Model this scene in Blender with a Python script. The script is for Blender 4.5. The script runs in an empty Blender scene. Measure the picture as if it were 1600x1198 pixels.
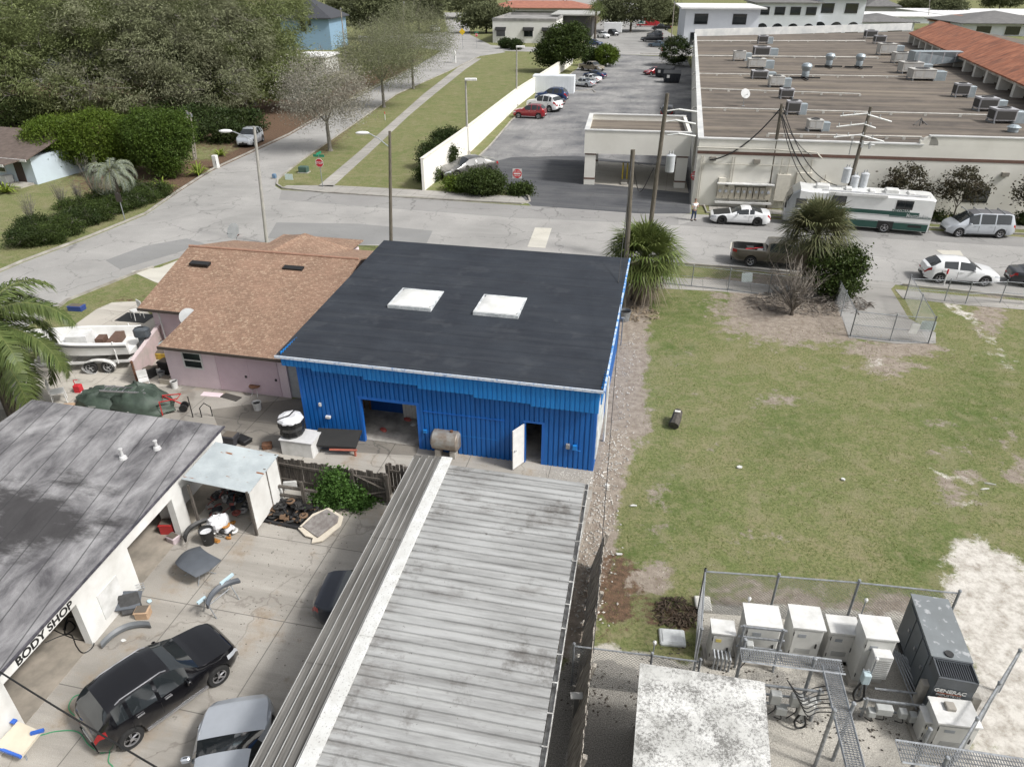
import bpy, math, random
import numpy as np
from mathutils import Vector, Matrix, Euler
random.seed(5); RNG=np.random.default_rng(5)
R=math.radians
# ---------------- camera, sky, sun, exposure ----------------
SC=bpy.context.scene; C=SC.collection
H=17.5; TH=R(30); FPX=1109.0
cam=bpy.data.objects.new('camera',bpy.data.cameras.new('camera')); C.objects.link(cam); SC.camera=cam
cam.location=(0,0,H); cam.rotation_euler=(R(60),0,0); cam.data.sensor_width=36; cam.data.lens=36*FPX/1600
cam.data.clip_end=5000; cam.data.clip_start=.1
w=bpy.data.worlds.new('World'); SC.world=w; w.use_nodes=True
nt=w.node_tree; bg=nt.nodes['Background']; sky=nt.nodes.new('ShaderNodeTexSky'); sky.sky_type='NISHITA'; sky.sun_disc=False
SUN_EL=R(48); SUN_AZ=R(115)      # azimuth clockwise from +Y (sun to the right, slightly behind the camera)
sky.sun_elevation=SUN_EL; sky.sun_rotation=SUN_AZ; sky.dust_density=5; sky.air_density=1.2; sky.ozone_density=1.5
hs=nt.nodes.new('ShaderNodeHueSaturation'); hs.inputs['Saturation'].default_value=.22
nt.links.new(sky.outputs[0],hs.inputs['Color']); nt.links.new(hs.outputs[0],bg.inputs[0]); bg.inputs[1].default_value=.115
sl=bpy.data.lights.new('sun','SUN'); sl.energy=2.6; sl.angle=R(8); sl.color=(1,.975,.94)
so=bpy.data.objects.new('sun',sl); C.objects.link(so)
sd=Vector((math.sin(SUN_AZ)*math.cos(SUN_EL),math.cos(SUN_AZ)*math.cos(SUN_EL),math.sin(SUN_EL)))
so.rotation_euler=sd.to_track_quat('Z','Y').to_euler(); so.location=(0,0,60)
SC.view_settings.view_transform='Standard'; SC.view_settings.look='None'; SC.view_settings.exposure=.42; SC.view_settings.gamma=1
SC.render.engine='CYCLES'
# ---------------- survey helpers: photo pixel -> place on the ground plane / height above a place ----------------
def G(px,py,z=0.0):
    u=(px-800)/FPX; v=(py-599)/FPX
    t=(H-z)/(math.sin(TH)+v*math.cos(TH))
    return Vector((u*t,t*(math.cos(TH)-v*math.sin(TH)),z))
def ZH(py,Y):
    v=(py-599)/FPX
    return H-Y*(math.sin(TH)+v*math.cos(TH))/(math.cos(TH)-v*math.sin(TH))
def PXs(X,Y,Z=0):
    d=Y*math.cos(TH)+(H-Z)*math.sin(TH); up=-(H-Z)*math.cos(TH)+Y*math.sin(TH)
    return 800+FPX*X/d, 599-FPX*up/d
# ---------------- materials ----------------
def _n(nt,t,**k):
    n=nt.nodes.new(t)
    for a,b in k.items(): setattr(n,a,b)
    return n
def c4(c): return (c[0],c[1],c[2],1) if len(c)==3 else c
_M={}
def newmat(name):
    m=bpy.data.materials.new(name); m.use_nodes=True
    return m,m.node_tree,m.node_tree.nodes['Principled BSDF']
def mat(name,c,rough=.7,c2=None,scale=4.,metal=0.,bump=0.,bscale=None,spec=.5,coat=0.,stretch=None,emit=None,lo=.35,hi=.65,det=6,c3=None,s3=40.):
    if name in _M: return _M[name]
    m,t,b=newmat(name); b.inputs['Roughness'].default_value=rough; b.inputs['Metallic'].default_value=metal
    b.inputs['Specular IOR Level'].default_value=spec; b.inputs['Coat Weight'].default_value=coat; b.inputs['Coat Roughness'].default_value=.06
    tc=_n(t,'ShaderNodeTexCoord'); mp=_n(t,'ShaderNodeMapping'); t.links.new(tc.outputs['Object'],mp.inputs[0])
    if stretch: mp.inputs['Scale'].default_value=stretch
    if c2 is None: c2=tuple(x*.86 for x in c)
    nz=_n(t,'ShaderNodeTexNoise'); nz.inputs['Scale'].default_value=scale; nz.inputs['Detail'].default_value=det; nz.inputs['Roughness'].default_value=.62
    t.links.new(mp.outputs[0],nz.inputs['Vector'])
    cr=_n(t,'ShaderNodeValToRGB'); cr.color_ramp.elements[0].position=lo; cr.color_ramp.elements[1].position=hi
    cr.color_ramp.elements[0].color=c4(c2); cr.color_ramp.elements[1].color=c4(c)
    t.links.new(nz.outputs[0],cr.inputs[0]); out=cr.outputs[0]
    if c3 is not None:
        n3=_n(t,'ShaderNodeTexNoise'); n3.inputs['Scale'].default_value=s3; n3.inputs['Detail'].default_value=3; t.links.new(mp.outputs[0],n3.inputs['Vector'])
        r3=_n(t,'ShaderNodeValToRGB'); r3.color_ramp.elements[0].position=.6; r3.color_ramp.elements[1].position=.68; t.links.new(n3.outputs[0],r3.inputs[0])
        mx=_n(t,'ShaderNodeMix',data_type='RGBA'); t.links.new(r3.outputs[0],mx.inputs[0]); t.links.new(out,mx.inputs[6]); mx.inputs[7].default_value=c4(c3); out=mx.outputs[2]
    t.links.new(out,b.inputs['Base Color'])
    if bump:
        nb=_n(t,'ShaderNodeTexNoise'); nb.inputs['Scale'].default_value=bscale or scale*6; nb.inputs['Detail'].default_value=4
        t.links.new(mp.outputs[0],nb.inputs['Vector']); bp=_n(t,'ShaderNodeBump'); bp.inputs['Strength'].default_value=bump; bp.inputs['Distance'].default_value=.03
        t.links.new(nb.outputs[0],bp.inputs['Height']); t.links.new(bp.outputs[0],b.inputs['Normal'])
    if emit: b.inputs['Emission Color'].default_value=c4(emit[0]); b.inputs['Emission Strength'].default_value=emit[1]
    _M[name]=m; return m
def ramp(t,src,p0,c0,p1,c1):
    if p1>1:
        k=p1*1.25; mu=_n(t,'ShaderNodeMath',operation='DIVIDE'); t.links.new(src,mu.inputs[0]); mu.inputs[1].default_value=k; src=mu.outputs[0]; p0/=k; p1/=k
    cr=_n(t,'ShaderNodeValToRGB'); e=cr.color_ramp.elements; e[0].position=p0; e[1].position=p1; e[0].color=c4(c0); e[1].color=c4(c1); t.links.new(src,cr.inputs[0]); return cr.outputs[0]
def noise(t,vec,s,d=4,r=.6,dist=0.):
    n=_n(t,'ShaderNodeTexNoise'); n.inputs['Scale'].default_value=s; n.inputs['Detail'].default_value=d; n.inputs['Roughness'].default_value=r; n.inputs['Distortion'].default_value=dist
    if vec is not None: t.links.new(vec,n.inputs['Vector'])
    return n.outputs[0]
def mixc(t,f,a,b,mode='MIX'):
    m=_n(t,'ShaderNodeMix',data_type='RGBA',blend_type=mode)
    for s,v in ((0,f),(6,a),(7,b)):
        if isinstance(v,(int,float)): m.inputs[s].default_value=v
        elif isinstance(v,tuple): m.inputs[s].default_value=c4(v)
        else: t.links.new(v,m.inputs[s])
    return m.outputs[2]
def vmap(t,coord,scale=(1,1,1),rot=0.):
    mp=_n(t,'ShaderNodeMapping'); mp.inputs['Scale'].default_value=scale; mp.inputs['Rotation'].default_value=(0,0,rot); t.links.new(coord,mp.inputs[0]); return mp.outputs[0]
def bumpn(t,b,h,s=.3,d=.02):
    bp=_n(t,'ShaderNodeBump'); bp.inputs['Strength'].default_value=s; bp.inputs['Distance'].default_value=d; t.links.new(h,bp.inputs['Height']); t.links.new(bp.outputs[0],b.inputs['Normal'])
def leafmat(name,c1,c2,c3,scale=.6,rough=.6,trans=.12):
    if name in _M: return _M[name]
    m,t,b=newmat(name); b.inputs['Roughness'].default_value=rough; b.inputs['Specular IOR Level'].default_value=.12
    gi=_n(t,'ShaderNodeNewGeometry'); tc=_n(t,'ShaderNodeTexCoord')
    a=ramp(t,gi.outputs['Random Per Island'],.0,c1,1.,c2)
    n=ramp(t,noise(t,tc.outputs['Object'],scale,3),.4,(0,0,0),.62,(1,1,1))
    t.links.new(mixc(t,n,a,c3),b.inputs['Base Color'])
    tr=_n(t,'ShaderNodeBsdfTranslucent'); tr.inputs[0].default_value=c4(tuple(min(1,x*1.6) for x in c2))
    ms=_n(t,'ShaderNodeMixShader'); ms.inputs[0].default_value=trans
    o=t.nodes['Material Output']; t.links.new(b.outputs[0],ms.inputs[1]); t.links.new(tr.outputs[0],ms.inputs[2]); t.links.new(ms.outputs[0],o.inputs[0])
    _M[name]=m; return m
# ---------------- mesh builder ----------------
def catmull(P,k=5):
    out=[]; Q=[P[0]*2-P[1]]+P+[P[-1]*2-P[-2]]
    for i in range(1,len(Q)-2):
        a,b,c,d=Q[i-1:i+3]
        for j in range(k):
            t=j/k; out.append(.5*((2*b)+(c-a)*t+(2*a-5*b+4*c-d)*t*t+(3*b-a-3*c+d)*t**3))
    return out+[P[-1]]
class MB:
    def __init__(s): s.v=[]; s.f=[]
    def add(s,vs,fs):
        n=len(s.v); s.v+= [tuple(p) for p in vs]; s.f+=[tuple(i+n for i in f) for f in fs]; return s
    def box(s,c,d,rz=0.,rx=0.,ry=0.):
        M=Matrix.Translation(c)@Euler((rx,ry,rz)).to_matrix().to_4x4()
        hx,hy,hz=d[0]/2,d[1]/2,d[2]/2
        vs=[M@Vector((x,y,z)) for z in(-hz,hz) for x,y in((-hx,-hy),(hx,-hy),(hx,hy),(-hx,hy))]
        return s.add(vs,[(3,2,1,0),(4,5,6,7),(0,1,5,4),(1,2,6,5),(2,3,7,6),(3,0,4,7)])
    def bb(s,x0,x1,y0,y1,z0,z1): return s.box(((x0+x1)/2,(y0+y1)/2,(z0+z1)/2),(abs(x1-x0),abs(y1-y0),abs(z1-z0)))
    def bev(s,c,d,b=.02,rz=0.):
        # box with chamfered vertical and top edges
        M=Matrix.Translation(c)@Euler((0,0,rz)).to_matrix().to_4x4(); hx,hy,hz=d[0]/2,d[1]/2,d[2]/2
        def ring(ix,z):
            x,y=hx-ix,hy-ix; k=b
            return [M@Vector(p) for p in((-x,-y+k,z),(-x+k,-y,z),(x-k,-y,z),(x,-y+k,z),(x,y-k,z),(x-k,y,z),(-x+k,y,z),(-x,y-k,z))]
        r=[ring(0,-hz),ring(0,hz-b),ring(b*.7,hz-b*.25),ring(b*1.6,hz)]
        return s.loft(r,True,True)
    def loft(s,rings,c0=False,c1=False,closed=True):
        n=len(rings[0]); vs=[p for r in rings for p in r]; fs=[]
        for i in range(len(rings)-1):
            for j in range(n if closed else n-1):
                k=(j+1)%n; fs.append((i*n+j,i*n+k,(i+1)*n+k,(i+1)*n+j))
        if c0: fs.append(tuple(range(n-1,-1,-1)))
        if c1: m=(len(rings)-1)*n; fs.append(tuple(range(m,m+n)))
        return s.add(vs,fs)
    def cyl(s,a,b,r0,r1=None,n=10,cap=True):
        a=Vector(a);b=Vector(b); r1=r0 if r1 is None else r1; d=(b-a)
        if d.length<1e-6: return s
        q=d.to_track_quat('Z','Y'); rg=[]
        for p,r in((a,r0),(b,r1)): rg.append([p+q@Vector((r*math.cos(2*math.pi*i/n),r*math.sin(2*math.pi*i/n),0)) for i in range(n)])
        return s.loft(rg,cap,cap)
    def tube(s,pts,r,n=6,r1=None,sm=0):
        pts=[Vector(p) for p in pts]
        if sm: pts=catmull(pts,sm)
        m=len(pts); rg=[]; prev=None
        for i,p in enumerate(pts):
            d=(pts[min(i+1,m-1)]-pts[max(i-1,0)]).normalized()
            if prev is None:
                a=Vector((0,0,1)) if abs(d.z)<.9 else Vector((1,0,0)); x=d.cross(a).normalized()
            else: x=(prev-d*prev.dot(d)).normalized()
            y=d.cross(x); prev=x; rr=r if r1 is None else r+(r1-r)*i/(m-1)
            rg.append([p+x*rr*math.cos(2*math.pi*k/n)+y*rr*math.sin(2*math.pi*k/n) for k in range(n)])
        return s.loft(rg,True,True)
    def lathe(s,prof,c=(0,0,0),n=20,axis='Z',cap=True):
        c=Vector(c); rg=[]
        for r,z in prof:
            rr=[]
            for i in range(n):
                a=2*math.pi*i/n; x,y=r*math.cos(a),r*math.sin(a)
                rr.append(c+(Vector((x,y,z)) if axis=='Z' else Vector((x,z,y)) if axis=='Y' else Vector((z,x,y))))
            rg.append(rr)
        return s.loft(rg,cap,cap)
    def prism(s,poly,z0,z1):
        n=len(poly); vs=[(p[0],p[1],z0) for p in poly]+[(p[0],p[1],z1) for p in poly]
        return s.add(vs,[tuple(range(n-1,-1,-1)),tuple(range(n,2*n))]+[(i,(i+1)%n,(i+1)%n+n,i+n) for i in range(n)])
    def slab(s,pts,t):
        # thin solid from a 3-D outline, thickness t downwards
        n=len(pts); a=[Vector(p) for p in pts]; b=[p-Vector((0,0,t)) for p in a]
        return s.add(a+b,[tuple(range(n)),tuple(range(2*n-1,n-1,-1))]+[(i,i+n,(i+1)%n+n,(i+1)%n) for i in range(n)])
    def ell(s,c,r,n=12,m=8,jit=0.,rz=0.):
        c=Vector(c); rg=[]; q=Euler((0,0,rz)).to_matrix()
        for i in range(1,m):
            a=math.pi*i/m; rr=[]
            for j in range(n):
                b=2*math.pi*j/n; k=1+random.uniform(-jit,jit)
                rr.append(c+q@Vector((r[0]*math.sin(a)*math.cos(b)*k,r[1]*math.sin(a)*math.sin(b)*k,-r[2]*math.cos(a)*k)))
            rg.append(rr)
        return s.loft(rg,True,True)
    def build(s,name,m,parent=None,smooth=False,ang=35):
        me=bpy.data.meshes.new(name); me.from_pydata([tuple(p) for p in s.v],[],s.f); me.update()
        if m: me.materials.append(m)
        if smooth:
            me.polygons.foreach_set('use_smooth',[True]*len(me.polygons))
            me.set_sharp_from_angle(angle=R(ang))
        o=bpy.data.objects.new(name,me); C.objects.link(o)
        if parent: o.parent=parent
        return o
def arrmesh(name,V,Fc,k,m,parent=None):
    # V (n,3); Fc (f,k) index array
    me=bpy.data.meshes.new(name); me.vertices.add(len(V)); me.vertices.foreach_set('co',np.asarray(V,dtype=np.float32).ravel())
    nf=len(Fc); me.loops.add(nf*k); me.loops.foreach_set('vertex_index',np.asarray(Fc,dtype=np.int32).ravel())
    me.polygons.add(nf); me.polygons.foreach_set('loop_start',np.arange(0,nf*k,k,dtype=np.int32)); me.update(calc_edges=True)
    if m: me.materials.append(m)
    o=bpy.data.objects.new(name,me); C.objects.link(o)
    if parent: o.parent=parent
    return o
def T(name,label,cat,loc=(0,0,0),rz=0.,group=None):
    o=bpy.data.objects.new(name,None); C.objects.link(o); o.empty_display_size=.3
    o.location=loc; o.rotation_euler=(0,0,rz); o['label']=label; o['category']=cat
    if group: o['group']=group
    return o
def tag(o,label,cat,group=None,loc=None,rz=None):
    o['label']=label; o['category']=cat
    if group: o['group']=group
    if loc is not None: o.location=loc
    if rz is not None: o.rotation_euler=(0,0,rz)
    return o
def dup(root,loc=None,rz=None,label=None,group=None,scale=None):
    def cp(o,par):
        c=o.copy(); C.objects.link(c)
        if par: c.parent=par
        for ch in o.children: cp(ch,c)
        return c
    r=cp(root,None)
    if loc is not None: r.location=loc
    if rz is not None: r.rotation_euler=(0,0,rz)
    if label: r['label']=label
    if group: r['group']=group
    if scale is not None: r.scale=scale
    return r
def struct(o): o['kind']='structure'; return o
def text(s,size,m,parent,loc,rot,depth=.004,name='lettering',bold=0.,sx=1.):
    cu=bpy.data.curves.new('t','FONT'); cu.body=s; cu.size=size; cu.extrude=depth; cu.align_x='CENTER'; cu.align_y='CENTER'; cu.offset=bold
    o=bpy.data.objects.new('t',cu); C.objects.link(o); bpy.context.view_layer.update()
    me=bpy.data.meshes.new_from_object(o.evaluated_get(bpy.context.evaluated_depsgraph_get()))
    bpy.data.objects.remove(o); me.materials.clear(); me.materials.append(m); me.name=name
    n=bpy.data.objects.new(name,me); C.objects.link(n); n.parent=parent; n.location=loc; n.rotation_euler=rot; n.scale=(sx,1,1); return n
class Frame:
    def __init__(s,A,B):
        s.o=Vector(A); d=(Vector(B)-Vector(A)); d.z=0; s.L=d.length; s.a=math.atan2(d.y,d.x)
        s.ex=d.normalized(); s.ey=Vector((-s.ex.y,s.ex.x,0))
    def loc(s,P): d=Vector(P)-s.o; return Vector((d.dot(s.ex),d.dot(s.ey),P[2]))
    def g(s,px,py,z=0.): return s.loc(G(px,py,z))

# ---------------- common materials ----------------
white=mat('white_paint',(.68,.68,.67),.55,(.5,.5,.48),2.)
whitew=mat('white_stucco',(.72,.72,.70),.8,(.54,.53,.5),.6,bump=.25,bscale=30)
cream=mat('cream_stucco',(.72,.705,.65),.85,(.64,.625,.57),.35,bump=.2,bscale=25)
steel=mat('galvanised_steel',(.36,.38,.4),.5,(.22,.23,.24),8.,metal=.5)
dsteel=mat('dark_steel',(.06,.06,.06),.55,(.03,.03,.03),6.,metal=.3)
rust=mat('rusty_steel',(.16,.07,.035),.85,(.07,.04,.025),9.)
black=mat('black_plastic',(.015,.015,.016),.5,(.01,.01,.01),5.)
rubber=mat('tyre_rubber',(.022,.022,.022),.85,(.014,.014,.014),12.)
glassd=mat('dark_glass',(.022,.027,.03),.05,(.015,.018,.02),1.,spec=1.)
conc=mat('concrete',(.42,.4,.36),.9,(.27,.25,.22),1.1,bump=.2,bscale=20)
wood=mat('grey_weathered_wood',(.15,.13,.11),.9,(.045,.04,.035),3.,stretch=(9,9,.7),bump=.5,bscale=14)
woodpole=mat('utility_pole_wood',(.17,.15,.12),.9,(.08,.07,.055),3.,stretch=(10,10,.8),bump=.5,bscale=14)
bark=mat('tree_bark',(.14,.115,.09),.95,(.06,.05,.04),4.,stretch=(3,3,.7),bump=.6,bscale=10)
barkg=mat('pale_bark',(.22,.205,.18),.95,(.12,.11,.095),4.,stretch=(3,3,.7),bump=.5,bscale=10)
chrome=mat('alloy_metal',(.5,.5,.52),.3,(.4,.4,.42),4.,metal=.8)
redl=mat('red_lens',(.35,.01,.012),.2,(.25,.008,.01),3.)
clearl=mat('clear_lens',(.5,.52,.55),.12,(.4,.42,.45),3.)
cabm=mat('cabinet_paint',(.58,.58,.555),.5,(.48,.48,.455),1.5)
# ================= GROUND =================
def inpoly(px,py,poly):
    r=np.zeros(px.shape,bool); n=len(poly)
    for i in range(n):
        x0,y0=poly[i]; x1,y1=poly[(i+1)%n]
        if y0==y1: continue
        c=((y0>py)!=(y1>py))&(px<(x1-x0)*(py-y0)/(y1-y0)+x0); r^=c
    return r
def ellm(px,py,cx,cy,rx,ry,s=1.,a=0.):
    ca,sa=math.cos(R(a)),math.sin(R(a)); dx,dy=px-cx,py-cy
    u=(dx*ca+dy*sa)/rx; v=(-dx*sa+dy*ca)/ry
    return s*np.clip(1.35-np.sqrt(u*u+v*v)*.85,0,1)
def linem(px,py,pts,wd,s=1.):
    d=np.full(px.shape,1e9)
    for (x0,y0),(x1,y1) in zip(pts[:-1],pts[1:]):
        L2=(x1-x0)**2+(y1-y0)**2; t=np.clip(((px-x0)*(x1-x0)+(py-y0)*(y1-y0))/L2,0,1)
        d=np.minimum(d,np.hypot(px-x0-t*(x1-x0),py-y0-t*(y1-y0)))
    return s*np.clip(1.5-d/wd,0,1)
def gl(a,b,st): return list(np.arange(a,b,st))
xs=[-4000,-2000,-900,-400,-200,-120,-80]+gl(-60,-3,1.0)+gl(-3,34,.22)+gl(34,60,1.0)+[80,120,200,400,900,2000,4000]
ys=[-600,-200,-50,-10,0,4]+gl(7,52,.22)+gl(52,130,1.0)+[140,160,180,220,300,420,600,1000,2000,4000]
XX,YY=np.meshgrid(np.array(xs,float),np.array(ys,float)); 
dd=YY*math.cos(TH)+H*math.sin(TH); vis=dd>3
PX=np.where(vis,800+FPX*XX/np.where(vis,dd,1),-9999.); PY=np.where(vis,599-FPX*(-H*math.cos(TH)+YY*math.sin(TH))/np.where(vis,dd,1),9999.)
mx=np.maximum
dirt=linem(PX,PY,[(985,440),(980,560),(958,700),(935,790),(925,880),(890,1000)],30,1.1)
dirt=mx(dirt,ellm(PX,PY,985,650,32,60,.95))
dirt=mx(dirt,ellm(PX,PY,1240,480,110,52,1.2)); dirt=mx(dirt,ellm(PX,PY,1290,520,60,20,.8))
for e in((1215,625,50,18,.5),(1250,572,60,14,.3),(1180,850,60,30,.38),(1010,905,48,26,.85),(1120,700,40,16,.2),(1480,700,45,18,.35),(1500,760,50,34,.55),(1575,690,30,50,.35),(1030,800,26,60,.45),(1060,560,30,16,.35),(1400,960,110,34,.8),(1200,950,120,42,.75),(1400,545,80,14,.9),(1390,570,50,22,.7),(1150,440,220,7,.8),(1545,490,30,34,.75),(1280,760,40,14,.3),(1100,620,24,12,.3),(1340,480,30,60,.5),(1590,740,30,30,.6),(1470,660,40,10,.5)):
    dirt=mx(dirt,ellm(PX,PY,*e))
sand=mx(linem(PX,PY,[(1480,472),(1525,500),(1550,545),(1578,580)],7,.75),ellm(PX,PY,1560,560,16,10,.7,40))
sand=mx(sand,inpoly(PX,PY,[(1487,838),(1530,838),(1562,862),(1610,892),(1900,1050),(1900,1400),(1530,1400),(1500,1000),(1478,930)])*1.0)
for e in((1490,745,22,12,.7),(1515,790,18,10,.6),(1500,800,14,8,.7),(1440,730,30,8,.45),(1370,565,24,10,.6),(935,960,30,6,.3),(985,530,14,30,.25),(930,830,14,40,.4),(990,960,22,12,.5)): sand=mx(sand,ellm(PX,PY,*e))
gravel=inpoly(PX,PY,[(893,1000),(1000,1018),(1088,1040),(1090,945),(1220,948),(1440,962),(1560,1000),(1700,1100),(1800,1500),(700,1500),(880,1100)])*1.0
gravel=np.where(sand>.95,gravel*.0,gravel)
dgrav=inpoly(PX,PY,[(880,1035),(1000,1040),(990,1500),(700,1500)])*1.0
dgrav=mx(dgrav,ellm(PX,PY,1260,1075,120,50,.7))
litter=linem(PX,PY,[(290,262),(330,262),(440,215),(470,190),(560,130),(640,100)],12,1.)
litter=mx(litter,ellm(PX,PY,235,285,110,26,1.1)); litter=mx(litter,ellm(PX,PY,380,180,150,50,1.1)); litter=mx(litter,ellm(PX,PY,250,170,260,55,1.1))
litter=mx(litter,linem(PX,PY,[(500,240),(560,180),(640,130),(690,108)],9,.55)); litter=mx(litter,ellm(PX,PY,960,925,40,70,.75)); litter=mx(litter,ellm(PX,PY,1050,960,60,30,.55))
litter=mx(litter,ellm(PX,PY,200,470,70,12,.35)); litter=mx(litter,linem(PX,PY,[(1090,316),(1480,330),(1620,340)],6,1.))
lush=mx(ellm(PX,PY,960,880,70,40,.7),ellm(PX,PY,1040,790,60,60,.55)); 
for e in((1060,545,30,10,.8),(1240,680,70,50,.5),(1060,480,100,25,.6),(1530,660,80,60,.55),(1440,870,60,40,.6),(970,940,40,24,.8),(1000,520,24,10,.7),(1540,600,60,40,.4)): lush=mx(lush,ellm(PX,PY,*e))
def blur(a,k):
    for _ in range(k):
        b=a.copy(); b[1:-1,1:-1]=(a[1:-1,1:-1]*2+a[:-2,1:-1]+a[2:,1:-1]+a[1:-1,:-2]+a[1:-1,2:])/6; a=b
    return a
sand=blur(sand,10)*.95; gravel=blur(gravel,3); dgrav=blur(dgrav,3)
me=bpy.data.meshes.new('ground'); ny,nx=XX.shape
V=np.stack([XX.ravel(),YY.ravel(),np.zeros(XX.size)],1); ii=np.arange(ny*nx).reshape(ny,nx)
Fq=np.stack([ii[:-1,:-1].ravel(),ii[:-1,1:].ravel(),ii[1:,1:].ravel(),ii[1:,:-1].ravel()],1)
ground=arrmesh('ground',V,Fq,4,None); struct(ground)
for nm,(a,b,c_,d_) in {'mask_a':(dirt,sand,gravel,litter),'mask_b':(lush,dgrav,dirt*0,dirt*0)}.items():
    at=ground.data.color_attributes.new(nm,'FLOAT_COLOR','POINT')
    at.data.foreach_set('color',np.clip(np.stack([a.ravel(),b.ravel(),c_.ravel(),d_.ravel()],1),0,1).astype(np.float32).ravel())
def ground_mat():
    m,t,b=newmat('ground_cover'); b.inputs['Roughness'].default_value=.95; b.inputs['Specular IOR Level'].default_value=.1
    tc=_n(t,'ShaderNodeTexCoord'); P=tc.outputs['Object']
    A=_n(t,'ShaderNodeAttribute',attribute_name='mask_a'); B=_n(t,'ShaderNodeAttribute',attribute_name='mask_b')
    sa=_n(t,'ShaderNodeSeparateColor'); t.links.new(A.outputs['Color'],sa.inputs[0]); sb=_n(t,'ShaderNodeSeparateColor'); t.links.new(B.outputs['Color'],sb.inputs[0])
    # grass
    g=ramp(t,noise(t,P,.35,5,.65),.35,(.235,.22,.115),.65,(.155,.185,.07))
    g=mixc(t,ramp(t,noise(t,P,9.,5,.75),.42,(0,0,0),.6,(.9,.9,.9)),g,(.09,.11,.04))
    g=mixc(t,ramp(t,noise(t,P,2.1,5,.75),.5,(0,0,0),.68,(.8,.8,.8)),g,(.24,.21,.13))
    g=mixc(t,ramp(t,noise(t,P,.8,3,.6),.52,(0,0,0),.64,(.45,.45,.45)),g,(.24,.215,.135))
    lu=_n(t,'ShaderNodeMath',operation='MULTIPLY'); t.links.new(sb.outputs[0],lu.inputs[0]); t.links.new(ramp(t,noise(t,P,1.7,5,.7),.38,(0,0,0),.6,(1,1,1)),lu.inputs[1])
    g=mixc(t,lu.outputs[0],g,(.055,.10,.02))
    def edge(mask,col,base,sc=1.2,sp=.55):
        # breaks the outline up with noise
        n=noise(t,P,sc,8,.72); a=_n(t,'ShaderNodeMath',operation='MULTIPLY_ADD'); t.links.new(n,a.inputs[0]); a.inputs[1].default_value=2.3; a.inputs[2].default_value=-1.15
        s_=_n(t,'ShaderNodeMath',operation='ADD'); t.links.new(mask,s_.inputs[0]); t.links.new(a.outputs[0],s_.inputs[1])
        f=ramp(t,s_.outputs[0],.38,(0,0,0),sp+.07,(1,1,1)); return mixc(t,f,base,col)
    dcol=ramp(t,noise(t,P,3.,6,.75),.35,(.19,.155,.125),.65,(.33,.29,.245))
    dcol=mixc(t,ramp(t,noise(t,P,14.,3,.6),.66,(0,0,0),.72,(1,1,1)),dcol,(.6,.58,.54))
    g=edge(sa.outputs[0],dcol,g)
    lcol=ramp(t,noise(t,P,5.,6,.8),.35,(.06,.045,.033),.68,(.19,.12,.08))
    g=edge(A.outputs['Alpha'],lcol,g,2.)
    gcol=ramp(t,noise(t,P,26.,3,.8),.36,(.25,.235,.205),.64,(.56,.535,.48))
    gcol=mixc(t,ramp(t,noise(t,P,1.2,4,.7),.45,(0,0,0),.7,(.6,.6,.6)),gcol,(.5,.47,.42))
    g=edge(sa.outputs[2],gcol,g,.8)
    dg=ramp(t,noise(t,P,30.,3,.8),.36,(.12,.113,.10),.66,(.38,.365,.335))
    g=edge(sb.outputs[1],dg,g,.8)
    scol=ramp(t,noise(t,P,2.5,7,.75),.33,(.30,.27,.23),.58,(.60,.575,.53))
    scol=mixc(t,ramp(t,noise(t,P,20,3,.7),.6,(0,0,0),.7,(.6,.6,.6)),scol,(.4,.37,.32))
    g=edge(sa.outputs[1],scol,g,1.)
    t.links.new(g,b.inputs['Base Color']); bumpn(t,b,noise(t,P,12.,6,.75),.7,.06); return m
ground.data.materials.append(ground_mat())
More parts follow.
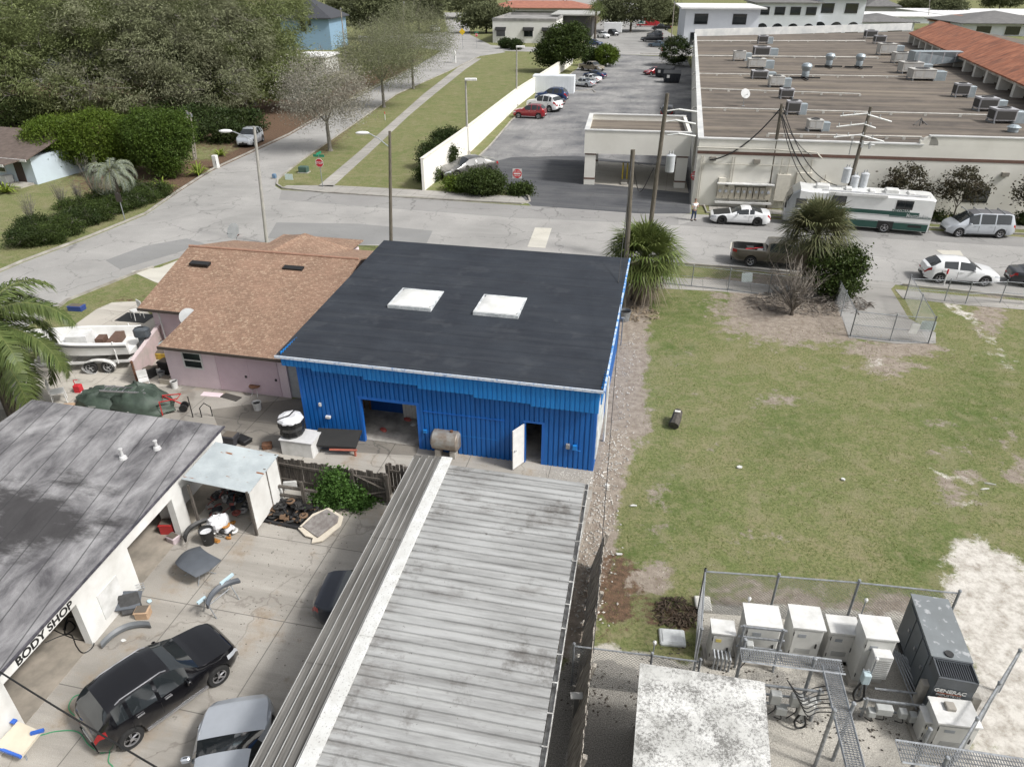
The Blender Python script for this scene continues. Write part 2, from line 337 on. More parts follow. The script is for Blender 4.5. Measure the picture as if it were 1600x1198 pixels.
# ---- flat sheets ----
def sheet(name,pts,z,m,px=True):
    P=[(G(*p) if px else Vector((p[0],p[1],0))) for p in pts]
    mb=MB(); n=len(P); mb.add([(p.x,p.y,z) for p in P]+[(p.x,p.y,-.05) for p in P],[tuple(range(n))]+[(i,i+n,(i+1)%n+n,(i+1)%n) for i in range(n)])
    o=mb.build(name,m); 
    import bmesh
    bm=bmesh.new(); bm.from_mesh(o.data); bmesh.ops.recalc_face_normals(bm,faces=bm.faces); bm.to_mesh(o.data); bm.free()
    return struct(o)
def pave_mat(name,c1,c2,c3,crack=.5,rustc=None,joint=None,rot=-12.2,dark=(.05,.05,.05),stain=.35,ori=(0,0)):
    m,t,b=newmat(name); b.inputs['Roughness'].default_value=.92; b.inputs['Specular IOR Level'].default_value=.2
    tc=_n(t,'ShaderNodeTexCoord'); P=tc.outputs['Object']; Q=vmap(t,P,(1,1,1),R(-rot))
    g=ramp(t,noise(t,P,.16,5,.6),.36,c1,.62,c2)
    g=mixc(t,ramp(t,noise(t,vmap(t,Q,(.12,1.3,1)),1.,5,.65),.46,(0,0,0),.64,(.6,.6,.6)),g,c3)
    g=mixc(t,ramp(t,noise(t,P,60.,2,.5),.4,(0,0,0),.65,(.5,.5,.5)),g,tuple(x*.7 for x in c1))
    g=mixc(t,ramp(t,noise(t,P,1.1,6,.7),.60,(0,0,0),.75,(stain,)*3),g,dark)
    if rustc: g=mixc(t,ramp(t,noise(t,P,.55,6,.7),.54,(0,0,0),.7,(.5,)*3),g,rustc); g=mixc(t,ramp(t,noise(t,P,2.6,3,.6),.68,(0,0,0),.72,(.55,)*3),g,(.1,.085,.07))
    vo=_n(t,'ShaderNodeTexVoronoi',feature='DISTANCE_TO_EDGE'); vo.inputs['Scale'].default_value=.22; 
    dn=_n(t,'ShaderNodeVectorMath',operation='MULTIPLY_ADD'); nz=_n(t,'ShaderNodeTexNoise'); nz.inputs['Scale'].default_value=1.1; nz.inputs['Detail'].default_value=5
    t.links.new(P,nz.inputs['Vector']); t.links.new(nz.outputs[1],dn.inputs[0]); dn.inputs[1].default_value=(1.8,1.8,0); t.links.new(P,dn.inputs[2]); t.links.new(dn.outputs[0],vo.inputs['Vector'])
    g=mixc(t,ramp(t,vo.outputs['Distance'],.003,(crack,)*3,.009,(0,0,0)),g,dark)
    if joint:
        br=_n(t,'ShaderNodeTexBrick'); br.offset=0; br.inputs['Scale'].default_value=1; br.inputs['Brick Width'].default_value=joint; br.inputs['Row Height'].default_value=joint; br.inputs['Mortar Size'].default_value=.018; br.inputs['Mortar Smooth'].default_value=.3
        br.inputs['Color1'].default_value=(0,0,0,1); br.inputs['Color2'].default_value=(0,0,0,1); br.inputs['Mortar'].default_value=(.75,.75,.75,1)
        t.links.new(Q,br.inputs['Vector']); g=mixc(t,br.outputs[0],g,tuple(x*.35 for x in c1))
    t.links.new(g,b.inputs['Base Color']); bumpn(t,b,noise(t,P,40.,4,.6),.25,.01); return m
asph=pave_mat('street_asphalt',(.27,.265,.255),(.38,.37,.355),(.33,.325,.31),.38)
aspd=pave_mat('patched_asphalt',(.215,.215,.21),(.26,.26,.255),(.23,.23,.23),.1,stain=.1)
aspn=pave_mat('parking_asphalt',(.12,.122,.13),(.33,.325,.315),(.22,.22,.22),.5,rot=78,stain=.5)
aspb=pave_mat('sealed_asphalt',(.065,.068,.076),(.115,.117,.122),(.15,.15,.15),.4,stain=.2)
swalk=pave_mat('sidewalk_concrete',(.3,.29,.27),(.42,.4,.37),(.24,.23,.21),.2,joint=1.5,stain=.3)
yard=pave_mat('yard_concrete',(.28,.262,.235),(.43,.405,.365),(.23,.215,.19),.4,joint=3.4,stain=.75,rustc=(.30,.22,.14),dark=(.12,.10,.085))
kerbm=mat('kerb_concrete',(.38,.365,.33),.9,(.22,.205,.18),.9)
# street (main + side street in one outline)
sheet('street',[(-400,600),(-60,452),(35,411),(140,372),(228,336),(280,300),(330,268),(400,236),(452,212),(520,172),(590,136),(650,104),(690,80),(600,66),(580,58),(700,50),(692,20),(730,20),(735,55),(790,82),(750,88),(700,112),(619,148),(536,206),(470,252),(432,281),(430,291),(440,297),(500,303),(640,312),(828,322),(1105,336),(1300,349),(1600,371),(2100,420),(2200,540),(1600,467),(1410,446),(1300,434),(1040,411),(700,385),(420,382),(330,388),(290,400),(215,425),(105,470),(60,500),(-400,760)],.010,asph)
sheet('street_patch',[(432,348),(560,350),(676,361),(665,384),(500,380),(418,372)],.016,aspd)
sheet('street_patch',[(165,407),(225,385),(292,373),(320,381),(268,398),(188,421)],.016,aspd)
sheet('street_patch',[(1110,338),(1300,349),(1600,371),(1600,386),(1300,368),(1060,352)],.016,pave_mat('grey_asphalt_lane',(.22,.215,.21),(.28,.275,.265),(.25,.245,.235),.5))
sheet('street_patch',[(440,297),(828,322),(1060,340),(1060,352),(800,340),(560,322),(436,312)],.016,pave_mat('grey_asphalt_margin',(.24,.235,.23),(.3,.295,.285),(.27,.265,.255),.5))
pale=pave_mat('pale_concrete_patch',(.5,.48,.42),(.58,.56,.5),(.45,.43,.38),.1,stain=.1)
sheet('street_patch',[(836,356),(862,357),(852,388),(824,386)],.022,pale)
sheet('street_patch',[(1462,391),(1500,392),(1508,404),(1482,404)],.022,pale)
sheet('street_patch',[(1142,379),(1166,380),(1168,390),(1140,389)],.022,pale)
# far crossing street, car park
sheet('cross_street',[(560,64),(690,74),(790,80),(1060,88),(1300,92),(2600,150),(2600,110),(1300,72),(1060,76),(940,78),(780,72),(700,64),(560,56)],.012,asph)
sheet('parking_lot',[(735,258),(766,228),(800,188),(840,158),(897,112),(918,90),(940,84),(1072,90),(1090,130),(1082,240),(1080,332),(1000,332),(830,322),(800,296),(760,286)],.014,aspn)
sheet('parking_lot_sealed_strip',[(735,262),(800,246),(900,244),(1076,262),(1078,334),(1000,334),(832,322),(806,300),(762,288)],.020,aspb)
sheet('far_driveway',[(936,80),(912,74),(915,50),(985,0),(1000,-8),(1020,-8),(1012,30),(1060,60),(1060,82)],.014,pave_mat('far_asphalt',(.25,.245,.235),(.33,.325,.31),(.3,.3,.3),.4))
sheet('far_lot',[(770,-5),(900,-15),(1010,-14),(985,6),(912,18),(830,10)],.016,asph)
# sidewalks
sheet('sidewalk',[(497,291),(560,238),(617,187),(662,147),(715,106),(740,92),(752,92),(728,108),(678,148),(640,180),(570,246),(520,292)],.016,swalk)
sheet('sidewalk',[(448,290),(520,290),(660,297),(820,308),(826,318),(640,307),(500,300),(440,294)],.016,swalk)
sheet('sidewalk',[(1108,322),(1300,333),(1600,352),(1900,370),(1900,378),(1600,359),(1300,340),(1108,329)],.022,swalk)
sheet('sidewalk',[(930,426),(1120,438),(1300,452),(1300,470),(1120,455),(926,446)],.016,swalk)
sheet('sidewalk',[(1398,452),(1500,462),(1600,470),(1800,482),(1800,500),(1600,484),(1498,476),(1410,466)],.016,swalk)
sheet('gate_driveway',[(1306,432),(1402,442),(1392,452),(1402,468),(1420,498),(1462,520),(1462,537),(1400,537),(1326,528),(1308,470)],.020,pave_mat('driveway_concrete',(.27,.26,.245),(.36,.35,.33),(.22,.215,.2),.4))
sheet('parking_slab',[(915,286),(1076,302),(1066,262),(930,252)],.028,pave_mat('canopy_slab',(.36,.34,.3),(.42,.4,.36),(.3,.28,.25),.2,joint=4))
# yards
sheet('concrete_yard',[(-500,2200),(-300,900),(-60,640),(60,596),(268,598),(456,622),(480,678),(660,696),(928,735),(925,775),(905,860),(860,1060),(800,1300),(700,2200)],.014,yard)
sheet('boat_driveway',[(30,590),(100,520),(150,484),(175,473),(215,471),(262,520),(275,600),(60,640),(-40,640)],.020,pave_mat('driveway_slabs',(.42,.39,.34),(.52,.49,.44),(.35,.33,.29),.3,joint=2.2))
sheet('street_apron',[(205,424),(250,418),(290,402),(330,390),(330,470),(240,440)],.016,pale)
sheet('rear_yard_stain',[(330,640),(470,622),(480,676),(655,694),(650,712),(430,700),(350,690)],.020,pave_mat('oily_concrete',(.17,.155,.135),(.27,.25,.22),(.12,.11,.1),.5,joint=3.4,stain=.7))
def kerb(pts,wd=.16,h=.13):
    P=[G(*p) for p in pts]; mb=MB(); rg=[]
    for i,p in enumerate(P):
        d=(P[min(i+1,len(P)-1)]-P[max(i-1,0)]); d.normalize(); n=Vector((-d.y,d.x,0))*wd/2
        rg.append([p-n+Vector((0,0,-.03)),p-n+Vector((0,0,h)),p+n+Vector((0,0,h)),p+n+Vector((0,0,-.03))])
    mb.loft(rg,True,True); return struct(mb.build('kerb',kerbm))
for k in ([(-60,450),(35,409),(140,370),(228,334),(280,298),(330,266),(400,234),(452,210),(520,170),(590,134),(650,103)],
    [(748,89),(700,112),(619,148),(536,206),(470,252),(434,281),(433,289),(442,295),(500,301),(640,310),(815,319),(828,315),(826,308),(800,298)],
    [(1100,322),(1104,333),(1300,346),(1600,367),(1900,388)],[(105,470),(215,426),(240,418)],[(60,505),(105,470)],[(340,386),(420,381),(560,381)],
    [(1040,411),(1170,421),(1300,433)],[(1410,446),(1600,466),(1900,495)],[(735,258),(766,228),(800,188),(840,158),(897,112)],
    [(1018,100),(1036,99),(1056,104)],[(1000,84),(1060,85)],[(930,145),(926,141),(892,143)]): kerb(k)
# grass blades over the lot
def grass():
    n=230000
    x=RNG.uniform(-1,36,n); y=7+RNG.random(n)**1.3*45
    ix=np.clip(np.searchsorted(xs,x)-1,0,len(xs)-1); iy=np.clip(np.searchsorted(ys,y)-1,0,len(ys)-1)
    bad=np.maximum.reduce([dirt[iy,ix]*.92,sand[iy,ix],gravel[iy,ix]*1.2,litter[iy,ix]*.6])
    d=y*math.cos(TH)+H*math.sin(TH); px=800+FPX*x/d; py=599-FPX*(-H*math.cos(TH)+y*math.sin(TH))/d
    keep=(RNG.random(n)>bad+.1)&(px<1640)&(py>440+(px-930)*.055)&~inpoly(px,py,[(1290,425),(1415,440),(1470,540),(1318,540)])&(px>np.interp(py,[430,600,735,1000],[995,965,945,930]))
    keep&=~inpoly(px,py,[(1085,950),(1700,950),(1700,1300),(880,1300),(893,1005)])
    # clump
    cl=np.sin(x*2.1+3*np.sin(y*.7))*np.sin(y*1.9+2*np.sin(x*.9)); keep&=RNG.random(n)<.55+.45*cl
    x,y=x[keep],y[keep]; n=len(x); h=RNG.uniform(.03,.085,n); a=RNG.uniform(0,6.28,n); w_=RNG.uniform(.006,.014,n); l=RNG.uniform(0,.06,n); b=RNG.uniform(0,6.28,n)
    V=np.zeros((n,3,3)); V[:,0]=np.stack([x-w_*np.cos(a),y-w_*np.sin(a),np.zeros(n)],1); V[:,1]=np.stack([x+w_*np.cos(a),y+w_*np.sin(a),np.zeros(n)],1); V[:,2]=np.stack([x+l*np.cos(b),y+l*np.sin(b),h],1)
    o=arrmesh('grass',V.reshape(-1,3),np.arange(n*3).reshape(-1,3),3,leafmat('grass_blade',(.12,.14,.045),(.24,.25,.095),(.11,.16,.035),.5,.8,.2)); o['kind']='stuff'; return o
gr=grass(); tag(gr,'patchy green and straw coloured grass of the empty lot','grass')
# ================= BUILDINGS =================
def corr(mb,x0,x1,z0,z1,y,pitch=.2,d=.05,side=-1,ax='x'):
    # ribbed sheet-metal wall in the plane y (or x if ax='y'), ribs stand out towards side
    n=max(1,int(round(abs(x1-x0)/pitch))); p=(x1-x0)/n; pr=[]
    for i in range(n):
        a=x0+i*p; pr+=[(a,0),(a+p*.18,0),(a+p*.24,side*d),(a+p*.92,side*d)]
    pr.append((x1,0)); vs=[]
    for a,o in pr:
        for z in(z0,z1): vs.append((a,y+o,z) if ax=='x' else (y+o,a,z))
    m=len(pr); mb.add(vs,[(2*i,2*i+2,2*i+3,2*i+1) for i in range(m-1)])
def blue_mat(name,c,c2):
    m,t,b=newmat(name); b.inputs['Roughness'].default_value=.5
    P=_n(t,'ShaderNodeTexCoord').outputs['Object']
    g=ramp(t,noise(t,vmap(t,P,(4,4,.5)),1.,5),.35,c,.65,c2)
    g=mixc(t,ramp(t,noise(t,P,6.,5,.8),.62,(0,0,0),.74,(.4,)*3),g,(.06,.17,.35)); g=mixc(t,ramp(t,noise(t,vmap(t,P,(3,3,.35)),1.3,6,.75),.55,(0,0,0),.75,(.5,)*3),g,tuple(x*.45 for x in c)); t.links.new(g,b.inputs['Base Color']); return m
bluew=blue_mat('blue_painted_metal',(.003,.10,.36),(.006,.13,.45)); bluef=blue_mat('blue_fascia_metal',(.009,.17,.50),(.013,.21,.58))
def flatroof_mat(name,c1,c2,seam,wd,rot=0.,streak=None,bump=.2,seamc=(.01,.01,.012),dots=None,amt=.6):
    m,t,b=newmat(name); b.inputs['Roughness'].default_value=.85; b.inputs['Specular IOR Level'].default_value=.3
    P=_n(t,'ShaderNodeTexCoord').outputs['Object']; Q=vmap(t,P,(1,1,1),rot)
    g=ramp(t,noise(t,P,.5,6,.65),.35,c1,.65,c2)
    if streak: g=mixc(t,ramp(t,noise(t,vmap(t,Q,streak[0]),1.,6,.7),streak[2],(0,0,0),streak[3],(amt,)*3),g,streak[1])
    g=mixc(t,ramp(t,noise(t,P,45.,2,.6),.45,(0,0,0),.7,(.35,)*3),g,tuple(x*.6 for x in c1))
    if dots: g=mixc(t,ramp(t,noise(t,vmap(t,Q,(.9,5,1)),1.2,5,.75),.63,(0,0,0),.69,(.6,)*3),g,dots); g=mixc(t,ramp(t,noise(t,P,.7,3,.6),.58,(0,0,0),.66,(.35,)*3),g,dots)
    sp=_n(t,'ShaderNodeSeparateXYZ'); t.links.new(Q,sp.inputs[0])
    if seam:
        wn=_n(t,'ShaderNodeMath',operation='MULTIPLY_ADD'); t.links.new(noise(t,P,.8,3),wn.inputs[0]); wn.inputs[1].default_value=.12; t.links.new(sp.outputs[1],wn.inputs[2])
        pp=_n(t,'ShaderNodeMath',operation='PINGPONG'); t.links.new(wn.outputs[0],pp.inputs[0]); pp.inputs[1].default_value=seam/2
        g=mixc(t,ramp(t,pp.outputs[0],wd,(.8,)*3,wd*2.2,(0,0,0)),g,seamc)
    t.links.new(g,b.inputs['Base Color']); bumpn(t,b,noise(t,P,30.,5,.7),bump,.01); return m

def blue_building():
    A,B=G(483,678),G(925,735); f=Frame(A,B); W=f.L
    t=T('blue_metal_building','bright blue corrugated metal building with a black low slope roof and two white skylights','building',A,f.a)
    D=11.9; zf,zb=4.0,4.75
    w=MB(); o0,o1,oh=2.58,5.18,2.18; d0,d1,dh=9.62,10.4,1.98
    for a,b in((0,o0),(o1,d0),(d1,W)): corr(w,a,b,0,zf,0)
    corr(w,o0,o1,oh,zf,0); corr(w,d0,d1,dh,zf,0)
    corr(w,0,D,0,zf,0,ax='y'); corr(w,0,D,0,zf,W,side=1,ax='y'); corr(w,0,W,0,zb,D,side=1)
    w.add([(0,0,zf),(0,D,zf),(0,D,zb),(W,0,zf),(W,D,zf),(W,D,zb)],[(0,1,2),(3,5,4)])
    w.bb(.03,.1,.05,D,0,zf); w.bb(W-.1,W-.03,.05,D-.05,0,zf)
    w.build('wall',bluew,t)
    fr=MB()
    for x in(o0,o1): fr.bb(x-.08,x+.08,-.05,.12,0,oh+.1)
    fr.bb(o0-.08,o1+.08,-.052,.12,oh-.01,oh+.13)
    for x in(d0,d1): fr.bb(x-.06,x+.06,-.05,.12,0,dh+.06)
    fr.bb(d0-.06,d1+.06,-.052,.12,dh,dh+.1); fr.bb(-.05,.04,-.055,.03,0,zf); fr.bb(W-.06,W+.04,-.055,.03,0,zf); fr.bb(o1+.2,d0-.8,-.075,-.037,1.93,1.97)
    fr.bb(.1,W-.1,-.05,-.036,3.0,3.03)
    fr.build('trim',blue_mat('blue_trim',(.008,.11,.42),(.01,.13,.5)),t)
    fa=MB(); sg=[(-.55,.75,.42),(.75,3.0,.52),(3.0,5.3,.66),(5.3,7.6,.8),(7.6,9.9,.92),(9.9,W+.12,1.02)]
    for a,b,h in sg: corr(fa,a,b,zf-.06-h,zf-.04,-.26,pitch=.19,d=.03)
    fa.bb(-.55,W+.12,-.24,-.20,zf-.4,zf-.04); corr(fa,-.26,D+.1,zf-.7,zf+.1,W+.16,side=1,ax='y'); corr(fa,-.26,D,zf-.5,zf+.1,-.5,side=-1,ax='y')
    fa.build('fascia',bluef,t)
    r=MB(); x0,x1,y0,y1=-.72,W+.24,-.36,D+.15
    zz=lambda y: zf+(zb-zf)*y/D+.02
    SK=((2.42,4.55),(6.42,4.62)); gx=[x0,2.5,4.24,6.5,8.24,x1]; gy=[y0,4.7,6.4,y1]
    for i in range(5):
        for j in range(3):
            if j==1 and i in(1,3): continue
            a,b,c,d=gx[i],gx[i+1],gy[j],gy[j+1]; r.slab([(a,c,zz(c)),(b,c,zz(c)),(b,d,zz(d)),(a,d,zz(d))],.09)
    rm=flatroof_mat('black_roll_roofing',(.019,.023,.031),(.031,.037,.047),.92,.006,0,((.25,2.5,1),(.045,.05,.058),.45,.7),.25,(.006,.007,.009),(.055,.06,.068))
    r.build('roof',rm,t)
    e=MB(); e.bb(x0-.01,x1+.01,y0-.05,y0-.003,zz(y0)-.1,zz(y0)+.012)
    e.build('drip_edge',mat('chalky_white_edge',(.6,.65,.72),.6,(.12,.25,.5),7.,lo=.3,hi=.5),t)
    e=MB(); e.slab([(x1,y0,zz(y0)+.01),(x1+.07,y0,zz(y0)+.01),(x1+.07,y1,zz(y1)+.01),(x1,y1,zz(y1)+.01)],.12)
    e.build('side_edge_trim',mat('streaky_blue_white_trim',(.5,.6,.75),.6,(.02,.2,.55),4.,lo=.42,hi=.55),t)
    # white cladding strips on the right side wall
    s=MB(); corr(s,.2,3.2,.4,zf-.85,W+.045,pitch=.25,side=1,ax='y'); s.bb(W+.04,W+.1,3.4,8,zf-1.3,zf-.72)
    s.build('side_panel',mat('worn_white_panel',(.72,.73,.72),.7,(.4,.42,.42),2.),t)
    # interior
    i=MB(); i.bb(.15,W-.15,.1,D-.1,.02,.045); i.build('floor',mat('dusty_shop_floor',(.5,.47,.43),.9,(.22,.21,.19),1.3,bump=.2),t)
    i=MB(); i.bb(1.95,8.9,2.42,2.5,.05,2.9); i.build('interior_wall',blue_mat('blue_interior',(.008,.07,.3),(.01,.09,.34)),t)
    i=MB(); i.bb(1.45,1.6,2.4,2.5,.05,2.2); i.bb(1.85,1.95,2.4,2.5,.05,2.2); i.build('door_frame',mat('brown_frame',(.2,.11,.06),.7),t)
    i=MB(); i.bb(9.1,9.2,.2,6,.05,3.2); i.bb(.9,1.2,3.2,3.3,.05,2.2); i.build('interior_partition',white,t)
    i=MB(); corr(i,3.62,4.5,.06,2.1,2.1,pitch=.14,d=.02); i.bb(3.62,4.5,2.11,2.15,.06,2.1); i.build('interior_door',mat('off_white_panel',(.66,.65,.6),.6),t)
    dm=MB(); dm.box((0.35,0,0),(.70,.045,1.85)); dr=dm.build('door',mat('white_door',(.72,.72,.7),.45),t); dr.location=(d0,-.08,1.0); dr.rotation_euler=(0,0,R(-118))
    hb=MB(); hb.cyl((.62,-.07,-.05),(.62,.07,-.05),.025,n=8); hb.box((.60,-.075,-.05),(.12,.02,.025)); hb.box((.60,.075,-.05),(.12,.02,.025)); hb.build('handle',chrome,dr)
    for lx,ly in((2.42,4.55),(6.42,4.62)):
        s=MB(); zc=zz(ly+.95); [s.bb(*q,zc-.12,zc+.09) for q in((lx-.08,lx+1.98,ly-.08,ly+.06),(lx-.08,lx+1.98,ly+1.86,ly+1.98),(lx-.08,lx+.06,ly+.06,ly+1.86),(lx+1.84,lx+1.98,ly+.06,ly+1.86))]
        k=s.build('skylight',mat('skylight_kerb',(.7,.72,.73),.6,(.35,.38,.4),4.),t)
        s=MB(); n=8; vs=[];fs=[]
        for a in range(n+1):
            for b_ in range(n+1):
                u,v=a/n,b_/n; vs.append((lx+1.9*u,ly+1.9*v,zc+.09+.12*min(1,(16*u*(1-u)*v*(1-v))**.35)))
        for a in range(n):
            for b_ in range(n): q=a*(n+1)+b_; fs.append((q,q+n+1,q+n+2,q+1))
        s.add(vs,fs); s.bb(lx-.05,lx+1.95,ly-.05,ly-.0,zc+.07,zc+.13)
        s.build('dome',leafmat('milky_acrylic',(.86,.86,.85),(.9,.9,.89),(.74,.75,.72),1.5,.35,.25),k,smooth=True)
    x=MB(); x.bb(11.35,11.5,-.16,-.05,1.02,1.22); x.build('socket_box',mat('grey_plastic',(.25,.25,.25)),t)
    x=MB(); x.bb(11.62,11.78,-.16,-.05,1.0,1.2); x.cyl((11.7,-.1,1.0),(11.95,-.1,.95),.012); x.build('junction_box',bluef,t)
    x=MB(); x.bb(.75,.85,-.12,-.04,1.6,1.75); x.bb(1.0,1.2,-.16,-.04,1.05,1.15); x.build('wall_lamp',white,t)
    x=MB(); x.bb(5.35,5.5,-.13,-.05,.9,1.05); x.bb(5.8,8.5,-.055,-.04,.95,.97); x.build('wall_bracket',bluef,t)
    x=MB(); x.cyl((W+.25,2.2,0),(W+.25,2.2,3.2),.05); x.build('downpipe',white,t)
    return f
FB=blue_building()

def shingle_mat():
    m,t,b=newmat('brown_shingles'); b.inputs['Roughness'].default_value=.9
    P=_n(t,'ShaderNodeTexCoord').outputs['Object']
    br=_n(t,'ShaderNodeTexBrick'); br.inputs['Scale'].default_value=1; br.inputs['Brick Width'].default_value=.24; br.inputs['Row Height'].default_value=.15; br.inputs['Mortar Size'].default_value=.008; br.offset=.37; br.squash=1
    br.inputs['Color1'].default_value=(.21,.132,.09,1); br.inputs['Color2'].default_value=(.31,.205,.142,1); br.inputs['Mortar'].default_value=(.09,.05,.035,1); br.inputs['Bias'].default_value=-.25
    t.links.new(P,br.inputs['Vector'])
    g=mixc(t,ramp(t,noise(t,vmap(t,P,(6.5,9,1)),1.,1,.5),.60,(0,0,0),.64,(.6,)*3),br.outputs[0],(.40,.31,.22))
    g=mixc(t,ramp(t,noise(t,P,.6,3),.4,(0,0,0),.7,(.3,)*3),g,(.33,.2,.14))
    t.links.new(g,b.inputs['Base Color']); bumpn(t,b,br.outputs[1],-.4,.02); return m
shingle=shingle_mat()
pink=mat('pale_pink_stucco',(.74,.62,.65),.85,(.67,.55,.59),1.3,bump=.2,bscale=25)
def pink_house():
    A,B=G(270,600),G(455,622); f=Frame(A,B)
    t=T('pink_house','pale pink one storey house with a mottled brown shingle roof','house',A,f.a)
    sh=shingle
    r=MB(); ze=2.32; zr=3.78
    def pl(pts): r.slab(pts,.07)
    pl([(.12,-.45,ze),(7.05,-.45,ze),(6.6,8.8,zr),(.12,8.8,zr)])
    pl([(-3.5,3.0,ze+.12),(.14,3.0,ze+.12),(.14,8.8,zr+.003),(-4.0,8.8,zr+.003)])
    pl([(-4.0,8.82,zr-.004),(6.5,8.82,zr-.004),(6.3,13.4,ze+.3),(-4.1,13.4,ze+.3)])
    # rear wing hip
    pl([(-.9,9.2,zr-.25),(1.0,8.8,zr+.02),(1.5,12.4,zr+.02),(-1.3,12.4,ze+.55)])
    pl([(1.0,8.8,zr+.02),(4.2,9.4,zr-.25),(4.2,12.9,ze+.5),(1.5,12.4,zr+.02)])
    pl([(1.5,12.4,zr+.02),(4.2,12.9,ze+.5),(4.0,15.2,ze+.3),(-1.6,15.2,ze+.3),(-1.3,12.4,ze+.55)])
    rf=r.build('roof',sh,t)
    for x,y in((3.3,7.3),(-2.2,7.0)):
        z=zr-(8.8-y)*.19; m=MB(); m.box((x,y,z+.08),(1.15,.36,.13),rx=.15); m.build('roof_vent',black,rf)
    m=MB(); m.tube([(-4,8.8,zr+.03),(6.5,8.8,zr+.03)],.07,6); m.build('ridge_cap',mat('ridge_shingle',(.34,.2,.145),.9,(.27,.15,.1),5.),rf)
    fa=MB(); fa.bb(.1,7.0,-.5,-.455,ze-.13,ze+.01); fa.bb(-3.5,.1,2.95,2.995,ze-.02,ze+.13); fa.build('fascia',mat('dark_fascia',(.07,.055,.045),.7),t)
    w=MB(); w.bb(0,6.35,0,.2,0,ze-.03); w.bb(-3.2,0,3.6,3.8,0,ze+.1); w.bb(0,.2,.2,12.5,0,ze-.02); w.bb(6.15,6.35,.2,12.5,0,ze-.02); w.bb(-3.2,-3.0,3.8,12.9,0,ze+.1); w.bb(-3.2,6.3,12.9,13.1,0,ze)
    w.bb(-.95,3.8,13.1,14.8,0,ze)
    w.build('wall',pink,t)
    w=MB(); w.bb(6.36,7.0,.1,.25,0,ze+.3); w.build('side_pier',mat('grey_render',(.4,.41,.42),.8),t)
    wi=MB()
    for a in((.95,1.02),(1.93,2.0)): wi.bb(a[0],a[1],-.05,.0,1.05,1.95)
    for a in((1.05,1.12),(1.47,1.53),(1.88,1.95)): wi.bb(1.02,1.93,-.048,.0,a[0],a[1])
    wn=wi.build('window',white,t); p=MB(); p.bb(1.02,1.93,-.02,-.004,1.05,1.95); p.build('pane',glassd,wn)
    for x0,x1 in((2.75,4.35),(4.38,5.9)):
        d=MB(); d.bb(x0,x1,-.035,-.004,.08,2.02); d.bb(x0-.03,x0,-.05,-.003,.05,2.06); dd=d.build('door',mat('pink_door',(.6,.47,.52),.7,(.56,.43,.48),2.),t)
        d=MB(); d.bb(x1-.2,x1-.12,-.09,-.036,.9,1.0); d.build('handle',dsteel,dd)
    m=MB(); m.cyl((-2.55,3.3,0),(-2.55,3.3,2.2),.04); m.build('drainpipe',white,t)
    return f
FP=pink_house()

def satellite_dish(label,loc,rz,s=1.,pole=1.2):
    t=T('satellite_dish',label,'satellite dish',loc,rz)
    m=MB(); m.cyl((0,0,0),(0,0,pole),.03); m.box((0,0,.02),(.3,.3,.04)); m.cyl((0,.25,pole+.05),(0,-.45*s,pole+.25),.015); m.box((0,-.45*s,pole+.28),(.08,.12,.08)); m.build('mast',steel,t)
    d=MB(); rg=[]
    for i in range(7):
        r=.40*s*i/6+.001; rg.append((r,(r*r)*.8))
    d.lathe(rg,(0,0,0),22); o=d.build('reflector',mat('dish_grey',(.45,.46,.46),.5,(.38,.39,.39),3.),t,smooth=True); o.location=(0,.05,pole+.2); o.rotation_euler=(R(62),0,0)
    return t
p=FP; L=lambda x,y,z=0.: FP.o+FP.ex*x+FP.ey*y+Vector((0,0,z))
satellite_dish('grey satellite dish on a thin mast at the corner of the pink house',L(-.25,2.6),R(20),1.1,2.2)
satellite_dish('grey satellite dish on the far corner of the shingle roof beside the street',G(372,383,0),R(-30),1.5,.8)

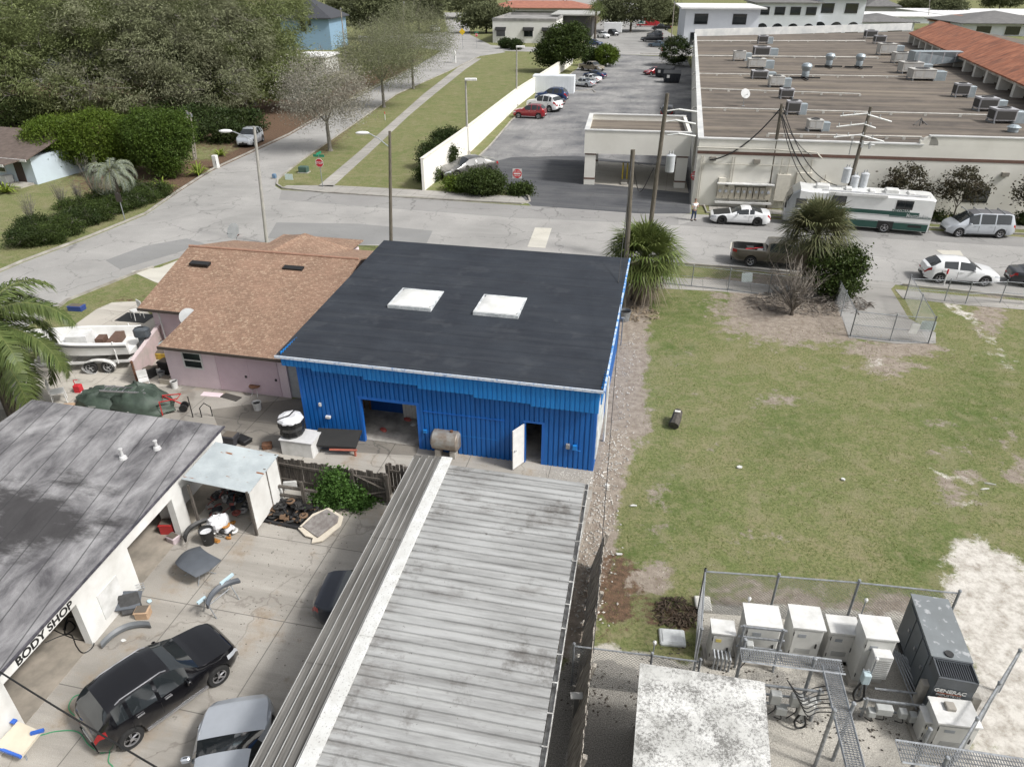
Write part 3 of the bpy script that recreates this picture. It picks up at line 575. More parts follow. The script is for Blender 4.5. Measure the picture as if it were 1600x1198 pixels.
def body_shop():
    A,B=G(41,1134),G(286,838); f=Frame(A,B)
    t=T('body_shop','white painted garage building with stained grey flat roof and open bays','building',A,f.a)
    z=1.72; zt=2.0
    w=MB()
    for a,b in((-5,0),(2.7,5.05),(7.5,8.1)): w.bb(a,b,0,.25,0,z)
    w.prism([(0,0)]*0 or [(-5,-.001),(11,-.001),(11,.25),(-5,.25)],z,1.96); w.add([(-5,-.001,1.96),(11,-.001,1.96),(11,-.001,2.29),(-5,.25,1.96),(11,.25,1.96),(11,.25,2.29)],[(0,1,2),(3,5,4),(0,2,5,3),(1,4,5,2)]); w.bb(8.1,10.9,.9,1.1,0,z); w.bb(10.85,11.0,.25,7.8,0,zt); w.bb(8.0,8.1,.25,1.1,0,z)
    w.bb(-5,11,7.8,8.0,0,zt); w.bb(5.0,5.15,.25,2.2,0,z)
    w.build('wall',whitew,t)
    fl=MB(); fl.bb(-4.9,10.8,.05,7.8,.015,.03); fl.build('floor',mat('stained_shop_floor',(.34,.3,.25),.9,(.2,.18,.15),1.2),t)
    # roof: stained membrane
    m,tt,b=newmat('stained_membrane'); b.inputs['Roughness'].default_value=.8
    P=_n(tt,'ShaderNodeTexCoord').outputs['Object']
    g=ramp(tt,noise(tt,vmap(tt,P,(.5,.9,1)),1.,7,.68,.4),.35,(.075,.072,.078),.66,(.33,.325,.33))
    vd=_n(tt,'ShaderNodeVectorMath',operation='DISTANCE'); sc=vmap(tt,P,(.42,.23,1)); tt.links.new(sc,vd.inputs[0]); vd.inputs[1].default_value=(5.2*.42,3.6*.23,2.5)
    ad=_n(tt,'ShaderNodeMath',operation='MULTIPLY_ADD'); tt.links.new(noise(tt,vmap(tt,P,(.9,.35,1)),1.2,7,.7),ad.inputs[0]); ad.inputs[1].default_value=2.6; tt.links.new(vd.outputs['Value'],ad.inputs[2])
    g=mixc(tt,ramp(tt,ad.outputs[0],1.7,(.9,)*3,2.15,(0,0,0)),g,(.028,.026,.027))
    v2=_n(tt,'ShaderNodeVectorMath',operation='DISTANCE'); tt.links.new(vmap(tt,P,(.7,.55,1)),v2.inputs[0]); v2.inputs[1].default_value=(.2*.7,2.9*.55,2.5)
    g=mixc(tt,ramp(tt,v2.outputs['Value'],.55,(.95,)*3,.62,(0,0,0)),g,(.03,.028,.028))
    g=mixc(tt,ramp(tt,noise(tt,P,50,2,.6),.45,(0,0,0),.7,(.3,)*3),g,(.06,.06,.06))
    sp=_n(tt,'ShaderNodeSeparateXYZ'); tt.links.new(vmap(tt,P,(1,1,1),R(-9)),sp.inputs[0]); pp=_n(tt,'ShaderNodeMath',operation='PINGPONG'); tt.links.new(sp.outputs[1],pp.inputs[0]); pp.inputs[1].default_value=.46
    g=mixc(tt,ramp(tt,pp.outputs[0],.012,(.75,)*3,.03,(0,0,0)),g,(.03,.03,.032))
    tt.links.new(g,b.inputs['Base Color']); bumpn(tt,b,noise(tt,P,25,5,.7),.25,.01)
    r=MB(); r.slab([(-5,-.05,2.04),(11.15,-.1,2.38),(11.45,8.4,2.55),(-5,8.4,2.3)],.08); rf=r.build('roof',m,t)
    e=MB(); e.slab([(-5,-.07,2.05),(11.17,-.13,2.39),(11.17,-.1,2.39),(-5,-.05,2.05)],.06); e.tube([(-5,-.05,2.06),(2,-.07,2.20),(6,-.08,2.285),(11.1,-.10,2.40)],.02)
    e.build('gutter',mat('dark_gutter',(.09,.085,.1),.6,(.03,.03,.04),6.),rf)
    for x,y,h in((9.35,1.55,.28),(8.6,2.4,.34)):
        e=MB(); e.lathe([(.16,-.12),(.12,.05),(.06,.09),(.05,h),(.075,h),(.075,h+.05),(.0,h+.06)],(x,y,2.42),12); e.build('vent_pipe',mat('vent_grey',(.5,.5,.5),.6),rf)
    lt=mat('sign_black',(.012,.012,.012),.6)
    text('BODY SHOP',.34,lt,t,(1.55,-.008,1.875),(R(90),0,0),.004,'sign_lettering',.009,1.12)
    for c in range(3):   # framed panel on the solid wall
        pass
    d=MB(); d.bb(3.4,4.3,-.02,-.003,.3,1.3); d.build('panel',white,t)
    return f
FS=body_shop()
LS=lambda x,y,z=0.: FS.o+FS.ex*x+FS.ey*y+Vector((0,0,z))
def lean_to():
    t=T('metal_lean_to','small lean-to shed with a rust streaked light blue metal roof','shed',LS(9.1,-1.4),FS.a)
    m,tt,b=newmat('rust_streaked_sheet'); b.inputs['Roughness'].default_value=.45; b.inputs['Metallic'].default_value=.25
    P=_n(tt,'ShaderNodeTexCoord').outputs['Object']
    g=ramp(tt,noise(tt,P,1.2,4),.35,(.38,.42,.435),.65,(.5,.545,.555))
    g=mixc(tt,ramp(tt,noise(tt,vmap(tt,P,(7,1.1,1)),1.,4,.6),.63,(0,0,0),.66,(1,1,1)),g,(.26,.11,.045))
    tt.links.new(g,b.inputs['Base Color'])
    r=MB(); n=26; rg=[]
    for i in range(n*2+1):
        x=-1.15+2.3*i/(n*2); o=.018*(1 if i%2 else -1); rg.append([(x,1.15,2.3+o),(x+.03,-1.3,1.98+o),(x+.03,-1.3,1.965+o),(x,1.15,2.285+o)])
    r.loft(rg,True,True); r.build('roof',m,t)
    p=MB(); p.bb(-1.05,.2,-1.24,-1.2,.25,1.9); p.bb(.25,1.0,-1.26,-1.22,.05,1.9); p.build('side_board',whitew,t)
    p=MB(); p.bb(1.03,1.07,-1.2,1.1,.0,1.9); p.build('back_board',mat('dirty_board',(.35,.32,.28),.9),t)
    for q in((-1.1,-1.2),(.22,-1.2),(1.08,-1.2),(-1.1,1.0)):
        p=MB(); p.bb(q[0]-.04,q[0]+.04,q[1]-.04,q[1]+.04,0,2.0); p.build('post',wood,t)
lean_to()

def carport():
    z=3.0; A=G(485,1198,z); B=G(700,722,z); f=Frame(A,B)
    t=T('metal_carport','long open carport with a weathered grey ribbed metal roof','carport',(A.x,A.y,0),f.a)
    m,tt,b=newmat('weathered_zinc'); b.inputs['Roughness'].default_value=.6; b.inputs['Metallic'].default_value=.15
    P=_n(tt,'ShaderNodeTexCoord').outputs['Object']
    g=ramp(tt,noise(tt,vmap(tt,P,(2.9,.35,1)),1.,6,.7),.3,(.21,.21,.205),.62,(.40,.405,.40))
    g=mixc(tt,ramp(tt,noise(tt,vmap(tt,P,(1.2,.5,1)),.9,6,.75),.53,(0,0,0),.66,(.65,)*3),g,(.16,.15,.14))
    g=mixc(tt,ramp(tt,noise(tt,vmap(tt,P,(.5,.6,1)),.8,6,.75),.56,(0,0,0),.66,(.7,)*3),g,(.10,.09,.08)); g=mixc(tt,ramp(tt,noise(tt,P,7,4,.75),.66,(0,0,0),.7,(.8,)*3),g,(.09,.08,.075)); tt.links.new(g,b.inputs['Base Color']); bumpn(tt,b,noise(tt,P,14,4),.15,.01)
    x0,x1=-4,10.95; r=MB(); p=.285; n=int((x1-x0)/p); rg=[]
    for i in range(n):
        a=x0+i*p
        for dx,h in((0,0),(.075,0),(.09,.05),(.255,.055),(.275,0)):
            k=max(0,(a+dx)/11.)*.0
            rg.append([(a+dx,-4.72,z-.12+h),(a+dx,-.08,z-.01+h),(a+dx,-.08,z-.04+h),(a+dx,-4.72,z-.15+h)])
    r.loft(rg,True,True); rf=r.build('roof',m,t)
    m2=mat('dark_weathered_zinc',(.15,.145,.135),.8,(.07,.066,.06),1.,stretch=(.5,7,1),metal=0.)
    for a,b_,zz in((-4,2.6,0),(2.5,7.1,.02),(7.0,11.25,.04)):
        s=MB(); pr=[(.26,0)]
        for k in range(5):
            y=.30+k*.235; pr+=[(y,.02),(y+.03,.02),(y+.045,0)]
            if k<4: pr.append((y+.2,0))
        rg=[[(a,y,z-.02-y*.05+h+zz) for y,h in pr],[(b_,y,z-.02-y*.05+h+zz) for y,h in pr]]
        s.loft(rg,closed=False); s.loft([[(x,y,zq-.012) for x,y,zq in q] for q in rg],closed=False); s.build('side_roof_sheet',m2,t)
    rb=MB()
    for k in range(5):
        y=.315+k*.235; rb.box(((x0+x1)/2+.1,y,z+.05-y*.05),(x1-x0,.02,.012))
    rb.build('rib_edge',mat('bright_zinc_edge',(.4,.4,.39),.5),t)
    c=MB(); c.bb(-4,11.15,-.12,.27,z+.055,z+.085); c.bb(3.4,11.15,-.1,.25,z+.086,z+.1); c.build('ridge_cap',mat('flaking_white_paint',(.6,.61,.6),.6,(.5,.5,.48),3.,c3=(.3,.29,.28),s3=22.),t)
    g_=MB(); g_.bb(x0,x1,-4.86,-4.84,z-.24,z-.08); g_.bb(x0,x1,-4.84,-4.73,z-.24,z-.22)
    for i in range(18): g_.bb(x0+.5+i*.82,x0+.53+i*.82,-4.86,-4.72,z-.08,z-.065)
    g_.build('gutter',mat('white_gutter',(.6,.6,.58),.6,(.2,.19,.18),5.),t)
    for i in range(6):
        for y in(-4.55,-.1,1.1):
            q=MB(); q.bb(x0+.6+i*2.75,x0+.7+i*2.75,y-.05,y+.05,0,z-.2); q.build('post',steel,t)
    q=MB()
    for y in(-4.5,-2.3,-.1,1.1): q.bb(x0,x1,y-.04,y+.04,z-.24,z-.17)
    q.build('purlin',steel,t)
    return f
FC=carport()
LC=lambda x,y,z=0.: Vector((FC.o.x,FC.o.y,0))+FC.ex*x+FC.ey*y+Vector((0,0,z))

def plank_fence(label,A,B,h,group=None,gap=0.,jit=.06,pw=.14,post=True,m=None,brace=False,name='wooden_fence'):
    f=Frame(A,B); t=T(name,label,'fence',A,f.a,group); n=int(f.L/(pw+gap)); mb=MB()
    for i in range(n): mb.box(((i+.5)*f.L/n,random.uniform(-.01,.01),h/2+random.uniform(-jit,jit)),(pw*.93,.022,h),ry=random.uniform(-.012,.012))
    mb.build('boards',m or wood,t)
    for z in(.25*h,.8*h): q=MB(); q.bb(0,f.L,-.07,-.015,z-.05,z+.05); q.build('rail',m or wood,t)
    if post:
        k=max(2,int(f.L/2.2)+1)
        for i in range(k): q=MB(); x=f.L*i/(k-1); q.bb(x-.06,x+.06,-.14,-.03,0,h+.05); q.build('post',m or wood,t)
    if brace:
        q=MB(); q.tube([(f.L*.05,-.06,h*.85),(f.L*.95,-.06,h*.5)],.045,4); q.tube([(f.L*.95,-.06,h*.45),(f.L*.05,-.06,h*.12)],.045,4); q.build('brace',m or wood,t)
    return t
plank_fence('weathered grey wooden fence between the white plastic bin and the leafy vine',G(412,752),G(556,778),1.35)
plank_fence('grey wooden gate with diagonal braces behind the leafy vine',G(557,778),G(610,787),1.4,brace=True,name='wooden_gate')
plank_fence('short grey fence end beside the carport roof corner',G(611,770),G(640,775),1.4)
wf=plank_fence('tall rough dark wooden fence running close along the right side of the carport',LC(-3,-5.2),LC(9.9,-5.15),1.7,jit=.14,m=mat('rotten_dark_wood',(.5,.46,.40),.95,(.14,.125,.11),2.5,stretch=(9,9,.8),bump=.6)); wf.rotation_euler.x=R(13)

def bunker():
    z=2.5; c=[G(1000,1035,z),G(1195,1065,z),G(1207,1230,z),G(986,1230,z)]
    o=Vector((c[3].x,c[3].y,0)); t=T('equipment_shelter','flat mouldy white roofed concrete equipment shelter','building',o)
    P=[(p.x-o.x,p.y-o.y) for p in c]
    r=MB(); r.prism(P[::-1],z-.14,z); 
    rm=mat('mould_speckled_white',(.8,.8,.77),.85,(.5,.49,.47),1.6,lo=.3,hi=.5,c3=(.1,.095,.085),s3=2.4,det=10,bump=.2)
    r.build('roof',mould(),t)
    k=MB(); q=[(x+(.1 if i in(0,3) else -.1),y-(.1 if i<2 else -.1)) for i,(x,y) in enumerate(P)]; k.prism(q[::-1],0,z-.14); k.build('wall',mat('dark_aggregate',(.17,.15,.12),.9,(.05,.045,.04),14.),t)
def mould():
    m,t,b=newmat('mouldy_white_roof'); b.inputs['Roughness'].default_value=.85
    P=_n(t,'ShaderNodeTexCoord').outputs['Object']
    g=ramp(t,noise(t,P,1.1,4,.6),.35,(.42,.42,.4),.6,(.64,.64,.62))
    a=_n(t,'ShaderNodeMath',operation='MULTIPLY_ADD'); t.links.new(noise(t,P,1.6,4,.6),a.inputs[0]); a.inputs[1].default_value=.55; t.links.new(noise(t,P,17,5,.85),a.inputs[2])
    g=mixc(t,ramp(t,a.outputs[0],.73,(0,0,0),.9,(.85,)*3),g,(.06,.058,.052)); 
    g=mixc(t,ramp(t,noise(t,P,70,2,.7),.52,(0,0,0),.66,(.5,)*3),g,(.25,.24,.22)); t.links.new(g,b.inputs['Base Color']); bumpn(t,b,noise(t,P,40,4),.3,.01); return m
bunker()

# ---------------- the big commercial building ----------------
bigroof=flatroof_mat('brown_gravel_roof',(.08,.069,.06),(.14,.118,.1),0,.03,0,((.03,.55,1),(.26,.22,.17),.45,.66),.3,(.5,.48,.45),amt=.8)
FG=Frame(G(1080,320),G(1500,337))
LG=lambda x,y,z=0.: FG.o+FG.ex*x+FG.ey*y+Vector((0,0,z))
def big_building():
    f=FG; t=T('commercial_building','big cream walled commercial building with a brown flat roof full of air conditioners','building',f.o,f.a)
    W=44; zr=5.0; zp=5.55; D=126
    roofP=[f.g(1087,216,zr)]; bl=f.g(1085,57,zr); br=f.g(1424,46,zr)
    w=MB(); w.bb(0,W,0,.3,0,zp); w.bb(17.3,18.2,-.002,.3,zp,zp+.35)
    w.bb(18.0,W,-.003,.302,zp,zp+.68)
    w.cyl((18.0,-.003,zp),(18.0,.302,zp),.68,n=24)
    w.prism([(-.0,.3),(.3,.3),(bl.x+.3,bl.y),(bl.x,bl.y)],0,zp-.1)
    w.build('wall',cream,t)
    b=MB(); b.bb(-.05,W,-.03,-.004,4.35,4.6); b.build('brown_band',mat('brown_band',(.16,.09,.07),.7,(.12,.07,.055),2.),t)
    b=MB(); b.bb(-.1,17.6,-.08,.38,zp,zp+.1); b.bb(17.9,W,-.06,.36,zp+.68,zp+.76); b.prism([(-.1,.3),(.4,.3),(bl.x+.4,bl.y),(bl.x-.1,bl.y)],zp-.1,zp); b.prism([(bl.x,bl.y),(br.x,br.y),(br.x,br.y+.8),(bl.x,bl.y+.8)],zr-.2,zr+1.4)
    b.build('parapet',mat('grey_white_coping',(.6,.6,.58),.7,(.45,.46,.46),.5),t)
    r=MB(); r.add([(.25,.25,zr),(W+30,.25,zr),(br.x+14,br.y,zr),(bl.x+.2,bl.y,zr)],[(0,1,2,3)]); r.build('roof',bigroof,t)
    # pipes along the roof
    for (xa,ya,xb,yb) in((1083,64,1352,64),(1083,87,1372,90),(1083,115,1426,120),(1083,138,1344,147),(1083,168,1556,180),(1200,209,1440,214)):
        a,c=f.g(xa,ya,zr+.25),f.g(xb,yb,zr+.25); q=MB(); q.tube([a,c],.07 if ya>100 else .1,5)
        n=9
        for i in range(n+1): p=a.lerp(c,i/n); q.box((p.x,p.y,zr+.1),(.25,.15,.2))
        q.build('roof_pipe',mat('pale_roof_pipe',(.58,.57,.53),.6,(.4,.39,.36),1.),t)
    for px,py in((1498,292),(1508,296)):pass
    for x0,x1,z0,z1 in((21.8,23.6,1.2,2.3),(26.7,28.6,1.3,2.4)):
        q=MB(); q.bb(x0-.06,x1+.06,-.03,-.003,z0-.06,z1+.06); wn=q.build('window',mat('dark_frame',(.03,.03,.03),.5),t); q=MB(); q.bb(x0,x1,-.045,-.031,z0,z1); q.build('pane',glassd,wn)
    # wall fittings
    for x,z in((4.9,3.9),(1.3,4.0),(24.3,3.5)):
        q=MB(); q.bb(x-.25,x+.25,-.25,-.004,z-.15,z+.15); q.build('wall_light',mat('lamp_bronze',(.25,.23,.2),.5),t)
    q=MB()
    for x in(.35,.5,2.9,3.1,6.9,7.2,7.5,9.0,9.3,10.6): q.tube([(x,-.12,.3),(x,-.12,4.2 if int(x*10)%2 else 3.)],.045,5)
    q.tube([(-.1,-.15,4.9),(6.,-.15,4.9),(9.5,-.15,4.75),(10,-.15,4.3)],.06,5); q.tube([(.6,-.14,3.0),(.6,-.14,3.6),(9,-.14,3.6),(9,-.14,4.1)],.04,5); q.build('conduit',mat('painted_conduit',(.5,.48,.42),.6),t)
    for i,(x,z,wd,h) in enumerate(((2.3,1.7,.6,1.5),(3.1,1.5,.5,.9),(7.3,1.8,1.1,2.2),(8.9,1.9,1.2,2.4),(10.7,1.6,.8,1.6),(6.2,1.4,.5,1.0))):
        q=MB(); q.bb(x-wd/2,x+wd/2,-.3,-.004,z-h/2,z+h/2); q.build('service_panel',mat('cream_metal',(.66,.63,.55),.5),t)
    for i in range(9):
        q=MB(); q.bb(2.0+i*.5,2.42+i*.5,-.32,-.004,.75,1.75); k=q.build('meter_box',mat('meter_beige',(.5,.46,.38),.5),t); q=MB(); q.cyl((2.21+i*.5,-.42,1.4),(2.21+i*.5,-.32,1.4),.13,n=10); q.build('meter_dial',clearl,k)
    q=MB(); q.bb(1.9,6.6,-.45,-.01,.35,.5); q.bb(1.9,6.6,-.6,-.01,2.0,2.08); q.build('meter_shelf',white,t)
    # terracotta wing on the right side
    for (A_,B_) in (((1420,50),(1600,133)),):
        a,c=f.g(1420,52,zr+1.8),f.g(1640,151,zr+1.8); d=(c-a); d.z=0; d.normalize(); n=Vector((-d.y,d.x,0)); 
        if n.x<0: n=-n
        s=MB(); s.add([a+Vector((0,0,0)),c,c+n*5+Vector((0,0,2.4)),a+n*5+Vector((0,0,2.4)),a-Vector((0,0,.15)),c-Vector((0,0,.15)),a+n*10,c+n*10],[(0,3,2,1),(4,5,1,0) if 0 else (0,1,5,4),(3,6,7,2)])
        s.build('tile_roof',tile_mat(d),t)
        for i in range(15):
            p=a.lerp(c,i/14.)+n*.8; k=MB(); k.box((p.x,p.y,zr+.8),(1.0,1.1,2.0),rz=math.atan2(d.y,d.x)); k.build('mansard_pier',cream,t)
        k=MB(); pa,pc=a+n*.3,c+n*.3; k.add([pa,pc,pc-Vector((0,0,.5)),pa-Vector((0,0,.5)),pa+n*.3,pc+n*.3,pc+n*.3-Vector((0,0,.5)),pa+n*.3-Vector((0,0,.5))],[(0,3,2,1),(4,5,6,7),(3,7,6,2)]); 
        pa,pc=a+n*1.8,c+n*1.8; k.add([(pa.x,pa.y,zr),(pc.x,pc.y,zr),(pc.x,pc.y,zr+1.8),(pa.x,pa.y,zr+1.8)],[(0,1,2,3)])
        k.build('mansard_wall',mat('mansard_cream',(.6,.57,.5),.8,(.35,.33,.3),.5),t)
def tile_mat(d):
    m,t,b=newmat('terracotta_tiles'); b.inputs['Roughness'].default_value=.8
    P=_n(t,'ShaderNodeTexCoord').outputs['Object']; Q=vmap(t,P,(1,1,1),-math.atan2(d.y,d.x))
    g=ramp(t,noise(t,P,.5,6,.7),.35,(.30,.10,.05),.65,(.5,.2,.11))
    g=mixc(t,ramp(t,noise(t,vmap(t,Q,(.9,.09,1)),1.,6,.7),.47,(0,0,0),.64,(.8,)*3),g,(.12,.055,.04))
    wv=_n(t,'ShaderNodeTexWave'); wv.inputs['Scale'].default_value=.8; t.links.new(Q,wv.inputs['Vector']); g=mixc(t,ramp(t,wv.outputs[0],.0,(.4,)*3,.35,(0,0,0)),g,(.12,.05,.03))
    t.links.new(g,b.inputs['Base Color']); bumpn(t,b,wv.outputs[0],.6,.1); return m
big_building()
def canopy():
    f=FG; t=T('drive_through_canopy','cream drive-through canopy on square columns beside the commercial building','canopy',f.o,f.a)
    P0=f.g(912,288); P1=f.g(1078,300); y0=P0.y-.3; y1=y0+8.9; x0=P0.x-.1; x1=-.15; zt=ZHc
    zb,ztop=2.95,5.0
    s=MB()
    for a,b_,c,d in((x0,x1,y0,y0+.3),(x0,x1,y1-.3,y1),(x0,x0+.3,y0+.3,y1-.3),(x1-.3,x1,y0+.3,y1-.3)): s.bb(a,b_,c,d,zb,ztop)
    s.bb(x0+.3,x1-.3,y0+.3,y1-.3,zb+.05,zb+.2); s.build('fascia',cream,t)
    s=MB(); s.bb(x0+.3,x1-.3,y0+.3,y1-.3,ztop-.6,ztop-.5); s.build('roof',bigroof,t)
    for x,y in((x0+.6,y0+.5),(x0+.6,y1-.8),(x1-.6,y0+.5),(x1-.6,y1-.8)):
        s=MB(); s.bb(x-.5,x+.5,y-.4,y+.4,0.03,zb); c=s.build('column',cream,t); s=MB(); s.bb(x-.515,x+.515,y-.415,y+.415,.55,.7); s.bb(x-.515,x+.515,y-.415,y+.415,zb-.15,zb-.02); s.build('brown_band',mat('brown_band',(.16,.09,.07),.7),c)
    s=MB(); s.bb(x0-.06,x1,y0-.06,y0+.36,ztop,ztop+.09); s.bb(x0-.06,x0+.36,y0+.36,y1,ztop,ztop+.09); s.bb(x0+.36,x1,y1-.36,y1+.06,ztop,ztop+.09); s.build('coping',mat('grey_white_coping',(.6,.6,.58),.7),t)
    for px in(972,979):
        p=G(px,283); b_=T('yellow_bollard_rail','yellow hoop rail under the canopy, %s of the two'%('left' if px==972 else 'right'),'rail',p,f.a,'yellow rails under the canopy')
        s=MB(); s.tube([(0,0,0),(0,0,1.25),(0,.15,1.4),(0,1.4,1.4),(0,1.55,1.25),(0,1.55,0)],.07,7); s.build('hoop',mat('yellow_paint',(.55,.42,.05),.6),b_)
        s=MB(); s.box((0,0,.03),(.3,.3,.05)); s.box((0,1.55,.03),(.3,.3,.05)); s.build('foot_plate',steel,b_)
    q=tag(MB().bb(-.3,.3,-2.2,1.2,.03,.2).build('kerb_island',kerbm),'narrow concrete island with yellow rails under the canopy','island'); q.location=G(975,281); q.rotation_euler=(0,0,f.a)
ZHc=0
canopy()

# perimeter white wall of the vacant lot
def long_wall():
    pts=[(662,298),(730,241),(808,166),(868,119),(893,101),(897,88)]; P=[G(*p) for p in pts]
    t=T('boundary_wall','long white wall running beside the grass strip down to the car park','wall',P[0]); mb=MB(); cp=MB()
    tops=[ZH(249,P[0].y),ZH(200,P[1].y),ZH(139,P[2].y),ZH(101,P[3].y),ZH(84,P[4].y),ZH(78,P[5].y)]
    rg=[];rc=[]
    for i,p in enumerate(P):
        d=(P[min(i+1,5)]-P[max(i-1,0)]).normalized(); n=Vector((-d.y,d.x,0))*.12; q=p-P[0]; h=max(2.0,min(3.0,tops[i]))
        rg.append([q+n,q-n,q-n+Vector((0,0,h)),q+n+Vector((0,0,h))])
        n*=1.5; rc.append([q+n+Vector((0,0,h)),q-n+Vector((0,0,h)),q-n+Vector((0,0,h+.1)),q+n+Vector((0,0,h+.1))])
    mb.loft(rg,True,True); mb.build('wall',mat('cream_white_wall',(.82,.8,.74),.8,(.74,.72,.66),.3),t); cp.loft(rc,True,True); cp.build('coping',mat('wall_coping',(.74,.71,.62),.8),t)
long_wall()

# ---------------- rooftop equipment ----------------
hv=mat('hvac_casing',(.44,.44,.46),.5,(.34,.34,.36),2.); hvb=mat('beige_hvac_casing',(.52,.51,.48),.5,(.42,.41,.385),2.); grl=mat('coil_grille',(.07,.065,.06),.7,(.04,.04,.04),20.,stretch=(1,1,9))
duct=mat('duct_metal',(.38,.43,.46),.45,(.3,.35,.38),2.,metal=.3)
def hvac(kind,px,py,wpx,hpx,label):
    z=5.0; p=G(px,py,z); d=p.y*math.cos(TH)+(H-z)*.5; s=d/FPX; W=wpx*s; Hh=min(hpx*s*.8,W*1.1); D=W*.85
    t=T('rooftop_air_conditioner',label,'air conditioner',p+Vector((0,0,.005)),FG.a,'air conditioners on the brown roof')
    lg=.22*Hh; b=MB(); c=hvb if kind in('pack',) else hv
    b.bev((0,D/2,lg+(Hh-lg)/2),(W,D,Hh-lg),.04); b.box((0,D/2,Hh+.02),(W*1.04,D*1.04,.05)); b.build('casing',c,t)
    if kind in('cond','both'):
        g=MB(); g.box((0,-.012,lg+(Hh-lg)*.48),(W*.86,.02,(Hh-lg)*.76)); g.box((-W/2-.012,D/2,lg+(Hh-lg)*.48),(.02,D*.86,(Hh-lg)*.76)); g.build('coil_grille',grl,t)
    else:
        g=MB(); g.box((-W*.25,-.012,lg+(Hh-lg)*.5),(W*.3,.02,(Hh-lg)*.6)); g.box((W*.2,-.008,lg+(Hh-lg)*.5),(W*.4,.014,(Hh-lg)*.8)); g.build('louvre_panel',mat('hvac_panel',(.48,.48,.47),.5),t)
    g=MB(); g.lathe([(W*.3,0),(W*.3,.1),(W*.25,.1),(W*.25,.03),(.01,.03)],(0,D/2,Hh+.045),18); g.build('fan_guard',mat('fan_dark',(.1,.1,.1),.6),t)
    g=MB()
    for x in(-.45,.45):
        g.bb(x*W-.06,x*W+.06,-.1,D+.1,0.0,.12)
        for y in(.05,D-.05): g.bb(x*W-.05,x*W+.05,y-.05,y+.05,.12,lg)
    g.build('stand',steel,t)
    if kind=='both' or kind=='pack':
        g=MB(); g.bev((W*.78,D*.6,Hh*.42),(W*.5,D*.7,Hh*.84),.04); g.build('duct_box',duct,t)
K=[('both',1192,69,15,14,'small grey unit by the back parapet left of centre'),('pack',1155,96,18,17,'lone beige unit nearest the left roof edge'),('both',1190,90,24,18,'grey unit on the left cluster, farthest back'),('pack',1182,108,26,17,'lilac grey unit second from back in the left cluster'),
 ('both',1187,124,24,14,'flat grey unit in the middle of the left cluster'),('pack',1213,137,22,19,'unit with an orange panel on its left side near the ventilators'),('cond',1229,155,20,17,'dark grilled unit behind the front left one'),('both',1239,180,20,24,'tall dark grilled unit with a blue grey duct at front left'),('pack',1273,206,22,20,'pale boxy unit standing close to the front parapet'),
 ('cond',1361,61,17,14,'farthest grilled unit at the back right corner'),('cond',1375,69,16,14,'second grilled unit from the back right corner'),('pack',1386,87,24,20,'white packaged unit on stilts in the right group'),('pack',1409,100,24,19,'white packaged unit just in front of the stilted one'),
 ('pack',1424,116,30,20,'lilac grey unit beside the long sloped duct'),('pack',1442,127,34,20,'wide grey unit nearest the viewer in the duct group'),('both',1502,153,20,24,'tall grilled unit on a high frame at right, with blue box'),('both',1542,175,28,24,'dark grilled unit between the two right front ones'),('both',1568,194,32,26,'rightmost dark grilled unit nearest the arched parapet')]
for k in K: hvac(*k[:5],k[5])
def ventilator(px,py,label):
    z=5.; p=G(px,py,z); t=T('roof_ventilator',label,'ventilator',p,FG.a,'ventilators on the brown roof')
    m=MB(); m.lathe([(.45,.1),(.5,.5),(.45,.8),(.6,1.0),(.72,1.4),(.55,1.7),(.2,1.8)],(0,0,.25),16); m.build('cowl',duct,t,smooth=True); m=MB()
    m.bb(-2,2,-.1,.1,.1,.3); m.bb(-.1,.1,-2,2,.1,.28); m.build('base_frame',dsteel,t); return t
ventilator(1294,106,'grey turbine ventilator on cross feet, left of the pair'); ventilator(1341,107,'grey turbine ventilator on cross feet, right of the pair')
ventilator(1257,124,'small white cowl ventilator left of the pair of turbine ones')
def big_duct():
    z=5.; a=G(1425,106,z); t=T('sloped_roof_duct','long wedge shaped blue grey duct on the brown roof','duct',a,FG.a); m=MB()
    W=12.; m.add([(0,0,2.2),(W,1,2.2),(0,3,2.2),(W,3.5,2.2),(0,0,.1),(W*.7,1,1.0),(0,3,.1),(W*.7,3.5,1.)],[(0,1,3,2),(4,6,7,5),(0,4,5,1),(1,5,7,3),(3,7,6,2),(2,6,4,0)]); m.build('duct_body',duct,t)
    m=MB()
    for i in range(6): m.bb(.5+i*1.8,.65+i*1.8,-.12+i*.14,-.06+i*.14,.5+.12*i,2.25)
    m.build('flange',hv,t)
big_duct()
tdish=satellite_dish('white satellite dish standing on the brown flat roof',G(1161,166,5.0),R(10),1.3,1.0)
d=T('twisted_antenna_base','small twisted dark metal frame lying on the brown roof','frame',G(1438,196,5.02)); m=MB(); m.tube([(-.6,0,.05),(0,.3,.5),(.6,-.1,.05)],.05,5); m.tube([(-.3,-.4,.05),(.1,.3,.6),(.5,.5,.05)],.05,5); m.build('legs',dsteel,d)
d=T('roof_hatch','small round grey vent cap near the arched parapet','vent',G(1582,206,5.02)); m=MB(); m.lathe([(.45,0),(.45,.35),(.6,.4),(.3,.6),(.01,.62)],n=14); m.build('cap',duct,d)

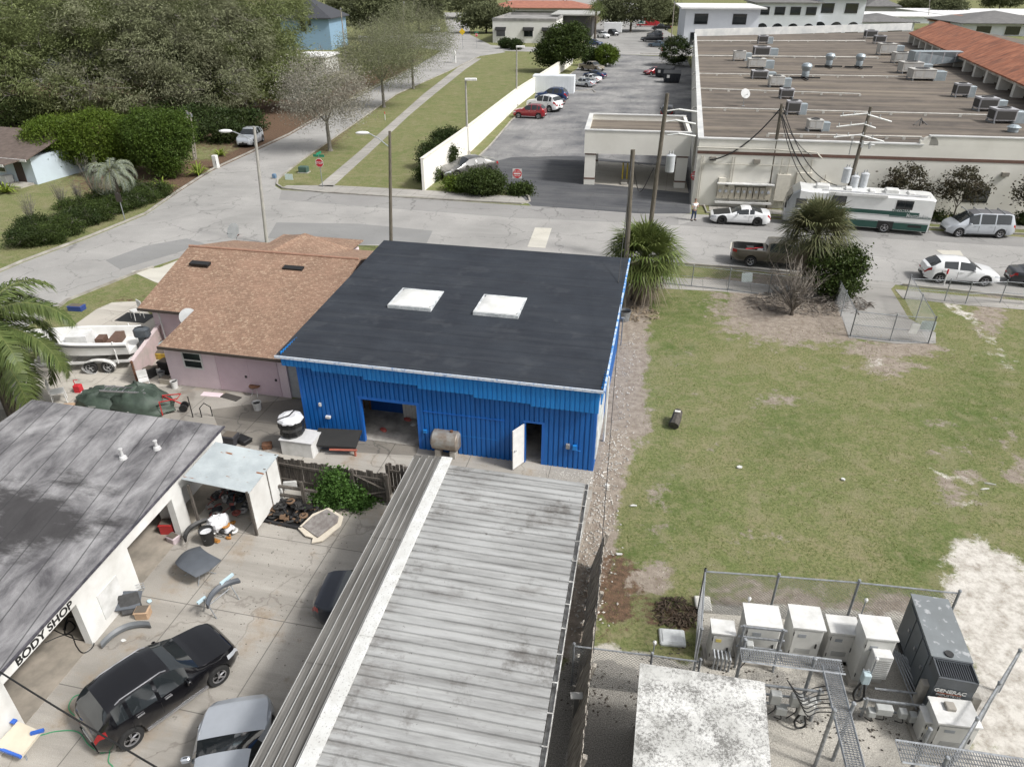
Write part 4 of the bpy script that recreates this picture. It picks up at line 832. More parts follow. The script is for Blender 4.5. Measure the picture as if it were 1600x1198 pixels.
# ---------------- far buildings ----------------
def far_block(name,label,cat,px0,px1,ybase,ytop,depth,wallm,roofm,roof='flat',wins=(),over=.6,ang=None,rise=2.,awn=False,arches=0):
    A,B=G(px0,ybase),G(px1,ybase+(px1-px0)*.0); a=FG.a if ang is None else ang
    L_=(B-A).length; h=max(2.2,ZH(ytop,(A.y+B.y)/2)); t=T(name,label,cat,A,a)
    w=MB(); w.bb(0,L_,0,depth,0,h); w.build('wall',wallm,t); r=MB(); o=over
    if roof=='flat': r.bb(-o,L_+o,-o,depth+o,h,h+.35)
    elif roof=='par':
        for q in((-.1,L_+.1,-.1,.4),(-.1,L_+.1,depth-.4,depth+.1),(-.1,.4,.4,depth-.4),(L_-.4,L_+.1,.4,depth-.4)): r.bb(q[0],q[1],q[2],q[3],h,h+.7)
        r.bb(.4,L_-.4,.4,depth-.4,h,h+.1)
    elif roof=='hip':
        i=min(L_,depth)/2+o; x0,x1,y0,y1=-o,L_+o,-o,depth+o; ix=min(i,(x1-x0)/2-.01); iy=min(i,(y1-y0)/2)
        if x1-x0>=y1-y0: T_=[(x0+iy,(y0+y1)/2),(x1-iy,(y0+y1)/2)]
        else: T_=[((x0+x1)/2,y0+ix),((x0+x1)/2,y1-ix)]
        vs=[(x0,y0,h),(x1,y0,h),(x1,y1,h),(x0,y1,h),(*T_[0],h+rise),(*T_[1],h+rise),(x0,y0,h-.25),(x1,y0,h-.25),(x1,y1,h-.25),(x0,y1,h-.25)]
        if x1-x0>=y1-y0: fs=[(0,1,5,4),(1,2,5),(2,3,4,5),(3,0,4)]
        else: fs=[(0,1,4),(1,2,5,4),(2,3,5),(3,0,4,5)]
        r.add(vs,fs+[(6,7,1,0),(7,8,2,1),(8,9,3,2),(9,6,0,3),(9,8,7,6)])
    r.build('roof',roofm,t)
    for (u0,u1,v0,v1) in wins:
        x0,x1,z0,z1=u0*L_,u1*L_,v0*h,v1*h; q=MB(); q.bb(x0-.15,x1+.15,-.1,-.003,z0-.15,z1+.15); wn=q.build('window',mat('window_trim_dark',(.06,.06,.065),.6) if 'two' in label or 'office' in label else white,t)
        q=MB(); q.bb(x0,x1,-.13,-.101,z0,z1); q.build('pane',glassd,wn)
        if awn: q=MB(); q.add([(x0-.3,-.004,z1+.6),(x1+.3,-.004,z1+.6),(x1+.3,-1.,z1-.1),(x0-.3,-1.,z1-.1),(x0-.3,-1.,z1-.3),(x1+.3,-1.,z1-.3)],[(0,3,2,1),(3,4,5,2)]); q.build('awning',black,wn)
    for i in range(arches):
        cx=(i+.5)*L_/arches; r_=L_/arches*.38; 
        q=MB(); vs=[(cx-r_,-.05,0),(cx+r_,-.05,0)]+[(cx+r_*math.cos(math.pi*k/10),-.05,h*.22+r_*math.sin(math.pi*k/10)) for k in range(11)]; q.add(vs,[(0,1)+tuple(range(2,13))]); q.build('arch_opening',glassd,t)
    return t
offw=mat('white_office_render',(.66,.69,.74),.8,(.6,.63,.68),.3); groof=mat('grey_flat_roof',(.3,.29,.28),.85,(.16,.16,.155),.25,det=8); gtile=mat('grey_tile_roof',(.17,.165,.16),.8,(.1,.1,.1),.7,stretch=(1,4,1))
wroof=mat('bright_white_roof',(.75,.75,.74),.7,(.6,.6,.6),.3)
far_block('office_building','two storey white office block with two dark framed windows beside the far car park','building',1066,1176,74,14,30,offw,wroof,'flat',((.13,.3,.62,.86),(.65,.82,.62,.86),(.1,.2,.08,.38),(.32,.6,.1,.4),(.72,.9,.1,.36)),1.4)
far_block('office_building','two storey white building with a row of dark arches behind the brown roof','building',1176,1268,58,4,24,offw,gtile,'hip',((.05,.2,.66,.86),(.3,.45,.66,.86),(.55,.7,.66,.86),(.8,.95,.66,.86)),1.,arches=4)
far_block('office_building','taller white office wing with paired dark windows above arches','building',1264,1338,58,-4,26,offw,gtile,'hip',((.15,.38,.62,.84),(.62,.85,.62,.84)),1.,arches=3)
far_block('office_building','low white building with grey tiled porch behind the parapet corner','building',1338,1420,54,34,22,offw,gtile,'hip',((.55,.8,.2,.6),),1.2,rise=2)
far_block('office_building','low white building with an awning row and a patchy flat roof by the crossing street','building',770,868,67,33,34,mat('white_render',(.68,.67,.65),.8,(.6,.6,.57),.3),groof,'par',((.06,.2,.3,.62),(.5,.64,.3,.62),(.8,.94,.3,.62)),.3,awn=True)
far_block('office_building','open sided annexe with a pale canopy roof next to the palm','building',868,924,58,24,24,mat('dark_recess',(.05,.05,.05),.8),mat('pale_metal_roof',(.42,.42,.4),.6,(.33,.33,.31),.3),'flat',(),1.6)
far_block('office_building','long low grey building with a red tiled roof edge behind the awning building','building',760,925,30,12,20,mat('grey_wall',(.42,.42,.42),.8),mat('red_tile',(.36,.15,.1),.8,(.25,.1,.07),.6),'hip',((.1,.9,.25,.7),),.8,rise=2.5)
far_block('villa','white villa with grey roof past the orange tiled wing','building',1500,1640,56,36,30,offw,gtile,'hip',((.15,.3,.1,.75),(.45,.6,.1,.75),(.75,.85,.1,.7)),1.5,rise=3)
far_block('warehouse','long white flat roofed warehouse at the upper right edge','building',1470,1700,34,24,60,offw,wroof,'flat',(),.5)
far_block('warehouse','low white flat roofed warehouse behind the grey porch roofs','building',1330,1490,36,28,40,offw,wroof,'flat',(),.5)
far_block('house','dark roofed house among the trees at the top edge','house',1352,1400,22,10,30,mat('grey_wall',(.42,.42,.42),.8),gtile,'hip',(),1,rise=4)
far_block('house','small orange tiled building behind the terracotta roof','house',1480,1530,52,36,18,cream,mat('orange_tile',(.42,.17,.08),.8,(.34,.13,.07),.5),'hip',(),1,rise=2)
bl=mat('light_blue_siding',(.22,.34,.46),.7,(.19,.3,.41),1.,stretch=(.1,.1,12))
dk=mat('charcoal_shingles',(.05,.053,.062),.9,(.035,.038,.045),3.)
far_block('blue_house','two storey light blue house with a charcoal hip roof','house',444,520,78,28,16,bl,dk,'hip',((.42,.51,.6,.93),(.57,.62,.78,.92)),.9,ang=R(-4),rise=4)
q=far_block('garage','white low garage in front of the light blue house','garage',462,512,118,90,8,mat('dull_white_wall',(.5,.5,.48),.8),wroof,'flat',((.3,.7,.1,.5),),.4,ang=R(-6))
def left_house():
    z=2.5; A=G(-90,300); t=T('left_house','pale blue cottage with a brown roof at the left edge','house',G(0,283),R(-17))
    w=MB(); w.bb(-12,4.7,0,9,0,z); w.build('wall',mat('pale_blue_wall',(.5,.58,.64),.8,(.45,.52,.57),.6),t)
    r=MB(); r.slab([(-12,-.9,z+.05),(5.3,-.9,z+.05),(4.9,5,z+1.5),(-12,5,z+1.5)],.1); r.slab([(-12,5,z+1.5),(4.9,5,z+1.5),(5.5,10,z+.1),(-12,10,z+.1)],.1); r.slab([(1.6,-2.6,z-.1),(4.4,-2.6,z-.1),(4.6,-.8,z+.04),(1.6,-.8,z+.04)],.12)
    r.build('roof',mat('brown_shingle_plain',(.13,.1,.085),.9,(.085,.065,.055),2.),t)
    f=MB(); f.bb(-12,5.3,-.97,-.905,z-.15,z+.06); f.bb(1.55,4.45,-2.66,-2.605,z-.3,z-.08); f.build('fascia',white,t)
    w_=MB(); w_.bb(-1.7,1.3,-.06,-.003,.9,2.0); wn=w_.build('window',white,t)
    for i in range(3): p=MB(); p.bb(-1.6+i*.97,-.72+i*.97,-.085,-.061,1.0,1.9); p.build('pane',glassd,wn)
    d=MB(); d.bb(2.5,3.5,-.06,-.003,0,2.0); d.build('door',mat('dark_brown_door',(.05,.03,.025),.6),t)
    d=MB(); d.bb(2.2,4.4,-1.6,-.1,0,.18); d.build('porch',conc,t)
    d=MB(); d.bb(1.2,2.0,-.9,-.1,0,.8); d.build('planter',whitew,t)
left_house()
q=far_block('house','grey roofed house half hidden under the big oaks','house',250,470,150,128,10,mat('teal_white_wall',(.5,.62,.6),.8,(.42,.52,.5),.8),mat('grey_metal_roof',(.36,.36,.35),.6,(.25,.25,.25),.3),'hip',((.2,.3,.2,.7),(.6,.7,.2,.7)),1.,ang=R(-8),rise=1.6)
q=far_block('house','white walled house glimpsed behind the left oak','house',20,190,128,100,12,white,dk,'hip',((.3,.4,.3,.7),),1.,ang=R(-6),rise=2)
far_block('house','pale house behind the trees at the top left','house',420,450,22,10,12,white,gtile,'hip',(),1,rise=2)
# ================= VEHICLES =================
def paint(name,c,metal=.25,rough=.28):
    return mat('paint_'+name,c,rough,tuple(x*.9 for x in c),1.5,metal=metal,coat=.7)
def interp(pr,x):
    if x<=pr[0][0]: return pr[0][1]
    for (a,b),(c,d) in zip(pr[:-1],pr[1:]):
        if x<=c: k=(x-a)/(c-a) if c>a else 0; return b+(d-b)*k
    return pr[-1][1]
# x from the front bumper. top: centre line; belt: shoulder line
KIND={
 'suv':dict(L=4.32,W=1.9,fo=.84,wb=2.7,r=.36,zb=.24,top=[(0,.64),(.05,.84),(.2,.98),(.6,1.06),(1.1,1.12),(1.28,1.17),(1.7,1.5),(2.0,1.65),(2.4,1.73),(3.0,1.73),(3.5,1.68),(3.8,1.6),(4.15,1.22),(4.28,1.08),(4.32,.85)],belt=[(0,.6),(.1,.82),(1.1,1.04),(2.4,1.07),(4.0,1.16),(4.2,1.1),(4.32,.85)],ws=(1.28,2.0),rg=(3.8,4.15),sw=[(1.65,2.5),(2.6,3.3),(3.4,3.72)],tum=.2,rails=1),
 'sedan':dict(L=4.75,W=1.82,fo=.92,wb=2.75,r=.33,zb=.2,top=[(0,.5),(.06,.66),(.3,.78),(1.2,.92),(1.35,.95),(2.1,1.38),(2.6,1.45),(3.2,1.42),(4.0,1.08),(4.1,1.05),(4.6,1.02),(4.72,.92),(4.75,.7)],belt=[(0,.5),(.1,.64),(1.2,.86),(2.5,.92),(4.0,.98),(4.6,.95),(4.75,.7)],ws=(1.35,2.1),rg=(3.2,4.0),sw=[(1.75,2.65),(2.75,3.45)],tum=.24),
 'coupe':dict(L=4.8,W=1.92,fo=.95,wb=2.81,r=.36,zb=.17,top=[(0,.45),(.06,.66),(.3,.78),(1.5,.95),(1.65,.98),(2.4,1.30),(2.8,1.36),(3.2,1.33),(4.1,1.06),(4.2,1.04),(4.7,1.05),(4.78,.85),(4.8,.6)],belt=[(0,.45),(.1,.66),(1.4,.87),(2.5,.9),(3.6,.98),(4.6,1.0),(4.8,.6)],ws=(1.65,2.4),rg=(3.2,4.1),sw=[(2.05,3.0),(3.08,3.45)],tum=.26),
 'hatch':dict(L=4.35,W=1.78,fo=.9,wb=2.6,r=.33,zb=.2,top=[(0,.5),(.06,.66),(.3,.82),(1.05,.95),(1.2,.99),(1.95,1.42),(2.5,1.48),(3.3,1.44),(3.6,1.38),(4.1,1.03),(4.28,.98),(4.35,.7)],belt=[(0,.5),(.1,.64),(1.1,.9),(2.5,.95),(3.9,1.05),(4.2,.95),(4.35,.7)],ws=(1.2,1.95),rg=(3.6,4.1),sw=[(1.6,2.5),(2.6,3.4)],tum=.24),
 'van':dict(L=4.75,W=1.8,fo=.8,wb=2.86,r=.33,zb=.22,top=[(0,.5),(.06,.72),(.2,.86),(.55,1.0),(.7,1.06),(1.55,1.66),(2.0,1.76),(4.0,1.75),(4.35,1.68),(4.6,1.1),(4.7,.95),(4.75,.6)],belt=[(0,.5),(.1,.7),(.6,.95),(2,1.0),(4.4,1.02),(4.6,.95),(4.75,.6)],ws=(.7,1.55),rg=(4.35,4.6),sw=[(1.3,2.0),(2.1,3.1),(3.18,4.2)],tum=.2,rails=1),
 'pickup':dict(L=5.85,W=1.98,fo=.95,wb=3.6,r=.38,zb=.38,top=[(0,.7),(.06,.95),(.3,1.08),(1.4,1.18),(1.5,1.22),(2.1,1.72),(2.4,1.8),(3.2,1.79),(3.5,1.74),(3.62,1.2),(3.7,1.18),(5.85,1.18)],belt=[(0,.7),(.1,.92),(1.4,1.12),(3.5,1.16),(5.85,1.16)],ws=(1.5,2.1),rg=(3.5,3.62),sw=[(1.95,2.75),(2.85,3.4)],tum=.18,bed=(3.75,5.75)),
}
RIMS={'alloy':chrome,'black':black,'steel':mat('steel_wheel',(.3,.3,.3),.5)}
def wheel(par,x,y,r,side,rim,w=.23):
    m=MB(); m.lathe([(r*.62,-w/2),(r*.93,-w/2),(r,-w*.3),(r,w*.3),(r*.93,w/2),(r*.62,w/2)],(0,0,0),22,'Y',cap=False)
    m.lathe([(r*.62,w*.1),(.02,w*.1)],(0,0,0),22,'Y'); t=m.build('wheel',rubber,par,smooth=True,ang=40); t.location=(x,y,r)
    q=MB(); o=side*(w/2-.02)
    q.lathe([(r*.63,o+side*.012),(r*.55,o),(r*.55,o-side*.03)],(0,0,0),22,'Y',cap=False)
    for i in range(5):
        a=i*2*math.pi/5+.3
        for da in(-.13,.13):
            q.add([(r*.1*math.cos(a+da*2),o,r*.1*math.sin(a+da*2)),(r*.58*math.cos(a+da-.05),o,r*.58*math.sin(a+da-.05)),(r*.58*math.cos(a+da+.08),o,r*.58*math.sin(a+da+.08)),(r*.12*math.cos(a+da*2+.5),o-side*.02,r*.12*math.sin(a+da*2+.5))],[(0,1,2,3)])
    q.cyl((0,o-.02,0),(0,o+side*.015,0),r*.17,n=12); q.build('rim',rim,t)
def car(kind,pm,label,cat,F=None,Rr=None,at=None,head=None,scale=None,rim='alloy',hood=None,group=None,roofm=None,lamp=True,seen='right',det=True):
    k=KIND[kind]; L,W,fo,wb,r,zb=(k[a] for a in('L','W','fo','wb','r','zb')); side=1 if seen=='left' else -1
    if F is not None:
        a,b=G(*F),G(*Rr); d=a-b; s=scale or d.length/wb; hd=math.atan2(d.y,d.x); mid=(a+b)/2
        n=Vector((-math.sin(hd),math.cos(hd),0)); loc=mid-n*side*(W/2-.06)*s   # contact points are on the seen side
        off=(L/2-(fo+wb/2))*s; loc=loc-Vector((math.cos(hd),math.sin(hd),0))*off*1.0
    else: loc=at; hd=head; s=scale or 1
    t=T({'suv':'suv','sedan':'sedan_car','coupe':'sports_coupe','hatch':'hatchback_car','van':'minivan','pickup':'pickup_truck'}[kind],label,cat,(loc.x,loc.y,.02),hd,group); t.scale=(s,s,s)
    X=lambda x: L/2-x
    st=sorted(set([round(v,3) for v in [0,.05,.12,.25,.45]+list(np.arange(.6,L-.3,.16))+[L-.3,L-.12,L-.03,L]+[p[0] for p in k['top']]+[q for w_ in k['sw'] for q in w_]+[q for q in k['ws']+k['rg']]+[w0+dx for w0 in(fo,fo+wb) for dx in(-r*1.15,-r*1.1,-r*.9,-r*.6,-r*.25,r*.25,r*.6,r*.9,r*1.1,r*1.15)]]))
    st=[x for x in st if 0<=x<=L]
    if 'bed' in k: st=sorted(set(st+[k['bed'][0],k['bed'][0]+.03,k['bed'][1],k['bed'][1]+.03]))
    def hw(x): e=min(x,L-x); return W/2*(1-.30*max(0,1-e/.55)**2.2-.03*max(0,1-e/1.4))
    rings=[]
    for x in st:
        h=hw(x); tp=interp(k['top'],x); be=min(interp(k['belt'],x),tp-.015); ar=0
        for w0 in(fo,fo+wb):
            dx=abs(x-w0); R_=r*1.12
            if dx<R_: ar=max(ar,r+math.sqrt(R_*R_-dx*dx))
        e=min(x,L-x); b0=zb+.10*max(0,1-e/.4)
        z0=max(b0,ar); z1=max(b0+.12,ar+.02); z2=max(.58*be,ar+.04); cab=min(1,max(0,(tp-be)/.5))
        tw=h*(.93-k['tum']*cab); z3=be
        inner=tp
        p=[(h*.9,z0),(h*.975,z1),(h,z2),(h*.985,(z2+z3)/2+.03),(h*.955,z3),(tw,tp-.06*cab-.012),(tw*.86,tp-.012*(1+cab)),(tw*.5,tp),(0,tp+.008)]
        if 'bed' in k and k['bed'][0]+.02<x<k['bed'][1]+.02: fl=.72; p[5]=(tw*.96,tp); p[6]=(tw*.88,tp); p[7]=(tw*.86,fl); p[8]=(0,fl)
        rings.append([(X(x),y,z) for y,z in p])
    n=9; B=MB();GW=MB();SWs=[];LAMPS=[];RG=MB();HD=MB();RF=MB();BD=MB()
    idx=len(rings)
    for sd in(1,-1):
        vs=[(x,y*sd,z) for rg in rings for x,y,z in rg]
        F_={'b':[],'w':[],'r':[],'h':[],'f':[],'d':[],'hl':[],'tl':[]}; SF=[[] for _ in k['sw']]
        for i in range(idx-1):
            xm=(st[i]+st[i+1])/2
            for j in range(n-1):
                f=(i*n+j,(i+1)*n+j,(i+1)*n+j+1,i*n+j+1)
                if sd<0: f=f[::-1]
                key='b'
                if j>=4:
                    if k['ws'][0]<xm<k['ws'][1] and j>=5: key='w'
                    elif k['rg'][0]<xm<k['rg'][1] and j>=5: key='r'
                    elif j==4 and any(a<xm<b for a,b in k['sw']): key='s'
                    elif hood and .25<xm<k['ws'][0]-.05 and j>=5: key='h'
                    elif roofm and k['ws'][1]<xm<k['rg'][0] and j>=6: key='f'
                    if 'bed' in k and k['bed'][0]<xm<k['bed'][1]+.03 and j>=6: key='d'
                if det and j in(3,) and xm<.45: key='hl'
                if det and j==3 and xm>L-.30: key='tl'
                if key=='s': SF[[a<xm<b for a,b in k['sw']].index(True)].append(f)
                else: F_[key].append(f)
        for e,(r0,lk) in enumerate(((0,'hl'),((idx-1)*n,'tl'))):   # bumper ends, lamps wrap round them
            base=len(vs); vs+=[(vs[r0+j][0]+(.03 if e==0 else -.03)*-1*0,vs[r0+j][1]*.5,vs[r0+j][2]) for j in range(n)]
            flip=(e==0)^(sd<0)
            for j in range(n-1):
                f=(r0+j,r0+j+1,base+j+1,base+j); f=f[::-1] if flip else f
                F_[lk if det and j in((3,)) else 'b'].append(f)
            g_=tuple(range(base,base+n)); F_['b'].append(g_[::-1] if flip else g_)
        for mb,key in((B,'b'),(GW,'w'),(RG,'r'),(HD,'h'),(RF,'f'),(BD,'d')):
            if F_[key]: mb.add(vs,F_[key])
        for fs in SF:
            if fs: SWs.append(MB().add(vs,fs))
        for lk in('hl','tl'):
            if F_[lk]: LAMPS.append((lk,MB().add(vs,F_[lk])))
    def clean(o):
        import bmesh
        bm=bmesh.new(); bm.from_mesh(o.data); bmesh.ops.delete(bm,geom=[v for v in bm.verts if not v.link_faces],context='VERTS'); bmesh.ops.remove_doubles(bm,verts=bm.verts,dist=.002); bm.to_mesh(o.data); bm.free()
        o.data.polygons.foreach_set('use_smooth',[True]*len(o.data.polygons)); o.data.set_sharp_from_angle(angle=R(38)); return o
    body=clean(B.build('body',pm,t)); clean(GW.build('windscreen',glassd,t)); [clean(q.build('side_window',glassd,t)) for q in SWs]; [clean(q.build('headlight' if lk=='hl' else 'tail_light',clearl if lk=='hl' else redl,t)) for lk,q in LAMPS]; clean(RG.build('rear_window',glassd,t))
    if HD.f: clean(HD.build('bonnet',hood,t))
    if RF.f: clean(RF.build('roof_panel',roofm,t))
    if BD.f: clean(BD.build('load_bed',mat('bed_liner',(.03,.03,.03),.8),t))
    u=MB(); u.bb(X(L-.25),X(.25),-W*.4,W*.4,zb+.02,.62); u.build('underbody',black,t)
    rm=RIMS[rim]
    for x in(fo,fo+wb):
        for sd in(1,-1): wheel(t,X(x),sd*(W/2-.125),r,sd,rm)
    if det:
        for sd in(1,-1):
            m=MB(); xm=k['sw'][0][0]+.08; m.bev((X(xm),sd*(W/2+.08),interp(k['belt'],xm)+.06),(.12,.22,.13),.03); m.build('wing_mirror',pm,t)
            for a,b in k['sw'][:2]:
                m=MB(); m.box((X(b-.18),sd*(W/2+.005),interp(k['belt'],b)-.12),(.2,.03,.03)); m.build('door_handle',chrome if kind=='suv' else pm,t)
                m=MB(); m.box((X(b+.05),sd*(W/2*.992),interp(k['belt'],b)*.66),(.012,.02,.42)); m.build('door_gap',black,t)
            if k.get('rails'):
                m=MB(); zr=interp(k['top'],2.6); m.tube([(X(2.1),sd*W*.335,zr-.1),(X(2.25),sd*W*.335,zr-.03),(X(3.4),sd*W*.33,zr-.05),(X(3.55),sd*W*.33,zr-.12)],.018,6); m.build('roof_rail',chrome,t)
            m=MB(); m.box((0,sd*W*.478,zb+.03),(wb-2.3*r,.05,.08)); m.build('sill_trim',black if kind!='suv' else chrome,t)
        m=MB(); m.box((X(.03),0,.42),(.1,W*.5,.16)); m.build('grille',black,t)
        m=MB(); m.box((X(L-.005),0,.55),(.05,.5,.13)); m.build('number_plate',white,t)
        m=MB(); m.box((X(L-.03),0,.34),(.1,W*.6,.12)); m.build('rear_bumper',black,t)
    return t
wp=paint('white',(.75,.76,.77),.0); bk=paint('black',(.008,.008,.01),.2,.12); sv=paint('silver',(.5,.53,.57),.35); gy=paint('grey',(.16,.17,.19),.5); rd=paint('red',(.25,.012,.02),.3)
bu=paint('blue',(.015,.04,.12),.4); dk_=paint('dark',(.02,.022,.028),.3); tan=paint('tan',(.33,.29,.23),.4); brz=paint('bronze',(.14,.125,.10),.5,.4)
car('coupe',wp,'white sports coupe with a matt black bonnet parked on the street behind the motorhome','car',(1127,351),(1182,354),rim='black',hood=mat('matt_black_bonnet',(.02,.02,.02),.45),seen='left')
car('van',sv,'silver minivan with roof racks parked behind the motorhome','minivan',(1496,371),(1560,373),seen='left',roofm=mat('van_roof_dark',(.13,.13,.14),.4))
car('hatch',wp,'white hatchback with a sunroof parked by the chain link gates','car',(1536,448),(1465,443),seen='right',roofm=None)
car('sedan',dk_,'dark car cut off by the right edge of the photo','car',(1675,456),(1604,450),seen='right')
car('pickup',brz,'bronze pickup truck with junk in its open bed, parked by the sabal palm','pickup truck',(1256,424),(1171,417),seen='right')
SUV=car('suv',bk,'shiny black suv parked in front of the open garage bays','suv',(346,1068),(211,1166),seen='right')
c=G(352,1185,.0); car('sedan',sv,'silver sedan cut off by the bottom edge beside the black suv','car',at=G(383,1112)-Vector((math.cos(R(101)),math.sin(R(101)),0))*2.35,head=R(101),scale=1.0)
car('sedan',paint('navy_grey',(.03,.035,.05),.4),'dark blue grey sedan half hidden under the carport roof','car',at=G(613,962),head=R(-6),scale=.97)
car('suv',sv,'silver car parked in the shade of the oaks by the side street','car',(393,232),(416,219),seen='left',scale=1.05)
car('sedan',paint('champagne',(.13,.127,.12),.4),'silver sedan parked at the end of the white wall behind the bushes','car',(714,281),(763,274),seen='left')
car('suv',rd,'red suv, nearest in the row along the white wall','car',(810,185),(841,186.5),seen='left',rim='alloy')
car('suv',wp,'white suv next to the red one in the car park','car',(829,172),(858,176),seen='left')
car('sedan',dk_,'dark sedan squeezed between the white and blue suvs','car',(838,166),(866,168),seen='left')
car('suv',bu,'dark blue suv next to the white container','car',(844,159),(875,160.5),seen='left')
car('sedan',sv,'silver sedan right of the white container','car',(897,135),(915,137),seen='left',scale=1.0)
car('sedan',wp,'white sedan second from the container','car',(906,128),(927,130.5),seen='left',scale=1.)
car('sedan',bu,'blue sedan between the white sedan and the tan pickup','car',(914,122),(935,124),seen='left',scale=1.)
car('pickup',tan,'tan pickup truck at the far end of the wall row','pickup truck',(936,114),(904,110),seen='right',scale=1.05)
car('suv',dk_,'black off-road car parked just behind the canopy roof','car',at=G(1042,184),head=R(75),scale=1.0)
car('sedan',rd,'red sedan parked beside the dumpsters','car',(1018,118),(1034,117),seen='left',scale=1.)
car('suv',wp,'white suv in the far lot beside the white trailer','car',(947,61),(930,59),seen='right',scale=1.1)
car('suv',dk_,'black suv beside the white trailer in the far lot','car',(961,57),(947,55),seen='right',scale=1.1)
car('sedan',bu,'dark blue sedan parked below the thin palm in the far lot','car',(933,72),(918,71),seen='right',scale=1.1)
car('sedan',paint('steel_blue',(.12,.17,.22),.4),'steel blue sedan, front one of the far right row','car',(1016,74),(1034,75),seen='left',scale=1.15)
car('pickup',dk_,'black pickup truck behind the steel blue sedan','pickup truck',(1006,66),(1030,66),seen='left',scale=1.1)
car('suv',gy,'dark grey suv, third of the far right row','car',(1014,59),(1034,59),seen='left',scale=1.15)
car('pickup',bk,'black pickup truck, fourth of the far right row','pickup truck',(1022,48),(1044,48),seen='left',scale=1.15)
car('suv',wp,'white suv at the far end near the red and white van','car',(1036,31),(1050,32),seen='left',scale=1.2)
car('suv',wp,'small white car far up the side street under the trees','car',at=G(680,50),head=R(70),scale=1.2)

# minivan roof racks
# motorhome
def motorhome():
    a,b=G(1221,351),G(1447,370); d=(b-a); Lr=d.length; hd=math.atan2(d.y,d.x); W=2.5
    t=T('motorhome','long white and green motorhome with a silver front parked on the street','motorhome',a,hd)
    # local x: 0 front .. Lr rear, y 0 (seen side) .. W
    zb,zt=.35,2.85; st=[0,.06,.3,.7,1.2,2]; prof=[]
    m=MB(); rg=[]
    for x,ins,zt_ in((-.05,.5,1.0),(-.02,.22,1.45),(.12,.1,1.9),(.45,.03,2.6),(.95,0,2.93),(1.6,0,zt),(Lr-.4,0,zt),(Lr,.02,zt-.05)):
        y0,y1=ins,W-ins; b_=.12; rg.append([(x,y0,zb),(x,y1,zb),(x,y1,zt_-b_),(x,y1-b_,zt_),(x,y0+b_,zt_),(x,y0,zt_-b_)])
    m.loft([r_[::-1] for r_ in rg[4:]],False,True); m.build('body',paint('motorhome_white',(.74,.75,.74),0,.35),t,smooth=True,ang=30); m=MB(); m.loft([r_[::-1] for r_ in rg[:5]],True,False); m.build('silver_nose',paint('motorhome_nose',(.3,.32,.33),.4),t,smooth=True,ang=30)
    grn=mat('dark_green_band',(.02,.075,.06),.4); slv=paint('motorhome_silver',(.4,.42,.43),.4)
    m=MB(); m.bb(2.0,Lr-.1,-.012,-.002,zb+.02,zb+.55); m.bb(3.3,Lr-.9,-.012,-.002,1.45,1.75); m.bb(7.6,Lr-.05,-.012,-.002,1.32,1.45); m.build('green_band',grn,t)
    m=MB(); m.bb(1.0,Lr-.1,-.016,-.013+.01,zb+.58,zb+.64); m.bb(3.3,Lr,-.014,-.003,1.36,1.4); m.build('grey_pinstripe',slv,t)
    m=MB(); m.add([(-.055,.5,1.15),(-.055,W-.5,1.15),(.10,W-.2,1.95),(.42,W-.15,2.55),(.42,.15,2.55),(.10,.2,1.95)],[(0,5,2,1),(5,4,3,2)]); o=m.build('windscreen',glassd,t)
    m=MB(); m.bb(.75,1.55,-.014,-.002,1.45,2.2); m.bb(1.7,2.7,-.014,-.002,1.5,2.2); m.build('cab_window',glassd,t)
    for x0,x1,z0,z1 in((3.4,4.3,1.95,2.55),(Lr*.755,Lr*.855,2.0,2.55)):
        m=MB(); m.bb(x0-.06,x1+.06,-.02,-.002,z0-.06,z1+.06); w_=m.build('window',dsteel,t); m=MB(); m.bb(x0,(x0+x1)/2-.02,-.03,-.021,z0,z1); m.bb((x0+x1)/2+.02,x1,-.03,-.021,z0,z1); m.build('pane',glassd,w_)
    for x in(1.75,Lr*.71):
        for y,s in((.1,-1),(W-.1,1)): wheel(t,x,y,.44,s,chrome,.28)
        m=MB(); m.prism([(0,0)]*0 or [(x-.56,-.018),(x+.56,-.018),(x+.56,.3),(x-.56,.3)],.36,.95) ; m.build('wheel_arch',black,t)
    m=MB(); m.bb(Lr*.86,Lr*.95,-.02,-.002,.62,.8); m.bb(Lr-.02,Lr+.06,.1,W-.1,.35,.6); m.build('black_vent',black,t)
    m=MB(); m.bb(Lr-.3,Lr-.05,.3,.6,.15,.4); m.build('exhaust',black,t)
    for x,w_,h in((2.6,1.0,.3),(Lr*.72,1.0,.3),(4.5,.5,.2),(6.2,.45,.15),(Lr*.85,.5,.15)):
        m=MB(); m.bev((x,W*.5,zt+h/2),(w_,.8,h),.06); m.build('roof_unit',white,t)
    m=MB(); m.tube([(2.5,.25,zt+.08),(Lr-.6,.25,zt+.08)],.04,5); m.tube([(Lr-.4,.3,zt+.01),(Lr-.4,.3,zt+.15),(Lr-1.6,.3,zt+.15)],.02,5); m.build('roof_rail',chrome,t)
    m=MB(); m.bb(3.0,Lr*.68,-.14,-.003,2.72,2.9); m.build('awning_roll',white,t)
    m=MB(); m.tube([(-.05,-.05,2.2),(.0,-.35,2.1),(.0,-.35,1.8)],.03,5); m.box((0,-.37,1.7),(.12,.14,.4)); m.build('mirror_arm',black,t)
    text('Mountain Aire',.42,mat('logo_silver',(.5,.52,.52),.4),t,(Lr*.905,-.02,1.5),(R(90),0,0),.003,'lettering',.004,.62)
    text('NEWMAR',.22,grn,t,(Lr*.79,-.016,1.9-.06),(R(90),0,0),.003,'lettering',.004,1.3)
motorhome()
def racks():
    pass
